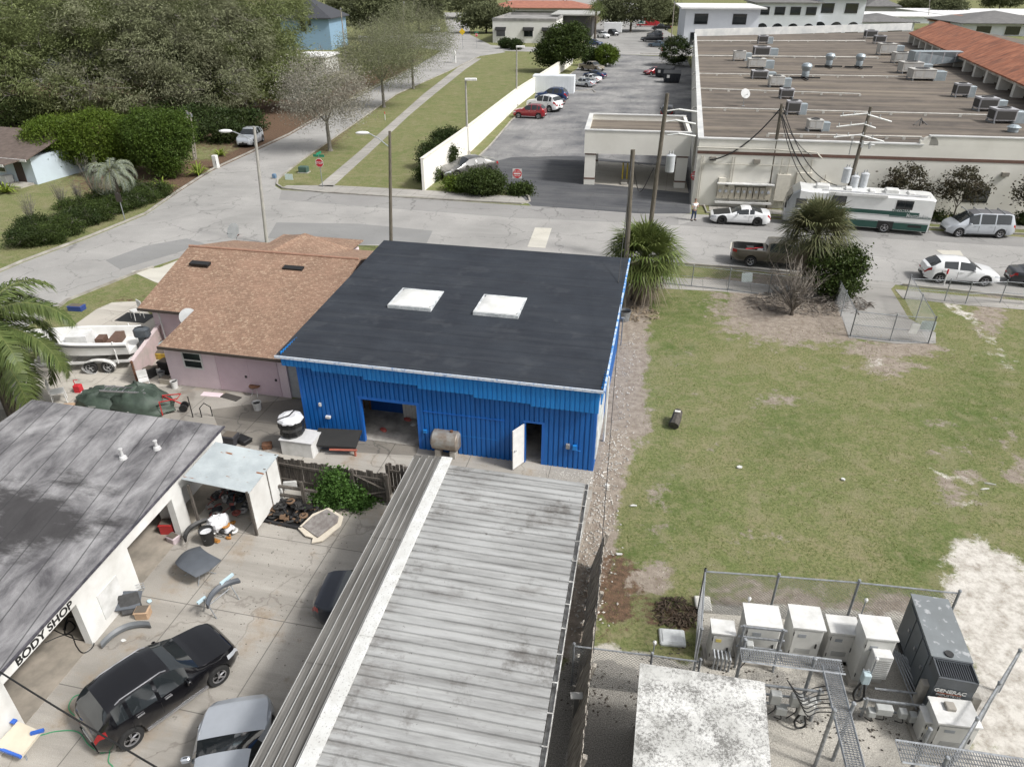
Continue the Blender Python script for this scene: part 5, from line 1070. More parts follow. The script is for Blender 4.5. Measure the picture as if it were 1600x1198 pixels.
# boat on trailer
def boat():
    A,B=G(128,582),G(40,560); hd=math.atan2((A-B).y,(A-B).x)
    t=T('motor_boat','white open motor boat with a dark outboard on a trailer beside the pink wall','boat',G(142,568),R(6))
    # local x: stern at 2.6, bow at -3.4
    rg=[];gun=[]
    for i,x in enumerate(np.linspace(-3.6,2.5,15)):
        k=(x+3.6)/6.1; w=1.15*min(1,(k*1.7)**.55) if k>0 else .02; w=max(w,.03); zk=.55+.5*(1-k)**3; zg=1.55+.35*(1-k)**1.5
        rg.append([(x,-w,zg),(x,-w*.97,zg-.12),(x,-w*.86,zk+.38),(x,0,zk),(x,w*.86,zk+.38),(x,w*.97,zg-.12),(x,w,zg),(x,w*.82,zg+.02),(x,w*.76,zg-.55),(x,0,zg-.6),(x,-w*.76,zg-.55),(x,-w*.82,zg+.02)])
    m=MB(); m.loft(rg,True,True); m.build('hull',mat('boat_gelcoat',(.78,.78,.76),.3,(.7,.7,.68),2.),t,smooth=True,ang=40)
    m=MB(); m.tube([(x,-max(.03,1.15*min(1,(((x+3.6)/6.1)*1.7)**.55))*.985,1.43+.35*(1-(x+3.6)/6.1)**1.5) for x in np.linspace(-3.3,2.5,12)],.035,5); m.build('rub_rail',dsteel,t)
    m=MB(); m.bb(-.6,.4,-.45,.45,1.1,1.75); m.bb(-.9,-.55,-.4,.4,1.1,1.5); m.build('console',white,t)
    m=MB(); m.bb(1.3,1.75,-.8,.8,1.05,1.42); m.bb(.7,1.1,-.3,.3,1.05,1.5); m.build('seat',mat('brown_vinyl',(.12,.07,.05),.7),t)
    m=MB(); m.bev((2.95,0,1.7),(.75,.5,.5),.12); m.bb(2.75,3.05,-.16,.16,.5,1.5); m.bb(2.6,3.2,-.05,.05,.3,.6); m.build('outboard_engine',mat('engine_grey',(.05,.06,.07),.35,(.09,.1,.11),3.),t)
    q=T('boat_trailer','white boat trailer carrying the motor boat','trailer',G(142,568),R(6))
    m=MB()
    for y in(-.85,.85): m.box((-.3,y,.5),(5.4,.09,.12))
    for x in(-2.4,-.5,1.2,2.3): m.box((x,0,.5),(.09,1.7,.1))
    m.tube([(-3,-.85,.5),(-4.6,0,.5),(-3,.85,.5)],.06,6); m.build('frame',white,q)
    for y in(-1.1,1.1): m=MB(); m.cyl((1.9,y,.5),(1.9,y,1.7),.035); m.build('guide_post',white,q)
    for x in(.5,1.35):
        for s in(-1,1): wheel(q,x,s*1.08,.33,s,RIMS['steel'],.2)
    for s in(-1,1): m=MB(); m.lathe([(.42,-.13),(.42,.13),(.38,.13),(.38,-.13)],(0,0,0),16,'Y',cap=False); o=m.build('mudguard',white,q); o.location=(.92,s*1.08,.36); o.scale=(1.9,1,.95)
    m=MB(); m.bb(2.45,2.55,-.2,.2,.35,.5); m.build('light_board',redl,q)
boat()
def box_thing(name,label,cat,p,dims,rz,m,extra=None,mm=None,group=None):
    t=T(name,label,cat,p,rz,group); b=MB(); b.bev((0,0,dims[2]/2),dims,.03); b.build('body',m,t)
    if extra: e=MB(); extra(e); e.build(mm[0],mm[1],t)
    return t
def ext(e):
    for i in range(14): e.bb(-3.3+i*.5,-3.27+i*.5,-1.36,-1.301,.2,2.5)
    e.bb(-.5,.4,-1.38,-1.361,.3,2.1)
t=box_thing('storage_container','white storage container between parked cars along the white wall','container',G(866,146)+Vector((0,1.5,0)),(7.0,2.6,2.7),FG.a-.02,mat('container_white',(.7,.73,.76),.5,(.6,.63,.66),.5),lambda e:[e.bb(-3.4+i*.45,-3.36+i*.45,-1.33,-1.3,.2,2.5) for i in range(15)],('ribs',mat('container_rib',(.62,.66,.7),.5)))
def trailer():
    p=G(957,54); t=T('cargo_trailer','white box trailer in the far lot beside the black suv','trailer',p,R(-8)); m=MB(); m.bev((0,1,2.1),(6.,2.6,2.9),.1); m.build('body',wp,t); m=MB(); m.tube([(3,1,.6),(4.2,1,.6)],.08,6); m.build('drawbar',black,t)
    for s in(-1,1): wheel(t,.2,1+s*1.25,.42,s,RIMS['steel'])
trailer()
def redvan():
    p=G(1012,42); t=T('advert_van','red and white van at the far end of the drive','van',p,R(-12)); m=MB(); m.loft([[(x,-1.1,.4),(x,1.1,.4),(x,1,h),(x,-1,h)][::-1] for x,h in((-4.2,2.9),(2.4,2.9),(3.2,1.9),(4.2,1.6),(4.4,.8))],True,True); m.build('body',paint('van_red',(.45,.03,.04),.1),t)
    m=MB(); m.bb(-4.1,-1.0,-1.13,-1.06,.9,2.5); m.bb(-4.25,-4.203,-.9,.9,.8,2.6); m.build('white_panel',white,t); m=MB(); m.add([(-3.6,-1.14,1.2),(-1.4,-1.14,1.2),(-2.4,-1.14,2.2)],[(0,1,2)]); m.build('green_emblem',mat('teal_mark',(.05,.25,.25),.5),t)
    for x in(-2.8,2.8):
        for s in(-1,1): wheel(t,x,s*1.0,.42,s,RIMS['steel'])
redvan()
def dumpster(px,py,label,rz):
    p=G(px,py); t=T('dumpster',label,'dumpster',p,rz,'dumpsters beside the commercial building'); m=MB()
    a=[(-1.4,-1.1),(1.4,-1.1),(1.4,1.1),(-1.4,1.1)]; b=[(-1.6,-1.4),(1.6,-1.4),(1.6,1.2),(-1.6,1.2)]
    m.loft([[(x,y,.15) for x,y in a],[(x,y,1.6+.35*(y>0)) for x,y in b]],True,True)
    for i in range(5): m.box((-1.3+i*.65,-1.3,.95),(.08,.1,1.3),rx=-.2)
    m.build('bin',mat('dark_navy_steel',(.015,.02,.03),.6,(.03,.03,.035),3.),t)
    for s in(-.78,.78): m=MB(); m.slab([(s-.75,-1.42,1.66),(s+.75,-1.42,1.66),(s+.75,1.22,2.02),(s-.75,1.22,2.02)],.06); m.build('lid',black,t)
    m=MB(); m.bb(-.9,-.4,-1.46,-1.41,.9,1.4); m.build('sticker',white,t)
dumpster(1038,121,'dark open dumpster at the back of the pair',R(-30)); dumpster(1049,129,'dark dumpster in front of the other one',R(-12))

# ================= PERSON =================
def person():
    p=G(1083,344.5); t=T('person','person in a white shirt and blue jeans standing on the street holding a small device','person',p,R(-70))
    t.scale=(1.0,1.0,1.0)
    import bmesh
    V=[(0,0,.93,.135),(0,0,1.05,.125),(0,0,1.25,.15),(.0,0,1.40,.145),(0,0,1.50,.06),(.02,0,1.58,.06),(.02,0,1.66,.095),(.015,0,1.74,.09),
       (0,.19,1.40,.06),(.05,.27,1.15,.045),(.25,.14,1.18,.035),(.31,.11,1.19,.03),
       (0,-.19,1.40,.06),(.05,-.27,1.15,.045),(.25,-.1,1.18,.035),(.31,-.07,1.19,.03),
       (0,.1,.82,.10),(.03,.13,.48,.068),(0,.15,.1,.045),(.14,.17,.04,.04),(0,-.1,.82,.10),(.01,-.13,.48,.068),(-.02,-.17,.1,.045),(.12,-.19,.04,.04)]
    E=[(0,1),(1,2),(2,3),(3,4),(4,5),(5,6),(6,7),(3,8),(8,9),(9,10),(10,11),(3,12),(12,13),(13,14),(14,15),(0,16),(16,17),(17,18),(18,19),(0,20),(20,21),(21,22),(22,23)]
    for w0,sy in((11,1),(15,-1)):
        bx,by,bz,_=V[w0]
        for j in range(4):
            n=len(V); V.append((bx+.05,by+sy*(.03-.018*j),bz+.01,.011)); V.append((bx+.10-.012*abs(j-1),by+sy*(.03-.018*j)-sy*.012,bz-.012,.008)); E+=[(w0,n),(n,n+1)]
        n=len(V); V.append((bx+.02,by-sy*.045,bz+.02,.012)); V.append((bx+.055,by-sy*.055,bz+.02,.009)); E+=[(w0,n),(n,n+1)]
    def skin(name,V,E,root,m,par):
        me=bpy.data.meshes.new(name); me.from_pydata([v[:3] for v in V],E,[]); o=bpy.data.objects.new(name,me); C.objects.link(o); o.parent=par
        md=o.modifiers.new('Skin','SKIN'); md.use_smooth_shade=True
        for i,v in enumerate(V): me.skin_vertices[0].data[i].radius=(v[3],v[3]*1.0); me.skin_vertices[0].data[i].use_root=(i==root)
        s=o.modifiers.new('Sub','SUBSURF'); s.levels=1; s.render_levels=2; me.materials.append(m); return o
    sk=mat('skin',(.45,.28,.2),.6); skin('body',V,E,0,sk,t)
    up=lambda v,k: (v[0],v[1],v[2],v[3]*k)
    sh=[(0,0,.9,.15),(0,0,1.05,.155),(0,0,1.25,.175),(0,0,1.42,.15),(0,.19,1.41,.078),(.03,.25,1.24,.07),(0,-.19,1.41,.078),(.03,-.25,1.24,.07)]
    skin('white_shirt',sh,[(0,1),(1,2),(2,3),(3,4),(4,5),(3,6),(6,7)],0,mat('white_cloth',(.75,.75,.75),.85),t)
    je=[(0,0,.92,.145),(0,.1,.82,.115),(.03,.13,.48,.082),(0,.15,.1,.062),(0,-.1,.82,.115),(.01,-.13,.48,.082),(-.02,-.17,.1,.062)]
    skin('jeans',je,[(0,1),(1,2),(2,3),(0,4),(4,5),(5,6)],0,mat('denim',(.03,.05,.1),.85),t)
    m=MB(); m.ell((-.005,0,1.735),(.105,.1,.075),12,8); m.build('hair',mat('short_brown_hair',(.12,.08,.06),.9),t,smooth=True)
    m=MB(); m.ell((.125,0,1.66),(.018,.016,.022),8,5); m.ell((.108,.035,1.685),(.01,.014,.008),8,5); m.ell((.108,-.035,1.685),(.01,.014,.008),8,5); m.box((.112,0,1.615),(.01,.05,.008)); m.ell((.015,.1,1.665),(.02,.012,.03),8,5); m.ell((.015,-.1,1.665),(.02,.012,.03),8,5); m.build('face_features',mat('skin_dark',(.28,.15,.11),.6),t,smooth=True)
    for y in(.15,-.18): m=MB(); m.bev((.06,y*1.05,.045),(.29,.1,.09),.02); m.build('shoe',black,t)
    d=T('held_controller','small dark controller held in both hands of the person','controller',p+Euler((0,0,R(-70))).to_matrix()@Vector((.36,.02,1.19)),R(-70)); m=MB(); m.bev((0,0,0),(.11,.17,.03),.008); m.build('casing',black,d); m=MB(); m.cyl((.04,.06,.01),(.06,.07,.09),.005); m.cyl((.04,-.06,.01),(.06,-.07,.09),.005); m.build('antenna',black,d)
person()
# ================= TREES AND PLANTS =================
def leaves(name,lobes,n,size,m,parent,clump=.5,per=40,shell=.55,asp=.45,droop=0.,seed=None):
    rg=RNG; wts=np.array([l[3]*l[4]*l[5] for l in lobes])**(2/3); wts/=wts.sum(); nc=max(1,n//per)
    li=rg.choice(len(lobes),nc,p=wts); Lb=np.array(lobes,float)[li]
    d=rg.normal(size=(nc,3)); d/=np.linalg.norm(d,axis=1)[:,None]; r=shell+(1-shell)*rg.random(nc)**.6
    cc=Lb[:,:3]+d*Lb[:,3:6]*r[:,None]; csz=clump*rg.uniform(.5,1.4,nc)
    k=rg.integers(0,nc,n); P=cc[k]+rg.normal(size=(n,3))*csz[k][:,None]*np.array([1,1,.6])
    P[:,2]=np.maximum(P[:,2],.05)
    a=rg.normal(size=(n,3)); a/=np.linalg.norm(a,axis=1)[:,None]; cd=d[k]*1.0; cd[:,2]*=.4; a=a*.75+cd*(1. if droop else .25); a[:,2]-=droop; a/=np.linalg.norm(a,axis=1)[:,None]
    b=rg.normal(size=(n,3)); b=np.cross(a,b); b/=np.linalg.norm(b,axis=1)[:,None]
    s=size*rg.uniform(.6,1.4,n)[:,None]; w_=s*asp
    V=np.stack([P-a*s*.5,P+b*w_*.5,P+a*s*.5,P-b*w_*.5],1).reshape(-1,3)
    return arrmesh(name,V,np.arange(n*4).reshape(-1,4),4,m,parent)
def limbs(mb,base,tips,r,n=7,sag=.12):
    for tpt in tips:
        b=Vector(base); e=Vector(tpt); mid=b.lerp(e,.5)+Vector((random.uniform(-.08,.08),random.uniform(-.08,.08),sag))*(e-b).length
        q=[b,b.lerp(mid,.5)+Vector((0,0,.03)),mid,mid.lerp(e,.6)+Vector((random.uniform(-.3,.3),random.uniform(-.3,.3),.1)),e]; mb.tube(q,r,n,r*.25)
def twigs(name,lobes,n,ln,r,m,parent,out=1.):
    mb=MB()
    for i in range(n):
        l=random.choice(lobes); d=Vector((random.gauss(0,1),random.gauss(0,1),random.gauss(.3,.8))).normalized()
        c=Vector(l[:3]); s=c+Vector((d.x*l[3],d.y*l[4],d.z*l[5]))*random.uniform(.3,.8); e=c+Vector((d.x*l[3],d.y*l[4],d.z*l[5]))*out*random.uniform(.9,1.1)
        j=lambda: Vector((random.uniform(-1,1),random.uniform(-1,1),random.uniform(-.6,1)))*ln*.3
        m_=s.lerp(e,.5)+j(); mb.tube([s,m_,e],r,3,r*.3)
        for k in range(3): q=m_.lerp(e,random.random()); mb.tube([q,q+j()*1.6],r*.5,3,r*.15)
    return mb.build(name,m,parent)
oak=leafmat('oak_leaf',(.085,.108,.042),(.205,.235,.10),(.12,.14,.06),.25,.65,.2); oak2=leafmat('oak_leaf_grey',(.11,.125,.065),(.245,.26,.155),(.16,.165,.105),.22,.7,.2)
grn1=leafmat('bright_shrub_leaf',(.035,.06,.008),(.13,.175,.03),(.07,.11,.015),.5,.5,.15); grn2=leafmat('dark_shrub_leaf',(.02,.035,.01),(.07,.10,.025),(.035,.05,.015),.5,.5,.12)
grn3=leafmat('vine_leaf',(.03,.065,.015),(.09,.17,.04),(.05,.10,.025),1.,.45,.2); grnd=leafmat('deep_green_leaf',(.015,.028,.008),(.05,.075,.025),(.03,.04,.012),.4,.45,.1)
farl=leafmat('far_oak_leaf',(.06,.07,.035),(.16,.175,.09),(.09,.10,.055),.12,.7,.1)
def tree(label,loc,lobes,n,size,lm,trunk_r=.3,trunk_h=3.,name='tree',clump=.6,bm=bark,tw=0,group=None,asp=.45,per=40,shell=.55,cat='tree',droop=0.,lean=(0,0),twl=1.2):
    t=T(name,label,cat,loc,random.uniform(-.1,.1),group)
    leaves('crown',lobes,n,size,lm,t,clump,per,shell,asp,droop)
    m=MB(); tx,ty=lean; m.tube([(0,0,-.1),(tx*.4,ty*.4,trunk_h*.5),(tx,ty,trunk_h)],trunk_r,9,trunk_r*.7); m.cyl((0,0,-.1),(0,0,.3),trunk_r*1.5,trunk_r*1.02,9)
    limbs(m,(tx,ty,trunk_h*.95),[l[:3] for l in lobes],trunk_r*.5); 
    tr=m.build('trunk',bm,t,smooth=True)
    if tw: twigs('twigs',lobes,tw,twl,.05 if trunk_r>.4 else .02,barkg,t,1.05)
    return t
# giant oaks, upper left
def oaktree(label,px,py,lobes,n,lm=oak,size=.42,tw=90,r=.65,h=4.5): return tree(label,G(px,py),lobes+[(-8,-6,4.8,5.5,4,3.4),(0,-7.5,4.4,6,4,3),(7.5,-6,4.6,5.5,4,3.2)],int(n*1.5),size*.9,lm,r,h,'oak_tree',.85,barkg,int(tw*1.3),'oak trees beside the side street',droop=.35,asp=.28,per=170,shell=.62,twl=2.6)
oaktree('huge grey green oak spreading over the left house, leftmost of the big oaks',120,178,[(-9,2,11,9,9,5),(-1,0,12.5,10,9,5.5),(7,-1,9.5,6,7,4.5),(-4,-6,8,7,5,3.5),(-15,4,9,8,7,5)],90000,oak,tw=130)
oaktree('huge oak with pale twisted limbs behind the round green shrubs',275,178,[(-5,0,12,8,8,5),(3,1,13,8,9,5.5),(9,0,9.5,6,7,4.2),(2,-5,8.5,7,5,3.2),(-9,3,9,6,6,4.5)],85000,oak2,tw=180)
oaktree('huge oak leaning over the parked silver car',395,165,[(-4,0,11,7,7,5),(3,2,12.5,6.5,8,5.5),(5,-3,6.5,4.0,4.5,3.8),(-4,-5,7,6,4.5,3.)],70000,oak,tw=120)
for i,(px,py,w_,h,lb) in enumerate(((-40,120,13,12,'broad oak at the far left edge'),(180,95,15,11,'oak crown rising behind the leftmost big oak'),(330,88,16,11,'oak crown behind the pale limbed oak'),(40,70,18,12,'oak crown at the top left corner'),(440,62,8,9,'small oak left of the blue house'),(590,62,9,12,'dark oak directly right of the blue house'),(655,52,10,13,'dark oak over the far side street'),(560,40,12,12,'oak behind the blue house'))):
    w_*=1.0; tree(lb,G(px,py),[(0,0,h*.7,w_*.6,w_*.6,h*.35),(-w_*.45,0,h*.6,w_*.45,w_*.5,h*.3),(w_*.45,-1,h*.62,w_*.45,w_*.5,h*.3)],16000,.8,farl,.5,h*.35,'oak_tree',1.3,bark,25,'oak trees farther back',droop=.2,twl=2.5)
# round clipped shrubs
tree('large rounded bright green shrub tree nearest the left house',G(150,268),[(-2.6,0,3.1,3.1,2.8,2.3),(1.2,0,3.3,3.3,2.9,2.6),(4.2,.3,2.9,2.4,2.2,2.3),(-4.6,.2,2.6,2.0,2,2.0)],80000,.2,grn1,.2,1.2,'clipped_tree',.35,per=30,shell=.72)
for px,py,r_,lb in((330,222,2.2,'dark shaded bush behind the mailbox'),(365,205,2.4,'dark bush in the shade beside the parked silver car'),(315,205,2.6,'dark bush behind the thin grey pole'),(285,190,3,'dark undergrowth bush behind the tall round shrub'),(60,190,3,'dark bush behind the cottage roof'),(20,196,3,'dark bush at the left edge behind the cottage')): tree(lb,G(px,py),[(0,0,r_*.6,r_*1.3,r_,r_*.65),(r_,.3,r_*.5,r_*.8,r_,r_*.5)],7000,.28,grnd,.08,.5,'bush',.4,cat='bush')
tree('tall rounded dark green shrub tree beside the tan poles',G(262,276),[(0,0,3.2,2.7,2.6,2.4),(-1.4,1,4.3,2.2,2.2,1.9),(1.2,0,4.5,2.2,2.1,1.8),(.3,-.6,1.4,1.6,1.3,1.3)],42000,.2,leafmat('mid_shrub_leaf',(.025,.05,.008),(.09,.135,.03),(.05,.08,.012),.5,.5,.15),.2,1.2,'clipped_tree',.35,per=30,shell=.72)
# thin winter trees along the sidewalk
bare=leafmat('sparse_grey_leaf',(.2,.19,.15),(.34,.32,.27),(.25,.24,.2),.5,.8,.1)
def winter(label,px,py,h,w_,n,lm,lean=(0,0)):
    t=tree(label,G(px,py),[(0,0,h*.6,w_,w_,h*.36),(-w_*.5,0,h*.52,w_*.6,w_*.6,h*.28),(w_*.5,0,h*.55,w_*.6,w_*.6,h*.3)],int(n*1.9),.165,lm,.24,h*.3,'bare_tree',.8,barkg,240,'thin trees along the sidewalk',shell=.25,per=24,twl=1.3,lean=lean); return t
winter('pale nearly leafless tree nearest the stop sign',516,236,10.8,4.6,12000,bare)
winter('half bare olive tree in the middle of the sidewalk row',600,168,12.5,6.2,21000,oak2)
winter('half bare tree farthest along the sidewalk row',646,139,14.5,7.2,23000,oak2)
# trees by the car park
tree('bushy green tree at the far end of the white wall',G(875,113),[(0,0,5.2,3.8,3.6,3.6),(2.4,0,5.8,3.2,3,3.2),(-2,0,3.5,3.,3,2.4)],26000,.4,grn2,.25,2,'tree',.6)
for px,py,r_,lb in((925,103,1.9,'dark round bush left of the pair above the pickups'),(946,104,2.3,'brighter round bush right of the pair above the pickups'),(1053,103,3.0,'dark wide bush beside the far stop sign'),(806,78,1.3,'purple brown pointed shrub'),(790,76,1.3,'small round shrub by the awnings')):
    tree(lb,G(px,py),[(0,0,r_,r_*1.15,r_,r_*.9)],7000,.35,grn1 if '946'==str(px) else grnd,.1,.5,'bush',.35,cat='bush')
tree('dark oak behind the white trailer at the top',G(985,50),[(0,0,8,9,8,5),(-7,0,7,6,6,4),(7,2,8,6,6,5)],15000,.8,farl,.4,4,'oak_tree',1.3)
for px,py,s,lb in((1045,40,5,'dark tree behind the pole at the top'),(760,52,6,'dark tree left of the white office with awnings'),(735,30,8,'dark oak at the end of the side street'),(690,28,9,'broad dark oak beyond the crossing street'),(1480,26,5,'round tree behind the orange wing'),(1430,20,6,'tree among the far roofs'),(1560,18,7,'tree behind the white warehouse'),(1300,-2,7,'tree far behind the white offices'),(830,0,9,'oak at the top edge above the white office'),(880,4,8,'oak beside the far lot at the top edge')):
    tree(lb,G(px,py),[(0,0,s*.9,s,s,s*.6),(s*.8,0,s*.8,s*.7,s*.7,s*.5),(-s*.8,0,s*.8,s*.7,s*.7,s*.5)],8000,.9,farl,.35,s*.5,'tree',1.1,group='trees in the far background')
tree('distant wood'if 0 else 'far tree line closing the view at the top',G(560,0),[(x,0,6,16,12,7) for x in range(-220,-20,22)],34000,1.6,farl,.6,3,'tree_row',2.,droop=.1)['kind']='stuff'
# bushes by the white wall end
for px,py,rx,h,lb,lm,n in((683,262,1.9,2.6,'dark glossy hedge bush growing against the end of the white wall',grnd,14000),(700,232,1.8,2.2,'narrow dark bush behind the hedge bush along the white wall',grnd,9000),(752,302,2.,2.1,'round green bush in front of the silver sedan',grn2,14000),(714,297,1.1,1.2,'small yellow green bush at the wall end',grn1,6000),(812,303,.9,.9,'low green plant at the foot of the do not enter sign',grn2,4500),(668,282,1.0,1.3,'low bush at the very end of the white wall',grn2,5000)):
    tree(lb,G(px,py),[(0,0,h*.5,rx,rx*.9,h*.5),(rx*.4,0,h*.45,rx*.7,rx*.7,h*.45)],n,.2,lm,.06,.4,'bush',.3,cat='bush')
# shrubs in front of the cream wall
for px,py,h,lb in((1404,342,4.6,'dark airy shrub behind the back of the motorhome'),(1487,347,4.6,'dark airy shrub between the two wall windows, above the minivan'),(1606,353,4.2,'dark airy shrub at the right edge by the cream wall')):
    tree(lb,G(px,py),[(0,0,h*.75,1.4,1.3,1.1),(-.9,0,h*.55,1.,1,.9),(.9,0,h*.55,1.,1,.9)],2600,.2,leafmat('bronze_leaf',(.03,.032,.018),(.085,.08,.05),(.05,.04,.025),1.,.5,.1),.07,1.2,'shrub',.32,cat='shrub',shell=.3,asp=.6,tw=10)
for i,px in enumerate((1360,1385,1420,1445,1470,1585,1600)): tree('low mulch bed plant, number %s from the motorhome'%('first','second','third','fourth','fifth','sixth','seventh')[i],G(px,341+(px-1360)*.04),[(0,0,.45,.7,.5,.45)],900,.16,grnd,.03,.2,'low_plant',.2,cat='plant',group='low plants at the foot of the cream wall')
# hedge of shrubs along the side street
hd=[(46,384),(75,380),(102,366),(128,352),(152,345),(176,333),(200,326),(222,318),(244,308),(60,364),(120,336),(165,322),(212,306)]
for i,(px,py) in enumerate(hd):
    tree('shrub of the roadside hedge, %s'%('leftmost at the front','second from the left at the front','third from the left at the front','fourth from the left at the front','fifth from the left at the front','fourth from the right at the front','third from the right at the front','second from the right at the front','rightmost at the front','leftmost of the back row','second of the back row','third of the back row','rightmost of the back row')[i],G(px,py),[(0,0,.7,1.25,1.0,.75),(.7,.2,.6,.8,.8,.6),(-.7,-.1,.6,.9,.8,.6)],7500,.12,grn2 if i%3 else grnd,.04,.3,'hedge_shrub',.22,cat='shrub',group='shrubs of the roadside hedge',tw=14,twl=.5)
def spiky(px,py,r_,lb,n=46,m=None,h=1.):
    t=T('spiky_plant',lb,'plant',G(px,py)); mb=MB()
    for i in range(n):
        a=random.uniform(0,6.28); e=random.uniform(.3,1.2); d=Vector((math.cos(a)*math.cos(e),math.sin(a)*math.cos(e),math.sin(e))); s=Vector((-math.sin(a),math.cos(a),0))*.07; L_=r_*random.uniform(.7,1.1)
        p1=d*L_*.6; p2=d*L_+Vector((0,0,-.25*r_)); mb.add([-s,s,p1+s,p1-s,p2],[(0,1,2,3),(3,2,4)])
    mb.build('blades',m or leafmat('yellow_green_blade',(.10,.15,.02),(.28,.33,.07),(.18,.24,.04),1.,.5,.15),t); m2=MB(); m2.cyl((0,0,-.05),(0,0,.25),.12); m2.build('stem',bark,t); return t
spiky(311,274,2.,'yellow green spiky plant at the foot of the tan poles'); spiky(255,296,1.6,'yellow green spiky plant at the end of the roadside hedge'); spiky(10,302,1.8,'green bush plant at the corner of the blue cottage'); spiky(345,244,1.3,'small dark spiky plant under the oak')
for px,py,h,lb in((52,352,2.6,'bare grey brown twiggy shrub behind the hedge, left of the palm'),(100,330,2.6,'bare whitish twig bush on the lawn'),(127,322,2.2,'bare whitish twig bush on the lawn nearer the palm'),(150,310,4.0,'bare multi stemmed shrub beside the pale palm')):
    t=T('bare_shrub',lb,'shrub',G(px,py)); mb=MB()
    for i in range(34):
        a=random.uniform(0,6.28); r_=random.uniform(.1,.45)*h*.6; e=Vector((math.cos(a)*r_,math.sin(a)*r_,h*random.uniform(.6,1))); mb.tube([(0,0,0),e*.5+Vector((0,0,.15)),e],.02,3,.006)
        for k in range(3): q=e*random.uniform(.5,.95); mb.tube([q,q+Vector((random.uniform(-.4,.4),random.uniform(-.4,.4),random.uniform(.1,.5)))],.008,3,.003)
    mb.build('stems',barkg,t)
    m=MB(); m.cyl((0,0,-.05),(0,0,.12),.09,.05,7); m.build('root_crown',barkg,t)
# palms
def fan_palm(label,loc,h,R_,n=60,blades=22,dead=26,tr=.22,lean=(0,0),lm=None,skirt=True):
    t=T('sabal_palm',label,'palm tree',loc); lm=lm or leafmat('palm_blade',(.05,.085,.02),(.16,.2,.06),(.10,.12,.04),.8,.4,.12)
    m=MB(); m.tube([(0,0,-.1),(lean[0]*.5,lean[1]*.5,h*.5),(lean[0],lean[1],h)],tr*1.1,10,tr*.9); m.build('trunk',bark,t,smooth=True); top=Vector((lean[0],lean[1],h))
    def fan(mb,i,el,az,L_,bl,droop,w_=.042):
        d=Vector((math.cos(az)*math.cos(el),math.sin(az)*math.cos(el),math.sin(el))); hub=top+d*L_*.48; s=Vector((-math.sin(az),math.cos(az),0)); u=d.cross(s)*-1
        mb.tube([top,top+d*L_*.25+Vector((0,0,.05)),hub],.018,3)
        for k in range(bl):
            a=(k/(bl-1)-.5)*4.4; q=(d*math.cos(a)+s*math.sin(a)).normalized(); ln=L_*.56*(1-.12*abs(a))*random.uniform(.85,1.1); sd=q.cross(u).normalized()*w_
            mid=hub+q*ln*.55+u*.03; e=hub+q*ln+Vector((0,0,-droop*ln*random.uniform(.5,1.3)))
            mb.add([hub,mid-sd,mid+sd,e],[(0,1,2),(1,3,2)])
    mb=MB()
    for i in range(n):
        el=R(-30)+R(115)*(i/n)**.8; fan(mb,i,el+random.uniform(-.12,.12),i*2.399+random.uniform(-.2,.2),R_*random.uniform(.85,1.08)*(1-.15*(i/n)),blades,.45-.25*i/n)
    mb.build('fronds',lm,t)
    mb=MB()
    for i in range(dead): fan(mb,i,R(random.uniform(-78,-35)),random.uniform(0,6.28),R_*random.uniform(.6,.95),12,.5,.03)
    if dead: mb.build('dead_fronds',leafmat('dead_palm_blade',(.13,.10,.07),(.36,.31,.25),(.22,.18,.14),.8,.8,.1),t)
    return t
fan_palm('full sabal palm growing beside the wooden pole at the back corner of the blue building',G(1000,474),2.9,3.05,84,24,60,.3)
fan_palm('tall sabal palm standing in front of the motorhome',G(1257,448),3.5,3.0,76,24,44,.28,(0,-.1),leafmat('palm_blade_b',(.05,.065,.03),(.15,.16,.075),(.11,.105,.06),.8,.5,.1))
fan_palm('slim palm beside the open annexe in the far background',G(929,68),8,4.6,34,10,10,.3)
def feather_palm(label,loc,h,R_,nf,lm,nl=46,arch=1.,tr=.28,lw=.035,ll=.75,rng=(-15,75),boot=True,name='feather_palm'):
    t=T(name,label,'palm tree',loc); m=MB(); m.tube([(0,0,-.1),(0,0,h*.6),(0,0,h)],tr*1.15,10,tr); m.lathe([(tr*1.1,h-.5),(tr*1.5,h-.2),(tr*1.2,h+.1),(.05,h+.3)]); m.build('trunk',bark,t,smooth=True); mb=MB(); rb=MB()
    for i in range(nf):
        az=i*2.399+random.uniform(-.2,.2); el=R(rng[0]+(rng[1]-rng[0])*(i/nf)); L_=R_*random.uniform(.88,1.08); pts=[]; p=Vector((0,0,h)); e=el
        N=12
        for k in range(N+1):
            pts.append(p.copy()); e-=arch*R(9)*(.5+k/N); p=p+Vector((math.cos(az)*math.cos(e),math.sin(az)*math.cos(e),math.sin(e)))*L_/N
        rb.tube(pts,.03,4,.008); s=Vector((-math.sin(az),math.cos(az),0))
        for k in range(nl):
            f=.12+.88*k/nl; j=f*N; a=int(min(j,N-1)); q=pts[a].lerp(pts[a+1],j-a); tg=(pts[a+1]-pts[a]).normalized(); ln=ll*(math.sin(math.pi*min(1,f*.9+.1))**.5)*random.uniform(.8,1.1)
            for sd in(1,-1):
                dd=(s*sd*.8+tg*.55+Vector((0,0,random.uniform(-.25,.2)))).normalized(); mid=q+dd*ln*.5; en=q+dd*ln+Vector((0,0,-.38*ln*random.uniform(.5,1.5))); wv=tg*lw*.5
                mb.add([q-wv*.6,q+wv*.6,mid+wv,mid-wv,en],[(0,1,2,3),(3,2,4)])
    mb.build('fronds',lm,t); rb.build('frond_stalks',leafmat('stalk_green',(.14,.16,.06),(.2,.22,.09),(.16,.17,.07),1.),t); return t
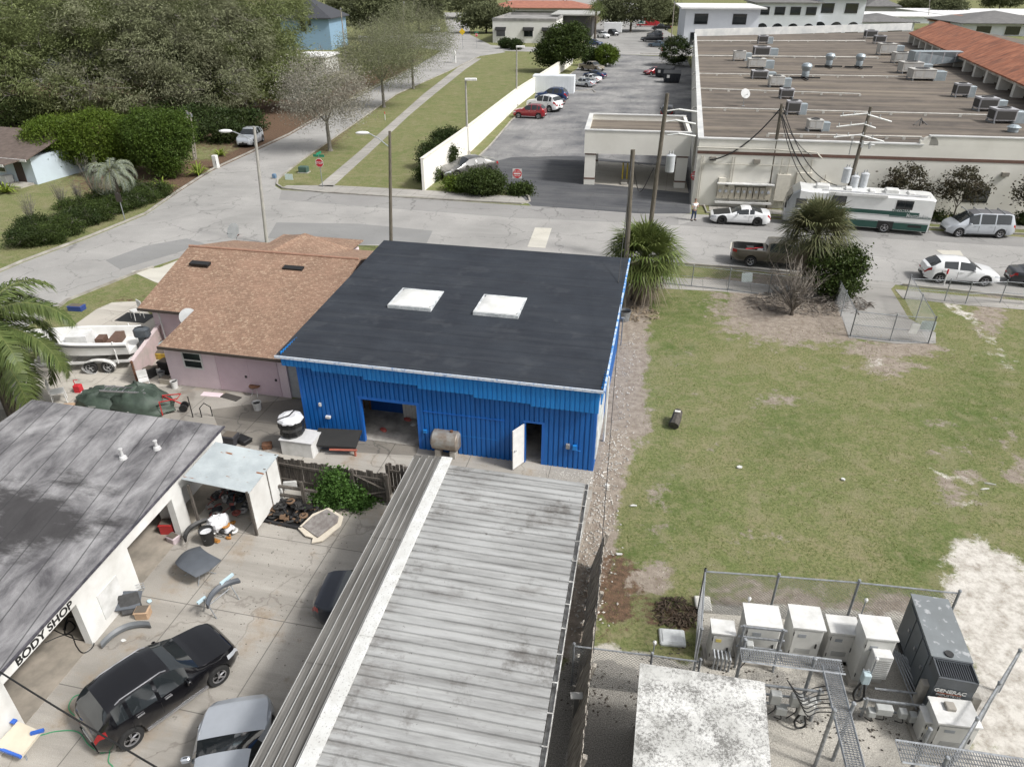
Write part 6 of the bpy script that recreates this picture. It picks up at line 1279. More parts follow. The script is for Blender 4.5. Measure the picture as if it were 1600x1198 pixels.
feather_palm('queen palm with long drooping fronds at the left edge beside the boat',G(42,648)-Vector((0.6,0,0)),4.3,4.6,26,leafmat('queen_palm_leaf',(.035,.06,.018),(.14,.18,.06),(.08,.10,.035),.7,.4,.12),100,1.05,.24,.07,1.0,(-25,70))
feather_palm('grey green arching jelly palm on the lawn behind the hedge',G(188,322),2.9,3.0,30,leafmat('jelly_palm_leaf',(.14,.17,.13),(.28,.31,.25),(.2,.22,.17),.8,.6,.1),44,1.6,.25,.04,.5,(0,80),name='jelly_palm')
feather_palm('small palm by the crossing street in front of the office',G(886,80),3,2.6,18,leafmat('queen_palm_leaf',(.03,.055,.015),(.12,.16,.045),(.07,.09,.03)),16,1.2,.2,.08,.6,name='small_palm')
# dark shrub tree against the right palm, brush pile
tree('dark green leafy tree growing against the sabal palm by the driveway',G(1290,466),[(0,0,1.8,1.5,1.2,1.5),(.9,0,2.4,1.1,.9,1.0),(.6,-.2,1.0,1.2,.9,.9)],15000,.17,leafmat('podocarp_leaf',(.02,.04,.01),(.075,.10,.03),(.04,.06,.015),1.,.4,.1),.1,.8,'tree',.25,shell=.4)
def brush():
    t=T('dead_shrub','leafless dead shrub standing in the brush pile beside the driveway','shrub',G(1237,492)); mb=MB()
    for i in range(56):
        a=random.uniform(0,6.28); h=random.uniform(1.6,3.5); r_=random.uniform(.2,2.2); e=Vector((math.cos(a)*r_,math.sin(a)*r_,h)); mb.tube([(0,0,.3),e*.45+Vector((random.uniform(-.2,.2),0,.3)),e],.04,3,.01)
        for k in range(6): q=e*random.uniform(.4,.98); d=Vector((random.uniform(-.5,.5),random.uniform(-.5,.5),random.uniform(0,.5))); mb.tube([q,q+d*.6,q+d+Vector((0,0,.1))],.016,3,.005)
    mb.tube([(0,0,-.1),(.05,0,.4),(0,0,.8)],.1,7,.05); mb.build('branches',mat('grey_dead_wood',(.22,.195,.17),.95,(.11,.095,.08),5.),t)
    m=MB(); m.cyl((0,0,-.05),(0,0,.35),.14,.08,8); m.build('stump',bark,t)
    def pile(name,label,c,rx,ry,h,n,m,sz=.6):
        mb=MB()
        for i in range(n):
            a=random.uniform(0,6.28); q=random.random()**.5; x,y=math.cos(a)*rx*q,math.sin(a)*ry*q; z=h*(1-q)*random.random()+.03; b=random.uniform(0,6.28); l=sz*random.uniform(.4,1.3); d=Vector((math.cos(b),math.sin(b),random.uniform(-.1,.3)))*l
            p=Vector((x,y,z)); mb.tube([p-d*.5,p+Vector((0,0,.05)),p+d*.5],random.uniform(.012,.045),3,.008)
        o=mb.build(name,m); tag(o,label,'brush pile',loc=c); o['kind']='stuff'
    pile('brush_pile','heap of dead branches and palm debris beside the driveway',G(1262,474),3.9,1.9,.8,650,mat('grey_dead_wood',(.2,.175,.15),.95))
    pile('brush_pile','small heap of dark dry sticks by the corner of the equipment compound',G(1058,958),.75,.6,.35,160,mat('brown_sticks',(.1,.07,.05),.95,(.04,.03,.02),9.),.35)
    pile('brush_pile','scattered dry palm litter at the foot of the palm by the blue building',G(995,492),1.3,1.2,.15,120,mat('tan_litter',(.3,.24,.17),.95),.5)
brush()
tree('leafy bright green vine bush climbing the wooden fence',G(540,788),[(0,0,.5,.7,.45,.5),(-.6,.1,.35,.5,.4,.4),(-.35,.2,.95,.38,.25,.45),(.6,0,.2,.55,.45,.2)],8000,.1,grn3,.04,.3,'vine_bush',.18,cat='bush',asp=.7,shell=.4)
# ================= POLES AND WIRES =================
def pole_at(name,label,cat,px,py,ytop,dx=0.,r=.15,m=woodpole,group=None):
    b=G(px,py); h=ZH(ytop,b.y); t=T(name,label,cat,b,0,group); q=MB(); 
    ttop=Vector((0,0,h)); d=b.y*math.cos(TH)+(H-h)*.5; ttop.x=dx
    q.tube([(0,0,-.2),(dx*.5,0,h*.5),ttop],r,10,r*.72); q.build('pole',m,t,smooth=True); return t,b+ttop,h
def Wat(px,py,base): # point on the vertical plane through base, at pixel
    z=ZH(py,base.y); d=base.y*math.cos(TH)+(H-z)*.5; return Vector(((px-800)/FPX*d,base.y,z))
PP={}
for key,label,px,py,top in (('a','weathered wooden utility pole at the back right corner of the blue building',973,488,(989,234)),('b','mossy wooden utility pole with a grey transformer behind the full sabal palm',1009,408,(1043,146)),('c','wooden utility pole carrying a thick black cable bundle beside the cream wall',1197,324,(1222,162)),('d','wooden utility pole with three crossarms and three transformers',1312,346,(1361,167))):
    b=G(px,py); tp=Wat(*top,b); t=T('utility_pole',label,'utility pole',b); q=MB(); e=tp-b; q.tube([(0,0,-.2),e*.5,e],.17,10,.12); q.build('pole',woodpole,t,smooth=True); PP[key]=(t,b,tp)
trm=mat('transformer_grey',(.48,.5,.52),.4,(.4,.42,.44),2.); por=mat('insulator',(.35,.36,.36),.3); fib=mat('fibreglass_arm',(.6,.61,.6),.5)
def transformer(t,p,s=1.):
    q=MB(); q.lathe([(.02,0),(.27*s,.01),(.28*s,.1),(.28*s,.95*s),(.3*s,.97*s),(.3*s,1.0*s),(.1,1.1*s)],(0,0,0),16); o=q.build('transformer',trm,t,smooth=True); o.location=p
    q=MB()
    for x in(-.1,.1): q.lathe([(.05,1.05*s),(.07,1.1*s),(.04,1.15*s),(.06,1.2*s),(.02,1.3*s)],(x,0,0),8)
    q.build('bushing',por,o)
t,b,tp=PP['b']; transformer(t,Wat(1043,268,b)-b+Vector((.1,-.1,0)),1.05); 
for y_,x0,x1 in((171,1060,1089),(188,1055,1088),(210,1059,1088)):
    pass
t,b,tp=PP['d']
for (ax,ay,bx,by) in((1312,181,1355,177),(1355,179,1392,190),(1306,198,1350,193),(1350,194,1367,200),(1302,214,1346,210),(1344,211,1380,221)):
    a,c=Wat(ax,ay,b)-b,Wat(bx,by,b)-b; a.y-=.1; c.y-=.1; q=MB(); q.tube([a,c],.055,4); q.build('crossarm',fib,t)
    for k in(.08,.5): p_=a.lerp(c,k); q=MB(); q.lathe([(.03,0),(.06,.06),(.03,.1),(.06,.15),(.02,.2)],(p_.x,p_.y,p_.z+.05),8); q.build('insulator',por,t)
for px,py in((1318,284),(1330,296),(1345,292)): transformer(t,Wat(px,py,b)-b+Vector((0,-.25,0)),1.1)
q=MB(); a=Wat(1333,222,b)-b; q.tube([a+Vector((0,-.2,0)),a+Vector((1.6,-.2,-.2))],.05,4); q.tube([a+Vector((0,.2,.2)),a+Vector((0,.2,-1))],.04,4); q.box(a+Vector((.6,-.3,-.1)),(.12,.12,.5)); q.box(a+Vector((1.2,-.3,-.2)),(.12,.12,.5)); q.build('switch_gear',por,t)
t,b,tp=PP['b']
for (ax,ay,bx,by) in((1060,171,1089,175),(1056,188,1087,194),(1060,209,1087,213)): 
    a,c=Wat(ax,ay,b)-b,Wat(bx,by,b)-b; q=MB(); q.tube([a,c],.06,4); q.tube([a,a+Vector((-.7,0,-.1))],.04,4); q.build('crossarm',fib,t)
def wire(label,pts,r=.02,name='overhead_cable',m=None,sag=0.,parent=None,cat='cable'):
    P=[Vector(p) for p in pts]
    if len(P)==2: a,c=P; P=[a.lerp(c,k/14)-Vector((0,0,sag*4*(k/14)*(1-k/14))) for k in range(15)]
    o=P[0].copy(); q=MB(); q.tube([p-o for p in P],r,5,sm=(5 if len(P)<14 else 0)); ob=q.build(name,m or black,parent,smooth=True)
    if parent is None: tag(ob,label,cat,loc=o)
    return ob
c,d=PP['c'][2],PP['d'][1]; e=Wat(1308,290,PP['d'][1])
for k,(s,of) in enumerate(((1.3,0),(1.7,.15),(2.1,-.15))): wire(('upper','middle','lowest')[k]+' black cable sagging from the cable pole down towards the transformers',[PP['c'][2]+Vector((0,of,-.4*k)),e+Vector((0,of,-.2*k))],.035+.015*(k==1),sag=s)
w0=LG(1.0,-.3,3.9); wire('thick black cable dropping from the cable pole to the meters on the cream wall',[PP['c'][2]-Vector((0,0,.3)),w0],.06,sag=.9)
wire('thin service cable from the cable pole to the conduit head on the cream wall',[PP['c'][2]-Vector((0,0,.6)),LG(9.2,-.3,4.5)],.03,sag=.5)
wire('thin wire from the mossy pole to the pole beside the blue building',[Wat(1030,250,PP['b'][1]),PP['a'][2]-Vector((0,0,.5))],.02,sag=.4)
wire('thin wire from the corner pole down to the blue building roof corner',[PP['a'][2]-Vector((0,0,.3)),FB.o+FB.ex*12.4+FB.ey*9+Vector((0,0,4.6))],.018,sag=.15)
wire('long thin guy wire running along the right side of the blue building',[PP['a'][2]-Vector((0,0,.8)),Vector((2.1,12.4,2.3))],.012,sag=.35)
wire('slack black drop cable beside the mossy utility pole',[Wat(1022,262,PP['b'][1]),Wat(1000,300,PP['b'][1]),Wat(990,262,PP['b'][1])],.03)
wire('dark cable crossing the bottom left corner of the yard',[Vector((-14.5,12.6,2.5)),Vector((-4.6,7.6,2.9))],.022,sag=.2)
def lamp_post(label,px,py,top,arm,m=mat('grey_concrete_pole',(.38,.37,.34),.8,(.3,.29,.27),3.)):
    b=G(px,py); tp=Wat(*top,b); t=T('street_lamp',label,'street lamp',b); q=MB(); q.tube([(0,0,-.1),(tp-b)*.5,tp-b],.13,10,.09); q.build('pole',m,t,smooth=True)
    a0=Wat(*arm[0],b)-b; a1=Wat(*arm[1],b)-b; q=MB(); q.tube([a0,a0.lerp(a1,.4)+Vector((0,0,.15)),a0.lerp(a1,.8)+Vector((0,0,.12)),a1],.04,6); q.build('arm',steel,t)
    q=MB(); q.ell((0,0,0),(.48,.2,.12),12,6); o=q.build('lamp_head',mat('lamp_head_white',(.72,.73,.74),.4),t,smooth=True); o.location=a1+Vector((-.2,0,0)); return t
lamp_post('tall concrete street lamp at the corner of the side street',417,381,(397,198),((400,224),(357,205)),)
lamp_post('wooden street lamp pole behind the blue building roof',611,392,(609,205),((607,229),(571,208)),woodpole)
def lot_light(label,px,py,ytop):
    b=G(px,py); h=ZH(ytop,b.y); t=T('parking_light',label,'light pole',b); q=MB(); q.cyl((0,0,0),(0,0,h),.14,.09); q.build('pole',mat('grey_concrete_pole',(.38,.37,.34),.8),t)
    q=MB(); q.bev((.55,0,h),(1.3,.55,.22),.05); q.build('lamp_head',white,t); q=MB(); q.cyl((0,0,-.05),(0,0,.35),.3); q.build('footing',conc,t)
lot_light('tall square headed light pole nearest along the white wall',731,241,124); lot_light('thin light pole halfway along the white wall',807,167,73); lot_light('light pole rising behind the bushy green tree',886,100,40)
for lb,px,py,top in(('pale wooden pole behind the round green shrub, left of the pair',304,250,(291,173)),('thin grey pole right beside the pale wooden one',307,249,(297,176)),('wooden pole in front of the blue house',541,95,(532,12)),('wooden pole with a white transformer beside the office building',1047,82,(1054,2)),('thin pole far up the side street',630,90,(631,2)),('pole beside the office wing at the top right',1450,35,(1453,0))):
    b=G(px,py); tp=Wat(*top,b); t=T('utility_pole',lb,'utility pole',b); q=MB(); q.tube([(0,0,-.1),(tp-b)*.5,tp-b],.15 if 'thin' not in lb else .08,8,.1); q.build('pole',mat('pale_pole_wood',(.32,.29,.25),.85,(.22,.2,.17),3.,stretch=(9,9,.8)),t); q=MB(); q.box(tp-b-Vector((0,0,.3)),(.25,.25,.3)); q.build('bracket',steel,t)
# small signs
sred=mat('sign_red',(.5,.02,.03),.5); sgreen=mat('sign_green',(.02,.22,.12),.5); syel=mat('sign_yellow',(.75,.5,.02),.5)
def stop_sign(label,px,py,ytop,rz=0.,streets=False):
    b=G(px,py); h=ZH(ytop,b.y); t=T('stop_sign',label,'stop sign',b,rz); q=MB(); q.cyl((0,.06,0),(0,.06,h+(.45 if streets else 0)),.035); q.build('post',steel,t); r_=.42
    oc=[(r_*math.cos(math.pi/8+k*math.pi/4),r_*math.sin(math.pi/8+k*math.pi/4)) for k in range(8)]
    for nm,sc,m,y in(('rim',1.,white,.012),('plate',.9,sred,-.004)): q=MB(); q.add([(x*sc,y-.012,h-.45+z*sc) for x,z in oc]+[(x*sc,y+.004,h-.45+z*sc) for x,z in oc],[tuple(range(8)),tuple(range(15,7,-1))]+[(i,i+8,(i+1)%8+8,(i+1)%8) for i in range(8)]); q.build(nm,m,t)
    text('STOP',.3,white,t,(0,-.022,h-.45),(R(90),0,0),.003,'lettering',.006)
    if streets: q=MB(); q.bb(-.55,.55,.04,.07,h+.08,h+.3); q.build('street_name_plate',sgreen,t); q=MB(); q.bb(.045,.075,-.5,.5,h+.32,h+.54); q.build('street_name_plate',sgreen,t)
stop_sign('stop sign with green street name plates at the corner',504,293,247,R(-12),True)
stop_sign('small far stop sign beside the wide dark bush',1033,99,74); stop_sign('far stop sign across the crossing street',745,76,52,0,True)
def dne(label,px,py,ytop,sq):
    b=G(px,py); h=ZH(ytop,b.y); t=T('do_not_enter_sign',label,'traffic sign',b,R(-6)); q=MB(); q.cyl((0,.06,0),(0,.06,h),.035); q.build('post',steel,t); z=h-.42
    if sq: q=MB(); q.bb(-.42,.42,0,.02,z-.42,z+.42); q.build('backing_plate',white,t)
    q=MB(); q.lathe([(.4,-.018),(.4,-.006)],(0,0,z),24,'Y'); q.build('red_disc',sred,t); q=MB(); q.bb(-.32,.32,-.026,-.019,z-.06,z+.06); q.build('white_bar',white,t)
    text('DO NOT',.17,white,t,(0,-.022,z+.2),(R(90),0,0),.002,'lettering',.002); text('ENTER',.17,white,t,(0,-.022,z-.2),(R(90),0,0),.002,'lettering',.002)
dne('do not enter sign on a white square beside the car park entrance',808,304,264,True); dne('round do not enter sign at the corner of the cream wall',1081,318,267,False)
def plate_sign(name,label,px,py,ytop,m,w_,h_,dia=False):
    b=G(px,py); h=ZH(ytop,b.y); t=T(name,label,'sign',b,R(-8)); q=MB(); q.cyl((0,.05,0),(0,.05,h),.04); q.build('post',steel,t); q=MB(); q.box((0,0,h-h_/2),(w_,.02,h_),ry=R(45) if dia else 0); q.build('plate',m,t)
plate_sign('yellow_sign','yellow diamond warning sign far up the side street',723,77,46,syel,1.2,1.2,True); plate_sign('real_estate_sign','small pale sign on the verge by the stop sign',452,281,272,mat('pale_blue_sign',(.55,.65,.65),.5),.8,.6); plate_sign('street_sign','dark backed sign on a pale post in the roadside hedge',195,345,302,mat('sign_back',(.06,.05,.045),.6),.5,.7)
def utilbox(name,label,cat,px,py,w_,d_,h_,m,rz=FG.a):
    t=T(name,label,cat,G(px,py),rz); q=MB(); q.bev((0,d_/2,h_/2+.03),(w_,d_,h_),.05); q.build('housing',m,t); q=MB(); q.box((0,d_/2,.03),(w_*1.2,d_*1.2,.08)); q.build('pad',conc,t); q=MB(); q.bb(w_*.3,w_*.36,-.03,0,.35*h_,.6*h_); q.build('latch',dsteel,t); return t
utilbox('utility_cabinet','low dark green utility box on the verge behind the stop sign','utility box',473,271,.9,.7,.6,mat('utility_green',(.06,.11,.09),.6)); utilbox('mail_box','white mailbox cluster beside the oak verge','mailbox',337,264,.5,.5,1.3,white); utilbox('utility_cabinet','white tall cabinet at the far corner of the side street','utility box',709,99,.9,.7,2.4,white)
def marker(label,px,py): t=T('marker_post',label,'marker post',G(px,py)); q=MB(); q.cyl((0,0,0),(0,0,.8),.05); q.build('white_post',white,t); q=MB(); q.cyl((0,0,.8),(0,0,1.1),.052); q.build('red_tip',sred,t)
marker('red tipped white marker post on the verge in the middle of the sidewalk row',602,188); marker('red tipped marker post in front of the white hatchback',1474,446)
def cone(label,px,py): t=T('traffic_cone',label,'traffic cone',G(px,py)); q=MB(); q.cyl((0,0,.03),(0,0,.7),.15,.03,12); q.build('cone_body',mat('cone_orange',(.7,.12,.03),.6),t); q=MB(); q.box((0,0,.02),(.4,.4,.04)); q.build('base',black,t)
cone('orange cone behind the satellite dish at the far corner of the shingle roof',369,368)
t=utilbox('street_utility_box','small round utility lid box near the lamp','utility box',428,280,.35,.35,.45,mat('utility_blue',(.12,.2,.3),.6))
# ================= CHAIN LINK =================
def chain(label,pts,h,sp=2.4,mesh=True,group=None,posts=True,top=True,mid=False,ms=.11,wr=.0045,gate=False,name='chain_link_fence',pr=.03):
    P=[Vector(p) for p in pts]; o=P[0].copy(); t=T(name,label,'gate' if gate else 'fence',o,0,group)
    q=MB()
    for a,b in zip(P[:-1],P[1:]):
        L_=(b-a).length; u=(b-a).normalized(); A=a-o
        if mesh:
            n=int((L_+h)/ms)
            for i in range(n):
                s=i*ms-h
                for dr in(1,-1):
                    x0,x1=(s,s+h); z0,z1=(0,h)
                    if x0<0: z0=-x0; x0=0
                    if x1>L_: z1=h-(x1-L_); x1=L_
                    if x1<=x0: continue
                    if dr<0: z0,z1=h-z0,h-z1
                    q.cyl(A+u*x0+Vector((0,0,z0+.03)),A+u*x1+Vector((0,0,z1+.03)),wr,wr,3,False)
    if q.f: q.build('mesh_wire',mat('wire_grey',(.33,.34,.35),.5,metal=.4),t)
    q=MB()
    for a,b in zip(P[:-1],P[1:]):
        A,B=a-o,b-o
        if top: q.cyl(A+Vector((0,0,h+.03)),B+Vector((0,0,h+.03)),pr*.7,n=6)
        if mid: q.cyl(A+Vector((0,0,h*.5)),B+Vector((0,0,h*.5)),pr*.6,n=6)
        if gate: q.cyl(A+Vector((0,0,.06)),B+Vector((0,0,.06)),pr*.7,n=6)
    if q.f: q.build('rail',steel,t)
    for a,b in zip(P[:-1],P[1:]):
        k=max(1,int(round((b-a).length/sp)))
        for i in range(k+1):
            if i==0 and a is not P[0]: continue
            p=a.lerp(b,i/k)-o; q=MB(); q.cyl(p-Vector((0,0,.1)),p+Vector((0,0,h+.1)),pr,n=8); q.ell(p+Vector((0,0,h+.12)),(pr*1.4,)*3,8,5); q.build('post',steel,t)
    return t
chain('low chain link gate pair between the sabal palms',[G(1032,443),G(1080,448),G(1137,454),G(1200,462)],1.35,2.2,True,None,mid=True,gate=True,ms=.16,name='chain_link_gate')
chain('chain link fence from the gate pair to the right hand palm',[G(1200,462),G(1262,468)],1.35,2.4,True,ms=.16)
chain('chain link side fence running along the left side of the driveway',[G(1300,466),G(1328,526)],1.5,2.6,True,ms=.16)
chain('closed chain link double gate across the driveway',[G(1328,526),G(1390,533),G(1450,537)],1.5,2.,True,gate=True,mid=True,ms=.16,name='chain_link_gate')
chain('chain link side fence on the right side of the driveway',[G(1413,468),G(1450,537)],1.5,2.6,True,ms=.16)
chain('chain link fence along the street beside the white hatchback',[G(1413,468),G(1475,471),G(1508,475),G(1562,473),G(1640,480)],1.35,2.4,True,ms=.16,mid=True)
g=T('notice_board','pale blue notice panel hanging on the driveway gate, nearer the gate post','sign',G(1441,534)+Vector((0,-.06,1.0)),FG.a); q=MB(); q.box((0,0,0),(.75,.02,.5)); q.build('panel',mat('pale_panel',(.55,.62,.62),.5),g); q=MB(); q.box((0,.02,.27),(.5,.02,.03)); q.build('hanger',steel,g)
g=T('notice_board','white notice panel hanging on the middle of the driveway gate','sign',G(1421,535)+Vector((0,-.06,.85)),FG.a); q=MB(); q.box((0,0,0),(.42,.02,.6),ry=.15); q.build('panel',white,g); q=MB(); q.box((0,.02,.32),(.3,.02,.03)); q.build('hanger',steel,g)
g=T('notice_board','grey white panel tied on the low gate behind the pickup','sign',G(1163,455)+Vector((0,-.06,.95)),FG.a); q=MB(); q.box((0,0,0),(.65,.02,.6),ry=-.1); q.build('panel',mat('pale_panel',(.55,.62,.62),.5),g); q=MB(); q.box((0,.02,.32),(.3,.02,.03)); q.build('hanger',steel,g)
# compound fences
chain('tall chain link fence along the back of the equipment compound',[G(1090,957),G(1200,965),G(1320,975),G(1470,992)],1.75,2.2,True,ms=.10,wr=.005,pr=.038)
chain('chain link fence along the left side of the equipment compound',[G(1090,957),G(1083,1052)],1.75,2.4,True,ms=.09,wr=.005,pr=.038)
chain('chain link fence between the dark wooden fence and the compound',[G(893,1070),G(1010,1085),G(1082,1095)],1.6,2.4,True,ms=.10,wr=.005,pr=.035)
chain('chain link fence on the right side of the compound behind the white cabinet',[G(1560,1080),G(1455,1250)],1.6,1.6,True,ms=.10,wr=.005,pr=.04)
# ================= EQUIPMENT COMPOUND =================
def cabinet(label,px,pyb,w_,d_,h_,rz=R(-8),m=cabm,vent=False,door=True,name='equipment_cabinet',hump=None):
    t=T(name,label,'cabinet',G(px,pyb),rz,'cabinets in the equipment compound'); q=MB(); q.bev((0,d_/2,h_/2+.1),(w_,d_,h_),.025); q.build('housing',m,t)
    q=MB(); q.slab([(-w_/2-.03,-.04,h_+.14),(w_/2+.03,-.04,h_+.14),(w_/2+.03,d_+.03,h_+.16),(-w_/2-.03,d_+.03,h_+.16)],.05); q.build('lid',white,t); q=MB(); q.box((0,d_/2,.05),(w_+.2,d_+.25,.1)); q.build('plinth',conc,t)
    if door: q=MB(); q.bb(-w_/2+.05,w_/2-.05,-.018,-.002,.2,h_); dd=q.build('door',m,t); q=MB(); q.bb(w_/2-.16,w_/2-.12,-.05,-.019,h_*.5,h_*.5+.16); q.build('handle',dsteel,dd)
    q=MB(); q.bb(-w_*.3,-w_*.05,-.026,-.019,h_*.8,h_*.9); q.build('label_plate',mat('label_yellow',(.6,.5,.15),.5) if px%2 else mat('label_grey',(.3,.32,.34),.5),t); q=MB(); [q.bb(-w_*.3,w_*.2,-.028,-.019,h_*.3+i*.05,h_*.3+i*.05+.02) for i in range(4)]; q.build('vent_slots',mat('louvre_grey',(.3,.3,.29),.6),t)
    for zz_ in(.3,h_*.85): q=MB(); q.cyl((-w_/2+.03,-.03,zz_),(-w_/2+.03,-.03,zz_+.12),.015,n=6); q.build('hinge',dsteel,t)
    if vent: 
        q=MB(); q.bev((.05,-.17,h_*.62),(w_*.62,.3,h_*.5),.02); v=q.build('air_unit',white,t); q=MB()
        for i in range(9): q.bb(.05-w_*.25,.05+w_*.25,-.335,-.322,h_*.42+i*h_*.045,h_*.42+i*h_*.045+.02)
        q.build('louvres',mat('louvre_grey',(.3,.3,.29),.6),v)
    return t
cabinet('small cream cabinet nearest the left compound fence',1121,1036,.62,.45,1.15); cabinet('white cabinet behind the steel frame, second from the left',1180,1036,.95,.75,1.45)
cabinet('white cabinet in the middle of the back row',1250,1032,.85,.8,1.25); cabinet('white cabinet with a grey patched lid beside the middle one',1306,1036,.8,.6,1.15,m=mat('grey_cabinet_paint',(.6,.59,.56),.5))
cabinet('tall white cabinet with a louvred air unit, left of the generator',1352,1068,.8,.75,1.75,vent=True); cabinet('big blank white cabinet in front of the generator',1478,1176,1.0,.7,1.05); cabinet('small white cabinet attached left of the big blank one',1443,1160,.35,.4,.75)
def generator():
    h=1.55; b=.28; c=[Vector(x) for x in(G(1467,1056,h+b),G(1530,1064,h+b),G(1486,938,h+b),G(1424,929,h+b))]
    o=G(1444,1106); hd=math.atan2((c[3]-c[0]).y,(c[3]-c[0]).x); Lg=((c[3]-c[0]).length+(c[2]-c[1]).length)/2; W=(c[1]-c[0]).length*.98
    t=T('standby_generator','large dark grey standby generator with a louvred end','generator',(c[0].x,c[0].y,0),hd)   # x away from viewer, y to the left
    gm=mat('generator_grey',(.12,.135,.15),.45,(.10,.115,.125),1.5,metal=.2); gt=mat('generator_top',(.22,.24,.25),.5,(.18,.195,.2),1.2,metal=.2,c3=(.4,.41,.42),s3=5.)
    q=MB(); q.bb(.55,Lg,-W,0,b,b+h); q.bb(0,.55,-W,0,b,b+h-.32); q.build('enclosure',gm,t)
    q=MB(); q.bb(.6,Lg+.03,-W-.03,.03,b+h,b+h+.05); q.build('roof_panel',gt,t)
    q=MB()
    for i in range(16): q.box((.02+.27,-W+.05+i*(W-.1)/15,b+h-.14),(.52,.018,.26))
    q.bb(0,.6,-W,-W+.03,b+h-.32,b+h+.03); q.bb(0,.6,-.03,0,b+h-.32,b+h+.03); q.bb(-.02,.03,-W,0,b+h-.36,b+h-.02); q.bb(.56,.62,-W,0,b+h-.32,b+h+.04); q.build('louvres',mat('louvre_metal',(.12,.13,.14),.4,metal=.4),t)
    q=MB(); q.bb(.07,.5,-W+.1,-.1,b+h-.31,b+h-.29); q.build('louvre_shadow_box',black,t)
    q=MB(); q.bb(0,Lg,-W-.02,.02,.12,b-.005); q.build('base_skid',black,t)
    for x in(.2,Lg-.2):
        for y in(-.12,-W+.12): q=MB(); q.bb(x-.1,x+.1,y-.1,y+.1,0,.12); q.build('foot',conc,t)
    for i in range(3): q=MB(); x=.75+i*(Lg-.9)/3; q.bb(x,x+(Lg-.9)/3-.06,.003,.02,b+.15,b+h-.12); dd=q.build('side_door',gm,t); q=MB(); q.bb(x+.08,x+.16,.021,.05,b+h*.5,b+h*.5+.1); q.build('latch',chrome,dd)
    q=MB(); q.cyl((.75,-W*.45,b+h+.05),(.75,-W*.45,b+h+.09),.11,n=16); q.build('filler_cap',dsteel,t)
    text('GENERAC',.17,white,t,(-.026,-W*.42,b+h-.48),(R(90),0,R(-90)),.003,'lettering',.004); text('INDUSTRIAL',.11,white,t,(-.026,-W*.42,b+h-.64),(R(90),0,R(-90)),.003,'lettering'); text('POWER',.07,mat('orange_letter',(.5,.14,.06),.5),t,(-.026,-W*.3,b+h-.74),(R(90),0,R(-90)),.003,'lettering')
    q=MB(); q.bb(-.026,-.02,-W*.72,-W*.12,b+h-.575,b+h-.56); q.build('orange_line',mat('orange_letter',(.5,.14,.06),.5),t)
generator()
def ice_bridge(label,pts,z,wd,posts,group=None):
    P=[G(px,py,z) for px,py in pts]; o=Vector((P[0].x,P[0].y,0)); t=T('cable_bridge',label,'cable bridge',o)
    for a,b in zip(P[:-1],P[1:]):
        f=Frame(a,b); A=a-o; q=MB(); n=int(f.L/.06); ux,uy=f.ex,f.ey
        for s in(-.5,.5): q.tube([A+uy*wd*s,b-o+uy*wd*s],.03,4)
        q.build('side_rail',steel,t); q=MB()
        for i in range(n): p=A+ux*(i*f.L/n); q.box(p,(.022,wd,.02),rz=f.a)
        for s in(-.3,-.1,.1,.3): q.box((A+(b-o))/2+uy*wd*s,(f.L,.015,.02),rz=f.a)
        q.build('grating',mat('grating_steel',(.26,.27,.28),.5,(.18,.19,.2),4.,metal=.4),t)
    for px,py in posts:
        p=G(px,py,z)-o; q=MB(); q.cyl((p.x,p.y,0),(p.x,p.y,z+.25),.045); q.ell((p.x,p.y,z+.28),(.06,.06,.05),8,5); q.build('post',steel,t)
    return t
ice_bridge('steel grated cable bridge running across in front of the white cabinets',[(1158,1022),(1318,1042)],2.0,.42,((1270,1040),(1162,1010)))
ice_bridge('long steel grated cable bridge leading towards the viewer',[(1297,1040),(1352,1260)],2.0,.40,((1300,1120),(1330,1110)))
ice_bridge('second grated cable bridge in the bottom right corner',[(1404,1172),(1640,1208)],1.9,.55,((1448,1150),(1475,1195)))
def pipe_run(name,label,cat,pts,r,m=steel,group=None):
    o=Vector(pts[0]); q=MB(); q.tube([Vector(p)-o for p in pts],r,7,sm=(6 if len(pts)>2 and 'cable' in name else 0)); return tag(q.build(name,m,None,smooth=True),label,cat,group,loc=o)
def up(px,py,z): p=G(px,py,z); return p
for i in range(6):
    a=up(1392+i*4.5,1010+i*3,.5); b=up(1432+i*4.5,1108-i*3,.35); pipe_run('conduit_pipe','galvanised conduit along the generator, %s from the generator'%('sixth','fifth','fourth','third','second','nearest')[i],'pipe',[a,b],.022,steel,'conduits along the generator')
for i in range(5): p=G(1112+i*6,1040+i,0); pipe_run('conduit_pipe','short vertical conduit below the small cream cabinet, %s from the left'%('first','second','third','fourth','fifth')[i],'pipe',[p+Vector((0,-.1,0)),p+Vector((0,-.1,.5)),p+Vector((0,.1,.6))],.03,steel,'conduits below the cream cabinet')
for i in range(7): a=G(1230+i*3,1062+i*5,1.55); b=G(1300,1070+i*7,1.4); pipe_run('black_cable','black cable draped under the cable bridge, %s from the back'%('first','second','third','fourth','fifth','sixth','seventh')[i],'cable',[a,a.lerp(b,.3)-Vector((0,.1,.35)),a.lerp(b,.7)-Vector((0,-.1,.3)),b],.014,black,'black cables under the bridge')
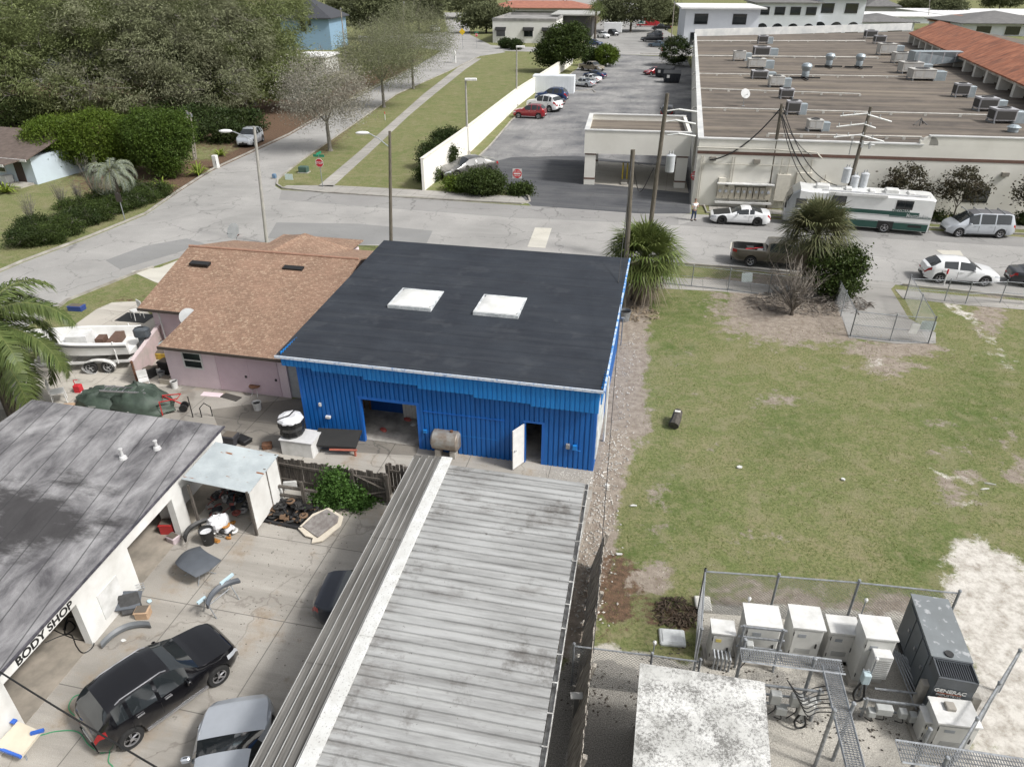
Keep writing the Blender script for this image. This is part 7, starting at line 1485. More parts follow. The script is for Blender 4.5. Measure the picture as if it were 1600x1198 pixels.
def frame_rack(label,x0,x1,py,h,rows,boxes):
    A,B=G(x0,py),G(x1,py); f=Frame(A,B); t=T('equipment_rack',label,'equipment rack',A,R(-8))
    for x in(0,f.L): q=MB(); q.cyl((x,0,0),(x,0,h),.04); q.build('post',steel,t)
    for r_ in rows: q=MB(); q.box((f.L/2,0,r_),(f.L+.2,.05,.05)); q.build('rail',steel,t)
    for i,(x,z,w_,hh) in enumerate(boxes):
        q=MB(); q.bev((x*f.L,-.14,z),(w_,.2,hh),.02); b_=q.build('unit_box',mat('unit_grey',(.42,.43,.42),.5,(.34,.35,.34),3.),t)
        q=MB(); q.tube([(x*f.L,-.14,z-hh/2),(x*f.L+.05,-.2,z-hh/2-.2),(x*f.L-.1,-.1,.1)],.015,5,sm=5); q.build('cable',black,b_)
frame_rack('steel pipe rack of small grey radio boxes left of the long bridge',1160,1262,1112,1.3,(.5,.85,1.2),((.08,.95,.28,.36),(.38,.95,.28,.36),(.68,.95,.3,.36),(.9,.9,.2,.3),(.2,.5,.3,.25),(.5,.5,.3,.25),(.8,.45,.25,.3)))
frame_rack('low pipe rack with grey junction boxes in front of the generator',1345,1425,1118,.75,(.3,.7),((.3,.55,.42,.24),(.65,.5,.2,.22),(.1,.4,.2,.2),(.85,.4,.2,.25)))
frame_rack('steel frame wrapped with cables between the two left cabinets',1148,1205,1042,1.75,(.9,1.3,1.7),((.2,1.1,.2,.3),))
def pedestal(label,px,py,w_,h_,z,m=cabm):
    t=T('meter_pedestal',label,'electrical box',G(px,py),R(-8)); q=MB(); q.bev((0,0,z+h_/2),(w_,.2,h_),.02); q.build('housing',m,t)
    for s in(-.3,.3): q=MB(); q.cyl((s*w_,.12,0),(s*w_,.12,z+h_),.025); q.build('leg',steel,t)
    q=MB(); q.tube([(-.1,-.05,z),(-.22,-.1,z*.5),(-.12,-.15,.12),(.06,-.12,.2),(.05,-.06,z*.6),(0,0,z)],.028,6,sm=6); q.build('looped_cable',black,t)
pedestal('white electrical box with a looped black cable beside the long bridge',1250,1134,.36,.4,.6); pedestal('pale blue electrical box right of the long bridge',1340,1092,.2,.35,.75,mat('pale_blue_paint',(.45,.55,.58),.5))
for lb,px,py,h_ in(('short concrete post left of the big blank cabinet',1462,1150,1.3),('concrete post beside the generator corner',1428,1110,1.2),('short concrete post behind the big blank cabinet',1508,1120,.9)):
    t=T('concrete_post',lb,'post',G(px,py),R(-8)); q=MB(); q.bev((0,0,h_/2),(.24,.24,h_),.02); q.build('shaft',conc,t); q=MB(); q.tube([(-.13,0,h_*.6),(-1.2,0,h_*.6)] if 'corner' in lb else [(-.13,0,h_*.6),(-.2,0,h_*.6)],.03,6); q.build('pipe',steel,t)
for lb,px,py,h_ in(('thin white antenna on the middle of the back cabinets',1328,1010,1.9),('small white antenna standing in front of the louvred cabinet',1346,1092,1.6),('thin white antenna post near the shelter roof',1012,1078,1.9),('stub antenna at the left cabinet',1156,1000,1.7)):
    t=T('gps_antenna',lb,'antenna',G(px,py)); q=MB(); q.cyl((0,0,0),(0,0,h_),.018); q.build('mast',steel,t); q=MB(); q.lathe([(.03,h_),(.05,h_+.03),(.05,h_+.1),(.01,h_+.14)],n=10); q.build('antenna_head',white,t)
t=T('grey_box_lid','square white plastic lid lying on the ground by the left compound fence','lid',G(1050,997),R(-6)); q=MB(); q.bev((0,0,.05),(.78,.62,.1),.04); q.build('plate',mat('weathered_white_plastic',(.62,.65,.65),.5,(.45,.47,.47),3.),t); q=MB(); q.bev((0,0,.11),(.62,.48,.03),.02); q.build('raised_panel',mat('weathered_white_plastic2',(.7,.72,.72),.5,(.5,.52,.52),3.),t)
t=T('concrete_pad','square cream concrete vault lid behind the left cabinet','lid',G(1098,945),R(-6)); q=MB(); q.bev((0,0,.06),(.5,.6,.12),.03); q.build('slab',cream,t); q=MB(); q.cyl((0,.1,.12),(0,.1,.14),.03); q.build('lift_hole',black,t)
t=T('angled_beam','grey steel channel standing on the dark gravel left of the white shelter','post',G(898,1130),R(0)); q=MB(); q.bb(-.06,.06,-.06,.06,0,1.15); q.build('beam',mat('grey_beam',(.14,.14,.135),.6),t); q=MB(); q.bb(-.16,.16,-.1,.1,1.15,1.18); q.build('cap_plate',mat('grey_cap',(.42,.42,.4),.6),t)
# ================= YARD OBJECTS =================
def simple(name,label,cat,p,rz,parts,group=None):
    t=T(name,label,cat,p,rz,group)
    for nm,fn,m in parts: q=MB(); fn(q); q.build(nm,m,t,smooth=False)
    return t
# steel tank on blocks
gt=mat('streaked_tank_steel',(.36,.36,.34),.5,(.22,.17,.13),2.5,metal=.4)
simple('steel_tank','rusty silver horizontal tank on concrete blocks against the blue wall','tank',G(698,712)+Vector((0,.1,0)),FB.a,[('tank_body',lambda q:q.lathe([(.02,-.6),(.3,-.6),(.42,-.52),(.43,-.5),(.43,.5),(.42,.52),(.3,.6),(.02,.6)],(0,0,.75),24,'X'),gt),('support_block',lambda q:q.bb(-.42,-.2,-.3,.3,0,.38),conc),('support_block',lambda q:q.bb(.22,.44,-.3,.3,0,.38),conc),('filler_cap',lambda q:q.cyl((.25,0,1.15),(.25,0,1.24),.07),rust)])
# wrapped crate on white tub
blk=mat('black_plastic_sheet',(.012,.012,.013),.25,(.02,.02,.02),5.,bump=.8,bscale=7); whs=mat('white_plastic_sheet',(.7,.7,.72),.3,(.55,.56,.58),4.,bump=.8,bscale=6)
simple('plastic_tub','large white plastic tub below the wrapped bundle','tub',G(465,702),FB.a,[('tub',lambda q:q.bev((.25,0,.36),(1.45,.95,.72),.04),white),('rim',lambda q:q.bb(-.5,1.0,-.5,.5,.72,.76),mat('tub_rim',(.6,.6,.6),.5))])
simple('wrapped_bundle','barrel wrapped in black and white plastic sheet standing on the white tub','wrapped bundle',G(462,700)+Vector((0,0,.77)),.2,[('black_wrap',lambda q:q.lathe([(.45,0),(.52,.1),(.48,.3),(.55,.5),(.52,.72),(.3,.8)],(0,0,0),11),blk),('white_cover',lambda q:q.lathe([(.54,.70),(.54,.76),(.48,.84),(.25,.9),(.02,.86)],(0,0,0),9),whs),('tape',lambda q:q.tube([(-.5,-.2,.85),(0,-.1,.95),(.2,.4,.9)],.03,5),black)])
simple('tonneau_cover','black folded truck bed cover leaning outside the blue building','bed cover',G(528,706),FB.a-.02,[('cover',lambda q:q.slab([(-.95,-.35,.45),(.9,-.1,.45),(.95,.55,.9),(-.95,.35,.85)],.08),mat('black_vinyl',(.02,.02,.02),.7)),('red_frame',lambda q:[q.tube([(-.2,-.3,.3),(.95,-.1,.32)],.05,5),q.tube([(.85,-.1,0),(.85,-.1,.35)],.05,5),q.tube([(-.85,-.2,0),(-.85,-.2,.4)],.05,5)],mat('faded_red',(.4,.12,.08),.7))])
# green tarp pile and ladder
tarp=mat('green_tarpaulin',(.06,.085,.065),.6,(.035,.05,.04),2.,bump=.6,bscale=5)
def tarppile(loc,label,rx,ry,h,seed):
    random.seed(seed); jn=[[random.uniform(-.09,.09)+.07*math.sin(j*5.3+i*2.1) for j in range(22)] for i in range(9)]; t=T('tarpaulin_pile',label,'tarpaulin',loc,FS.a+R(-95)); q=MB(); n=22; rg=[]
    for i in range(9):
        k=i/8; s=(1-k**2.2)**.5 if k<1 else 0; rg.append([(rx*(s+.03)*math.cos(2*math.pi*j/n)*(1+.1*math.sin(j*3.1+i)+jn[i][j]),ry*(s+.03)*math.sin(2*math.pi*j/n)*(1+.09*math.sin(j*2.3+i*.7)),h*k*(1+.1*math.sin(j*1.7+i)+jn[i][(j+5)%22]*.8)) for j in range(n)])
    q.loft(rg,False,True); q.build('sheet',tarp,t,smooth=True,ang=60); q=MB(); q.tube([(-rx*.8,-ry*.5,.25),(0,-ry*1.0,.35),(rx*.8,-ry*.5,.25)],.02,4); q.build('rope',mat('rope',(.3,.3,.28),.8),t); return t
tarppile(G(225,637),'dark green tarpaulin heap, right one behind the body shop roof',1.45,.95,1.15,3); tarppile(G(165,630),'dark green tarpaulin heap, left and lower one',1.3,.9,.75,4); random.seed(77)
def ladder(label,c,ln,rz,z=.9,m=chrome):
    t=T('ladder',label,'ladder',c+Vector((0,0,z)),rz); 
    for s in(-.2,.2): q=MB(); q.box((0,s,0),(ln,.035,.07)); q.build('side_rail',m,t)
    for i in range(int(ln/.3)): q=MB(); q.cyl((-ln/2+.15+i*.3,-.2,0),(-ln/2+.15+i*.3,.2,0),.015,n=6); q.build('rung',m,t)
ladder('aluminium ladder lying on the green tarpaulin',G(205,640),2.2,R(-6),1.08)
def chairm(label,p,rz,m,s=1.,name='metal_chair'):
    t=T(name,label,'chair',p,rz); t.scale=(s,s,s)
    q=MB(); q.bb(-.22,.22,-.22,.22,.43,.47); q.build('seat',m,t); q=MB(); q.bb(-.22,.22,.2,.24,.5,.9); q.build('backrest',m,t)
    for x in(-.2,.2):
        for y in(-.2,.2): q=MB(); q.cyl((x*1.1,y*1.1,0),(x,y,.45),.018); q.build('leg',m,t)
chairm('white frame chair beside the pink wall among buckets',G(228,606),R(30),white); chairm('white chair tipped among the clutter behind the palm',G(95,628),R(120),white,1.3); chairm('white plastic chair behind the boat at the wall corner',G(216,498),R(-40),white,1.2)
def table(label,p,rz,m,w_=.5,h_=.5):
    t=T('side_table',label,'table',p,rz); q=MB(); q.lathe([(w_/2,0),(w_/2,.04)],(0,0,h_),16); q.build('table_top',m[0],t)
    for k in range(4): a=k*math.pi/2+.5; q=MB(); q.tube([(w_*.42*math.cos(a),w_*.42*math.sin(a),h_),(w_*.25*math.cos(a+.3),w_*.25*math.sin(a+.3),h_*.5),(w_*.45*math.cos(a),w_*.45*math.sin(a),0)],.015,5); q.build('leg',m[1],t)
table('round wire stool with a brown seat by the pink doors',G(401,617),0,(rust,white),.55,.5)
def bucket(label,p,r_,h_,m,fill=None,rz=0):
    t=T('bucket',label,'bucket',p,rz); q=MB(); q.lathe([(r_*.82,0),(r_,h_),(r_*1.06,h_),(r_*1.06,h_-.04),(r_*1.02,h_-.04)],n=18,cap=False); q.lathe([(.01,0.01),(r_*.82,0.01)],n=18,cap=False); q.build('shell',m,t,smooth=True)
    q=MB(); q.lathe([(.01,h_*.8),(r_*.93,h_*.8)],n=16,cap=False); q.build('contents',fill or black,t); q=MB(); q.tube([(-r_,0,h_*.9),(-r_*.7,-.02,h_*.62),(0,-r_*1.1,h_*.5),(r_*.7,-.02,h_*.62),(r_,0,h_*.9)],.008,4); q.build('handle',steel,t)
bucket('white bucket standing below the round wire stool',G(403,640),.2,.42,white); bucket('white bucket at the corner of the pink house',G(274,606),.17,.4,white); bucket('black oil drum beside the lean-to shed',G(327,848),.24,.62,black,whs); bucket('grey bucket on the pink house side among the clutter',G(254,590),.16,.35,steel); bucket('large galvanised funnel tub at the blue building corner',G(975,500),.36,.6,steel)
# vertical pipe stand beside the tub
simple('thin_pipe','thin bare pipe standing beside the right side of the blue building','pipe',G(970,540),0,[('pipe',lambda q:q.cyl((0,0,0),(0,0,1.6),.03),steel),('flange',lambda q:q.cyl((0,0,1.6),(0,0,1.66),.12),steel)])
def tyre(label,p,z=0,r_=.33): t=T('discarded_tyre',label,'tyre',p+Vector((0,0,z)),0); q=MB(); q.lathe([(r_*.6,0),(r_*.9,0),(r_,.06),(r_,.16),(r_*.9,.22),(r_*.6,.22),(r_*.62,.11),(r_*.6,0)],n=22,cap=False); q.build('casing',rubber,t,smooth=True); q=MB(); q.lathe([(r_*.55,.03),(r_*.6,.03)],n=22,cap=False); q.build('inner_rim',black,t)
for i in range(3): tyre('old black tyre, %s of the stack under the palm'%('bottom','middle','top')[i],G(992,468),i*.23)
# lot stump
simple('old_post_log','short dark weathered log standing tilted in the empty lot','log',G(1052,668),R(-15),[('log',lambda q:q.tube([(0,-.15,.2),(.08,.25,.36),(.12,.75,.38)],.24,9,.2),mat('dark_log_bark',(.09,.08,.07),.95,(.04,.035,.03),6.,bump=.6)),('pale_top_patch',lambda q:q.box((.1,.45,.6),(.25,.12,.03)),cream)])
# pink garden wall
def pinkwall():
    A,B=G(216,600),G(266,527); f=Frame(A,B); t=T('pink_wall','faded pink garden wall between the boat driveway and the house','wall',A,f.a); q=MB(); q.bb(0,f.L,-.08,.08,0,1.25); q.build('wall',mat('faded_pink_wall',(.55,.42,.42),.85,(.42,.36,.33),1.5,bump=.3),t); q=MB(); q.bb(-.02,f.L,-.1,.1,1.25,1.3); q.build('coping',mat('pink_coping',(.6,.5,.5),.85),t); q=MB(); q.cyl((-.12,-.05,0),(-.12,-.05,1.35),.05); q.build('end_post',rust,t)
pinkwall()
for lb,px,py,dm,m,nm in(('yellow wheelbarrow-like tray against the pink house corner',252,558,(.8,.6,.35),mat('yellow_tray',(.5,.33,.03),.6,(.2,.14,.05),4.),'yellow_tray'),('grey plastic bin beside the yellow tray',247,548,(.7,.5,.55),mat('blue_grey_bin',(.3,.38,.4),.6),'plastic_bin'),('black gas grill body among the clutter by the pink house',262,582,(.6,.5,.7),black,'gas_grill'),('white cooler box by the grill',246,583,(.55,.4,.35),white,'cooler_box'),('dark metal drum by the pink wall',236,588,(.45,.45,.5),dsteel,'metal_bin'),('beige crate at the pink house corner',262,598,(.6,.4,.3),mat('beige_crate',(.4,.36,.3),.7),'crate'),
  ('large black mat on the driveway behind the boat engine',212,497,(1.9,1.2,.03),black,'rubber_mat'),('pink board on the ground below the doors',331,617,(1.0,.35,.04),pink,'board'),('dark mat at the foot of the pink doors',361,621,(1.0,.4,.04),mat('dark_mat',(.06,.055,.05),.9),'door_mat'),('blue covered box on the verge behind the palm',121,484,(.9,.5,.3),mat('blue_cover',(.03,.06,.22),.6),'covered_box'),('dark mower like box beside the plank fence',362,692,(.6,.5,.45),mat('dark_scrap',(.04,.04,.045),.7),'scrap_box'),
  ('red and black generator box left of the lean-to in the dark bay',265,830,(.5,.4,.45),mat('faded_red2',(.4,.03,.03),.5),'tool_box'),('white battery charger box in the dark bay',272,845,(.4,.3,.25),mat('pinkish_box',(.5,.42,.44),.5),'charger_box'),('brown cardboard box with an open top near the garage wall',225,962,(.42,.34,.3),mat('cardboard',(.42,.29,.19),.85),'cardboard_box')):
    t=T(nm,lb,nm.replace('_',' '),G(px,py),R(-12)+random.uniform(-.3,.3)); q=MB(); q.bev((0,0,dm[2]/2+.01),dm,min(.03,dm[2]*.3)); q.build('body',m,t); q=MB()
    if dm[2]>.1:
        q.bb(-dm[0]*.52,dm[0]*.52,-dm[1]*.52,dm[1]*.52,dm[2]*.86,dm[2]*.93); q.build('rim',m,t); q=MB(); q.bb(-dm[0]*.42,dm[0]*.42,-dm[1]*.42,dm[1]*.42,dm[2]+.012,dm[2]+.02); q.build('opening',mat('dim_inside',(.12,.1,.08),.9),t)
# red hand truck / scrap behind the roof
simple('red_frame_cart','red pipe frame cart behind the body shop roof','cart',G(272,645),R(10),[('frame',lambda q:[q.tube([(-.4,-.3,.1),(-.4,-.3,.8),(.4,-.3,.9),(.4,.3,.8),(-.4,.3,.8)],.03,5),q.tube([(-.4,.3,.1),(-.4,.3,.8),(.3,.3,.3)],.03,5)],mat('faded_red2',(.4,.03,.03),.5)),('wheel',lambda q:q.lathe([(.18,-.05),(.18,.05)],(.45,0,.2),14,'Y'),black),('wheel',lambda q:q.lathe([(.18,-.05),(.18,.05)],(.45,.3,.2),14,'Y'),black)])
simple('red_pump','small red pump among the clutter behind the palm','pump',G(124,612),0,[('body',lambda q:q.bev((0,0,.2),(.35,.3,.4),.04),sred),('handle',lambda q:q.tube([(-.1,0,.4),(-.1,0,.65),(.1,0,.65)],.02,5),sred)])
simple('drum_stand','black drum and pipe stand at the back corner of the body shop roof','stand',G(312,652),0,[('pipe',lambda q:q.tube([(-.3,0,0),(-.3,0,1.1)],.025,5),black),('hoop',lambda q:q.tube([(.1,0,0),(.1,0,.5),(.3,.1,.7),(.55,.1,.5),(.55,.1,0)],.025,5),black)])
# car body panels on stands
gp=mat('primer_grey',(.085,.095,.11),.55,(.07,.078,.09),3.)
def bonnet(label,p,rz):
    t=T('car_bonnet',label,'car panel',p,rz); q=MB(); n=10; rg=[]
    for i in range(n+1):
        u=i/n; w_=.58+.14*math.sin(u*math.pi); rg.append([(x*w_,(u-.5)*.95+.12*(x*x-.5),.72-.14*abs(x)**2.5+.05*math.sin(u*3.1)) for x in [k/5-1 for k in range(11)]])
    q.loft(rg,closed=False); q.loft([[(x,y,z-.02) for x,y,z in r_] for r_ in rg],closed=False); q.build('panel',gp,t,smooth=True)
    q=MB()
    for s in(-.4,.4): q.tube([(s,-.35,0),(-s*.4,.35,.66)],.015,5); q.tube([(s,.35,0),(-s*.4,-.35,.66)],.015,5)
    q.build('stand',steel,t)
bonnet('grey primered car bonnet on a folding stand in the yard',G(313,898),R(-35))
def bumper(label,p,rz,z=.7,s=1.,stand=True,m=gp,name='car_bumper'):
    t=T(name,label,'car panel',p,rz); q=MB(); rg=[]
    for i in range(13):
        a=(i/12-.5)*2; x=a*.62*s; y=-.3*a*a*s; rg.append([(x,y-.02,z-.12*s),(x,y-.10,z-.04*s),(x,y-.10,z+.05*s),(x,y-.02,z+.12*s),(x,y+.02,z+.1*s),(x,y+.02,z-.1*s)])
    q.loft(rg,True,True); q.build('shell',m,t,smooth=True)
    if stand:
        q=MB()
        for x in(-.45,.45): q.tube([(x,.25,0),(x,0,z)],.018,5); q.tube([(x,-.35,0),(x,0,z)],.018,5)
        q.tube([(-.45,0,z*.5),(.45,0,z*.5)],.018,5); q.build('stand',steel,t); q=MB(); q.box((.4,-.05,z+.12),(.5,.08,.08)); q.build('masking_film',mat('pale_blue_film',(.5,.65,.72),.4),t); q=MB(); q.box((-.5,.1,z*.9),(.3,.08,.08)); q.build('masking_film',mat('pale_blue_film',(.5,.65,.72),.4),t)
bumper('grey bumper on a white folding stand in the middle of the yard',G(345,945),R(60))
bumper('dark grey wing panel lying at the foot of the white wall',G(196,985),R(35),.15,1.1,False,m=mat('worn_grey_panel',(.13,.14,.15),.5)); 
bumper('worn black bumper leaning on the garage pillar next to the drum',G(300,838),R(70),.4,.9,False,m=dsteel)
simple('fender_pile','stack of dark grey car panels beside the cardboard box','car panel',G(206,952),R(20),[('panel',lambda q:q.slab([(-.4,-.2,.3),(.3,-.25,.25),(.4,.2,.5),(-.2,.35,.55)],.03),gp),('panel',lambda q:q.slab([(-.2,-.3,.15),(.4,-.3,.1),(.3,.1,.6),(-.3,.1,.6)],.03),dsteel),('wire_basket',lambda q:[q.tube([(-.2,.4,.0+.1*k),(.3,.55,.0+.1*k),(.35,.8,.1*k),(-.15,.7,.1*k),(-.2,.4,.1*k)],.012,4) for k in range(4)],steel)])
# scrap under the lean-to, and black engine cradle pile, old canvas board
def scrap(label,p,rx,ry,h,n,mats,name='scrap_heap'):
    t=T(name,label,'scrap pile',p,R(-10))
    for k,(nm,m) in enumerate(mats):
        q=MB()
        for i in range(n//len(mats)):
            a=random.uniform(0,6.28); r_=random.random()**.6; x,y=rx*r_*math.cos(a),ry*r_*math.sin(a); z=h*(1-r_)*random.uniform(.3,1)+.06; c=random.randrange(4)
            if c==0: q.box((x,y,z),(random.uniform(.1,.5),random.uniform(.03,.2),random.uniform(.03,.15)),random.uniform(0,3),random.uniform(-.6,.6),random.uniform(-.5,.5))
            elif c==1: d=Vector((random.uniform(-.5,.5),random.uniform(-.5,.5),random.uniform(-.1,.4))); q.tube([Vector((x,y,z))-d*.5,Vector((x,y,z+.04)),Vector((x,y,z))+d*.5],random.uniform(.015,.035),5)
            elif c==2: q.lathe([(.06,0),(.16,0),(.17,.04),(.1,.07),(.06,0)],(x,y,z),12,cap=False)
            else: q.ell((x,y,z),(random.uniform(.05,.15),random.uniform(.05,.12),random.uniform(.04,.1)),7,5,.2)
        q.build(nm,m,t)
    return t
scrap('heap of car parts stored under the metal lean-to roof',LS(9.4,-.9),.95,.85,1.1,90,[('dark_parts',dsteel),('engine_parts',mat('oily_blue_black',(.03,.045,.06),.5,(.015,.015,.02),6.)),('pale_parts',mat('dull_alloy',(.3,.3,.3),.5)),('red_parts',mat('dull_red_part',(.22,.06,.05),.7))])
scrap('messy pile of crumpled paper and car parts spilling from the lean-to',G(352,832),.55,.5,.4,22,[('paper',white),('dark_parts',dsteel),('orange_parts',mat('dull_orange',(.4,.18,.04),.7))])
t=T('plastic_sheet_heap','crumpled white plastic sheet spilling out of the black drum','plastic sheet',G(345,830)+Vector((0,0,.1)),.4); q=MB(); q.ell((0,0,.3),(.42,.3,.35),14,8,.18); q.build('sheet',whs,t); q=MB(); q.ell((.3,-.2,.1),(.2,.18,.12),9,6,.25); q.build('loose_corner',whs,t)
scrap('black engine cradle and burnt car parts heaped before the wooden fence',G(452,802),1.2,.65,.55,120,[('black_parts',black),('dark_parts',mat('charred_metal',(.03,.028,.026),.7,(.012,.012,.012),6.)),('brown_parts',mat('brown_scrap',(.16,.1,.06),.85))])
simple('black_tray','shallow black plastic truck liner under the burnt car parts','tray',G(450,806),R(-14),[('tray_floor',lambda q:q.slab([(-1.1,-.5,.06),(.9,-.6,.06),(1.0,.5,.08),(-.7,.6,.08)],.05),black),('tray_rim',lambda q:[q.tube([(-1.1,-.5,.12),(.9,-.6,.12),(1.0,.5,.2),(-.7,.6,.2),(-1.1,-.5,.12)],.05,5)],mat('black_rim',(.03,.03,.032),.4))])
simple('headliner_board','torn grey car headliner with pale foam edges leaning on the scrap','headliner',G(505,826),R(-38),[('foam_edge',lambda q:q.slab([(-.62,-.62,.14),(-.1,-.7,.12),(.2,-.6,.12),(.35,-.78,.1),(.6,-.5,.14),(.68,.3,.34),(.45,.62,.42),(-.35,.6,.42),(-.66,.1,.3)],.05),mat('cream_foam',(.62,.56,.46),.85)),('fabric',lambda q:q.slab([(-.52,-.5,.2),(.38,-.52,.19),(.5,.3,.38),(.35,.5,.44),(-.32,.5,.44),(-.54,.0,.3)],.03),mat('worn_grey_fabric',(.27,.255,.24),.95,(.16,.14,.13),5.))])
simple('wooden_pallet','broken plank shelf leaning against the wooden fence behind the scrap','shelf',G(470,782),FB.a,[('shelf_plank',lambda q:q.bb(-.9,.9,-.3,-.2,.75,.83),wood),('shelf_plank',lambda q:q.bb(-.9,.5,-.3,-.2,.35,.43),wood),('upright',lambda q:q.bb(.3,.42,-.35,-.27,0,1.2),wood),('upright',lambda q:q.bb(-1.2,-1.1,-.3,-.2,0,1.25),wood)])
# small debris
def flat_bit(name,label,px,py,sx,sy,m,rz=0.,h=.012):
    q=MB(); n=9; sx*=.7; sy*=.8; q.prism([(sx*math.cos(2*math.pi*k/n)*random.uniform(.6,1.1),sy*math.sin(2*math.pi*k/n)*random.uniform(.6,1.1)) for k in range(n)],0,h); tag(q.build(name,m),label,name.replace('_',' '),loc=G(px,py)+Vector((0,0,.028)),rz=rz)
flat_bit('paper_scrap','white paper scrap on the concrete in front of the garage wall',193,1001,.13,.09,white); flat_bit('paper_scrap','small white paper near the tarpaulins on the yard',586,688,.14,.07,white)
flat_bit('paper_scrap','crumpled white scrap on the grass right of the log',1155,731,.2,.12,white,h=.05); flat_bit('paper_scrap','white scrap at the left grass edge near the carport corner',948,759,.15,.1,white,h=.04); flat_bit('paper_scrap','white strip on the grass edge below the other scraps',989,791,.2,.06,white,h=.04); flat_bit('paper_scrap','white strip at the lower left grass edge',967,867,.2,.06,white,h=.04)
flat_bit('paper_scrap','pale scrap near the faint sand patches of the lot',1317,750,.12,.1,white,h=.05); flat_bit('broken_pipe','thin white pipe piece lying in the lot grass at right',1538,765,.28,.03,white,.1,.04); flat_bit('broken_pipe','second thin white pipe piece just above the other in the lot grass',1547,757,.3,.02,white,-.3,.04)
flat_bit('blue_rag','small pale blue rag on the yard near the wire basket',234,940,.14,.1,mat('pale_blue_film',(.5,.65,.72),.4),h=.04)
o=MB(); P=[G(*p) for p in ((145,1083),(118,1088),(108,1105),(118,1119),(140,1124),(158,1128),(166,1142))]; 
hose=mat('green_hose',(.05,.3,.14),.5)
wire('thin green hose lying on the concrete behind the black suv',[p+Vector((0,0,.035)) for p in P],.014,'garden_hose',hose,cat='hose')
wire('thin green hose running from the bottom wall towards the silver sedan',[G(*p)+Vector((0,0,.035)) for p in((62,1150),(90,1143),(122,1144),(140,1165),(160,1177),(172,1172),(170,1190),(178,1200),(190,1230))],.014,'garden_hose',hose,cat='hose')
wire('black air hose looped on the floor of the open bay',[G(*p)+Vector((0,0,.045)) for p in((72,1005),(95,995),(112,993),(120,1010),(130,1021),(143,1015),(146,1004),(120,1000),(95,990),(85,985))],.016,'air_hose',black,cat='hose')
wire('dark cable tangle just inside the open bay below the shop sign',[G(*p)+Vector((0,0,.045+.1*(i%2))) for i,p in enumerate(((100,985),(110,975),(118,980),(112,992),(102,990),(108,970),(118,965)))],.022,'air_hose',black,cat='hose')
simple('masked_panel','car panel masked with paper and blue tape at the bottom left','car panel',G(38,1172),R(-15),[('paper_cover',lambda q:q.slab([(-.4,-.3,.5),(.35,-.3,.35),(.45,.3,.55),(-.3,.35,.62)],.08),mat('masking_paper',(.55,.5,.4),.8,(.5,.45,.36),3.)),('blue_tape',lambda q:[q.box((-.0,-.32,.42),(.85,.06,.08),rz=-.05),q.box((.4,.25,.58),(.3,.07,.08),rz=.6),q.box((-.38,.3,.64),(.12,.12,.06))],mat('blue_tape',(.03,.12,.5),.5)),('stand',lambda q:[q.tube([(-.3,-.2,0),(.3,.2,.45)],.02,5),q.tube([(.3,-.2,0),(-.3,.2,.5)],.02,5),q.tube([(.1,-.6,.02),(.9,-.3,.05)],.015,5)],steel)])
# truck bed junk
tk=G(1180,418)
simple('rust_bar_junk','pile of red and white junk in the pickup bed','junk',tk+Vector((.2,1.0,.85)),FG.a,[('red_bar',lambda q:q.tube([(-.7,0,.1),(.8,.1,.25)],.05,5),sred),('bag',lambda q:q.ell((.3,-.2,.1),(.3,.2,.15),9,6,.15),white),('crate',lambda q:q.bev((-.4,.2,.1),(.5,.4,.25),.02),dsteel)])
# interior debris in the blue building
for lb,x,y,m in(('red plastic scrap inside the blue building opening, left one',3.1,.9,mat('red_scrap',(.5,.12,.1),.6)),('red plastic scrap deeper inside the blue building',3.9,1.9,mat('red_scrap',(.5,.12,.1),.6)),('white panel scrap on the blue building floor',4.3,1.6,white),('dark bundle on the blue building floor',3.4,2.8,black)):
    p=FB.o+FB.ex*x+FB.ey*y; q=MB(); q.ell((0,0,.05),(.2,.12,.06),8,5,.25); tag(q.build('floor_scrap',m),lb,'scrap',loc=p+Vector((0,0,.05)),rz=random.random()*3)
# roof racks of the minivan
for i in range(4):
    p=G(1527,371); a=FG.a-.04; c=p+Vector((.1,.95,1.86)); q=MB(); q.box((0,0,0),(.06,1.5,.04)); q.box((0,-.7,-.05),(.08,.06,.1)); q.box((0,.7,-.05),(.08,.06,.1)); tag(q.build('roof_rack_bar',steel),'roof rack bar on the silver minivan, %s from its front'%('first','second','third','fourth')[i],'roof rack','roof rack bars on the minivan',loc=c+Vector((math.cos(a),math.sin(a),0))*(-1.0+i*.85),rz=a)

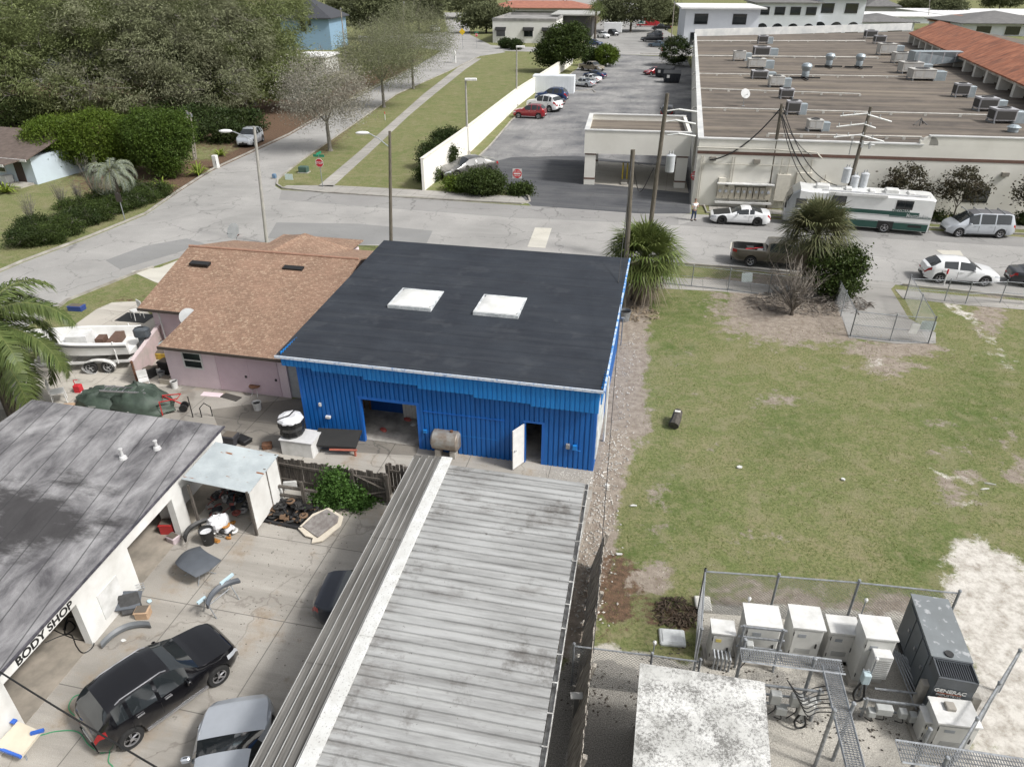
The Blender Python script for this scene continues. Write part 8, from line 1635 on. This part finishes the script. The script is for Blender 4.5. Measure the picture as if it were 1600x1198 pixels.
def rubble(label,path,wd,n,m,sz=(.02,.07)):
    P=[G(*p) for p in path]; V=[];Fc=[]
    for i in range(n):
        k=random.random()*(len(P)-1); a=int(k); p=P[a].lerp(P[a+1],k-a)+Vector((random.gauss(0,wd),random.gauss(0,wd),0)); s=random.uniform(*sz); r=random.uniform(0,6.28); c,q=math.cos(r)*s,math.sin(r)*s; b=len(V)
        V+=[(p.x+c,p.y+q,.02),(p.x-q*.6,p.y+c*.6,.02),(p.x-c,p.y-q,.02),(p.x+q*.7,p.y-c*.7,.02),(p.x,p.y,.02+s*.6)]; Fc+=[(b,b+1,b+4),(b+1,b+2,b+4),(b+2,b+3,b+4),(b+3,b,b+4)]
    o=MB().add(V,Fc).build('rubble',m); tag(o,label,'rubble'); o['kind']='stuff'
rubble('small white and grey rubble scattered on the bare strip beside the blue building',[(985,520),(965,680),(945,760),(930,860),(905,980)],.35,900,mat('pale_rubble',(.6,.58,.54),.9,(.3,.28,.25),.9))
rubble('gravelly debris on the concrete in front of the blue doorway',[(842,735),(880,745),(925,752)],.25,350,mat('pale_rubble',(.6,.58,.54),.9),(.01,.04))
rubble('leaf and paint flakes littering the body shop yard',[(300,940),(420,860),(520,900),(400,1000),(250,1000)],1.3,260,mat('dark_flakes',(.1,.085,.07),.9),(.01,.03))
rubble('twigs and dark debris on the compound gravel',[(900,1060),(960,1090),(1100,1010),(1250,1110),(1400,1150)],.5,420,mat('dark_flakes',(.1,.085,.07),.9),(.015,.05))
rubble('dry leaves on the verge and driveway by the gate',[(1210,520),(1300,520),(1400,545),(1500,560)],.7,300,mat('tan_litter',(.3,.24,.17),.95),(.02,.05))

for lb,px,py,dm,m,nm in(('black engine block dumped beside the burnt car parts',425,790,(.4,.3,.35),mat('charred_metal',(.03,.028,.026),.7),'engine_block'),('white panel standing against the fence behind the scrap',455,765,(.5,.08,.4),white,'panel_board'),('blue and white cooler in the clutter behind the lean-to side board',430,776,(.35,.25,.3),mat('blue_plastic',(.03,.1,.35),.5),'cooler_box'),('rusty brown box on the ground behind the plank fence',418,700,(.4,.3,.25),rust,'metal_box'),('black flat case lying near the fence behind the body shop',380,690,(.7,.45,.2),black,'flat_case'),('grey crate between the tarpaulins and the pink wall',232,612,(.5,.4,.3),mat('grey_plastic',(.25,.25,.25)),'crate'),('white bucket like drum beside the left tarpaulin',138,622,(.35,.35,.4),white,'storage_bin'),('low brown crate left of the tarpaulins',108,640,(.5,.4,.25),mat('cardboard',(.42,.29,.19)),'crate')):
    t=T(nm,lb,nm.replace('_',' '),G(px,py),R(-12)+random.uniform(-.5,.5)); q=MB(); q.bev((0,0,dm[2]/2+.02),dm,min(.03,min(dm)*.2)); q.build('body',m,t); q=MB(); q.box((0,0,dm[2]*.8),(dm[0]*1.04,dm[1]*1.04,.04)); q.build('rim',m,t)
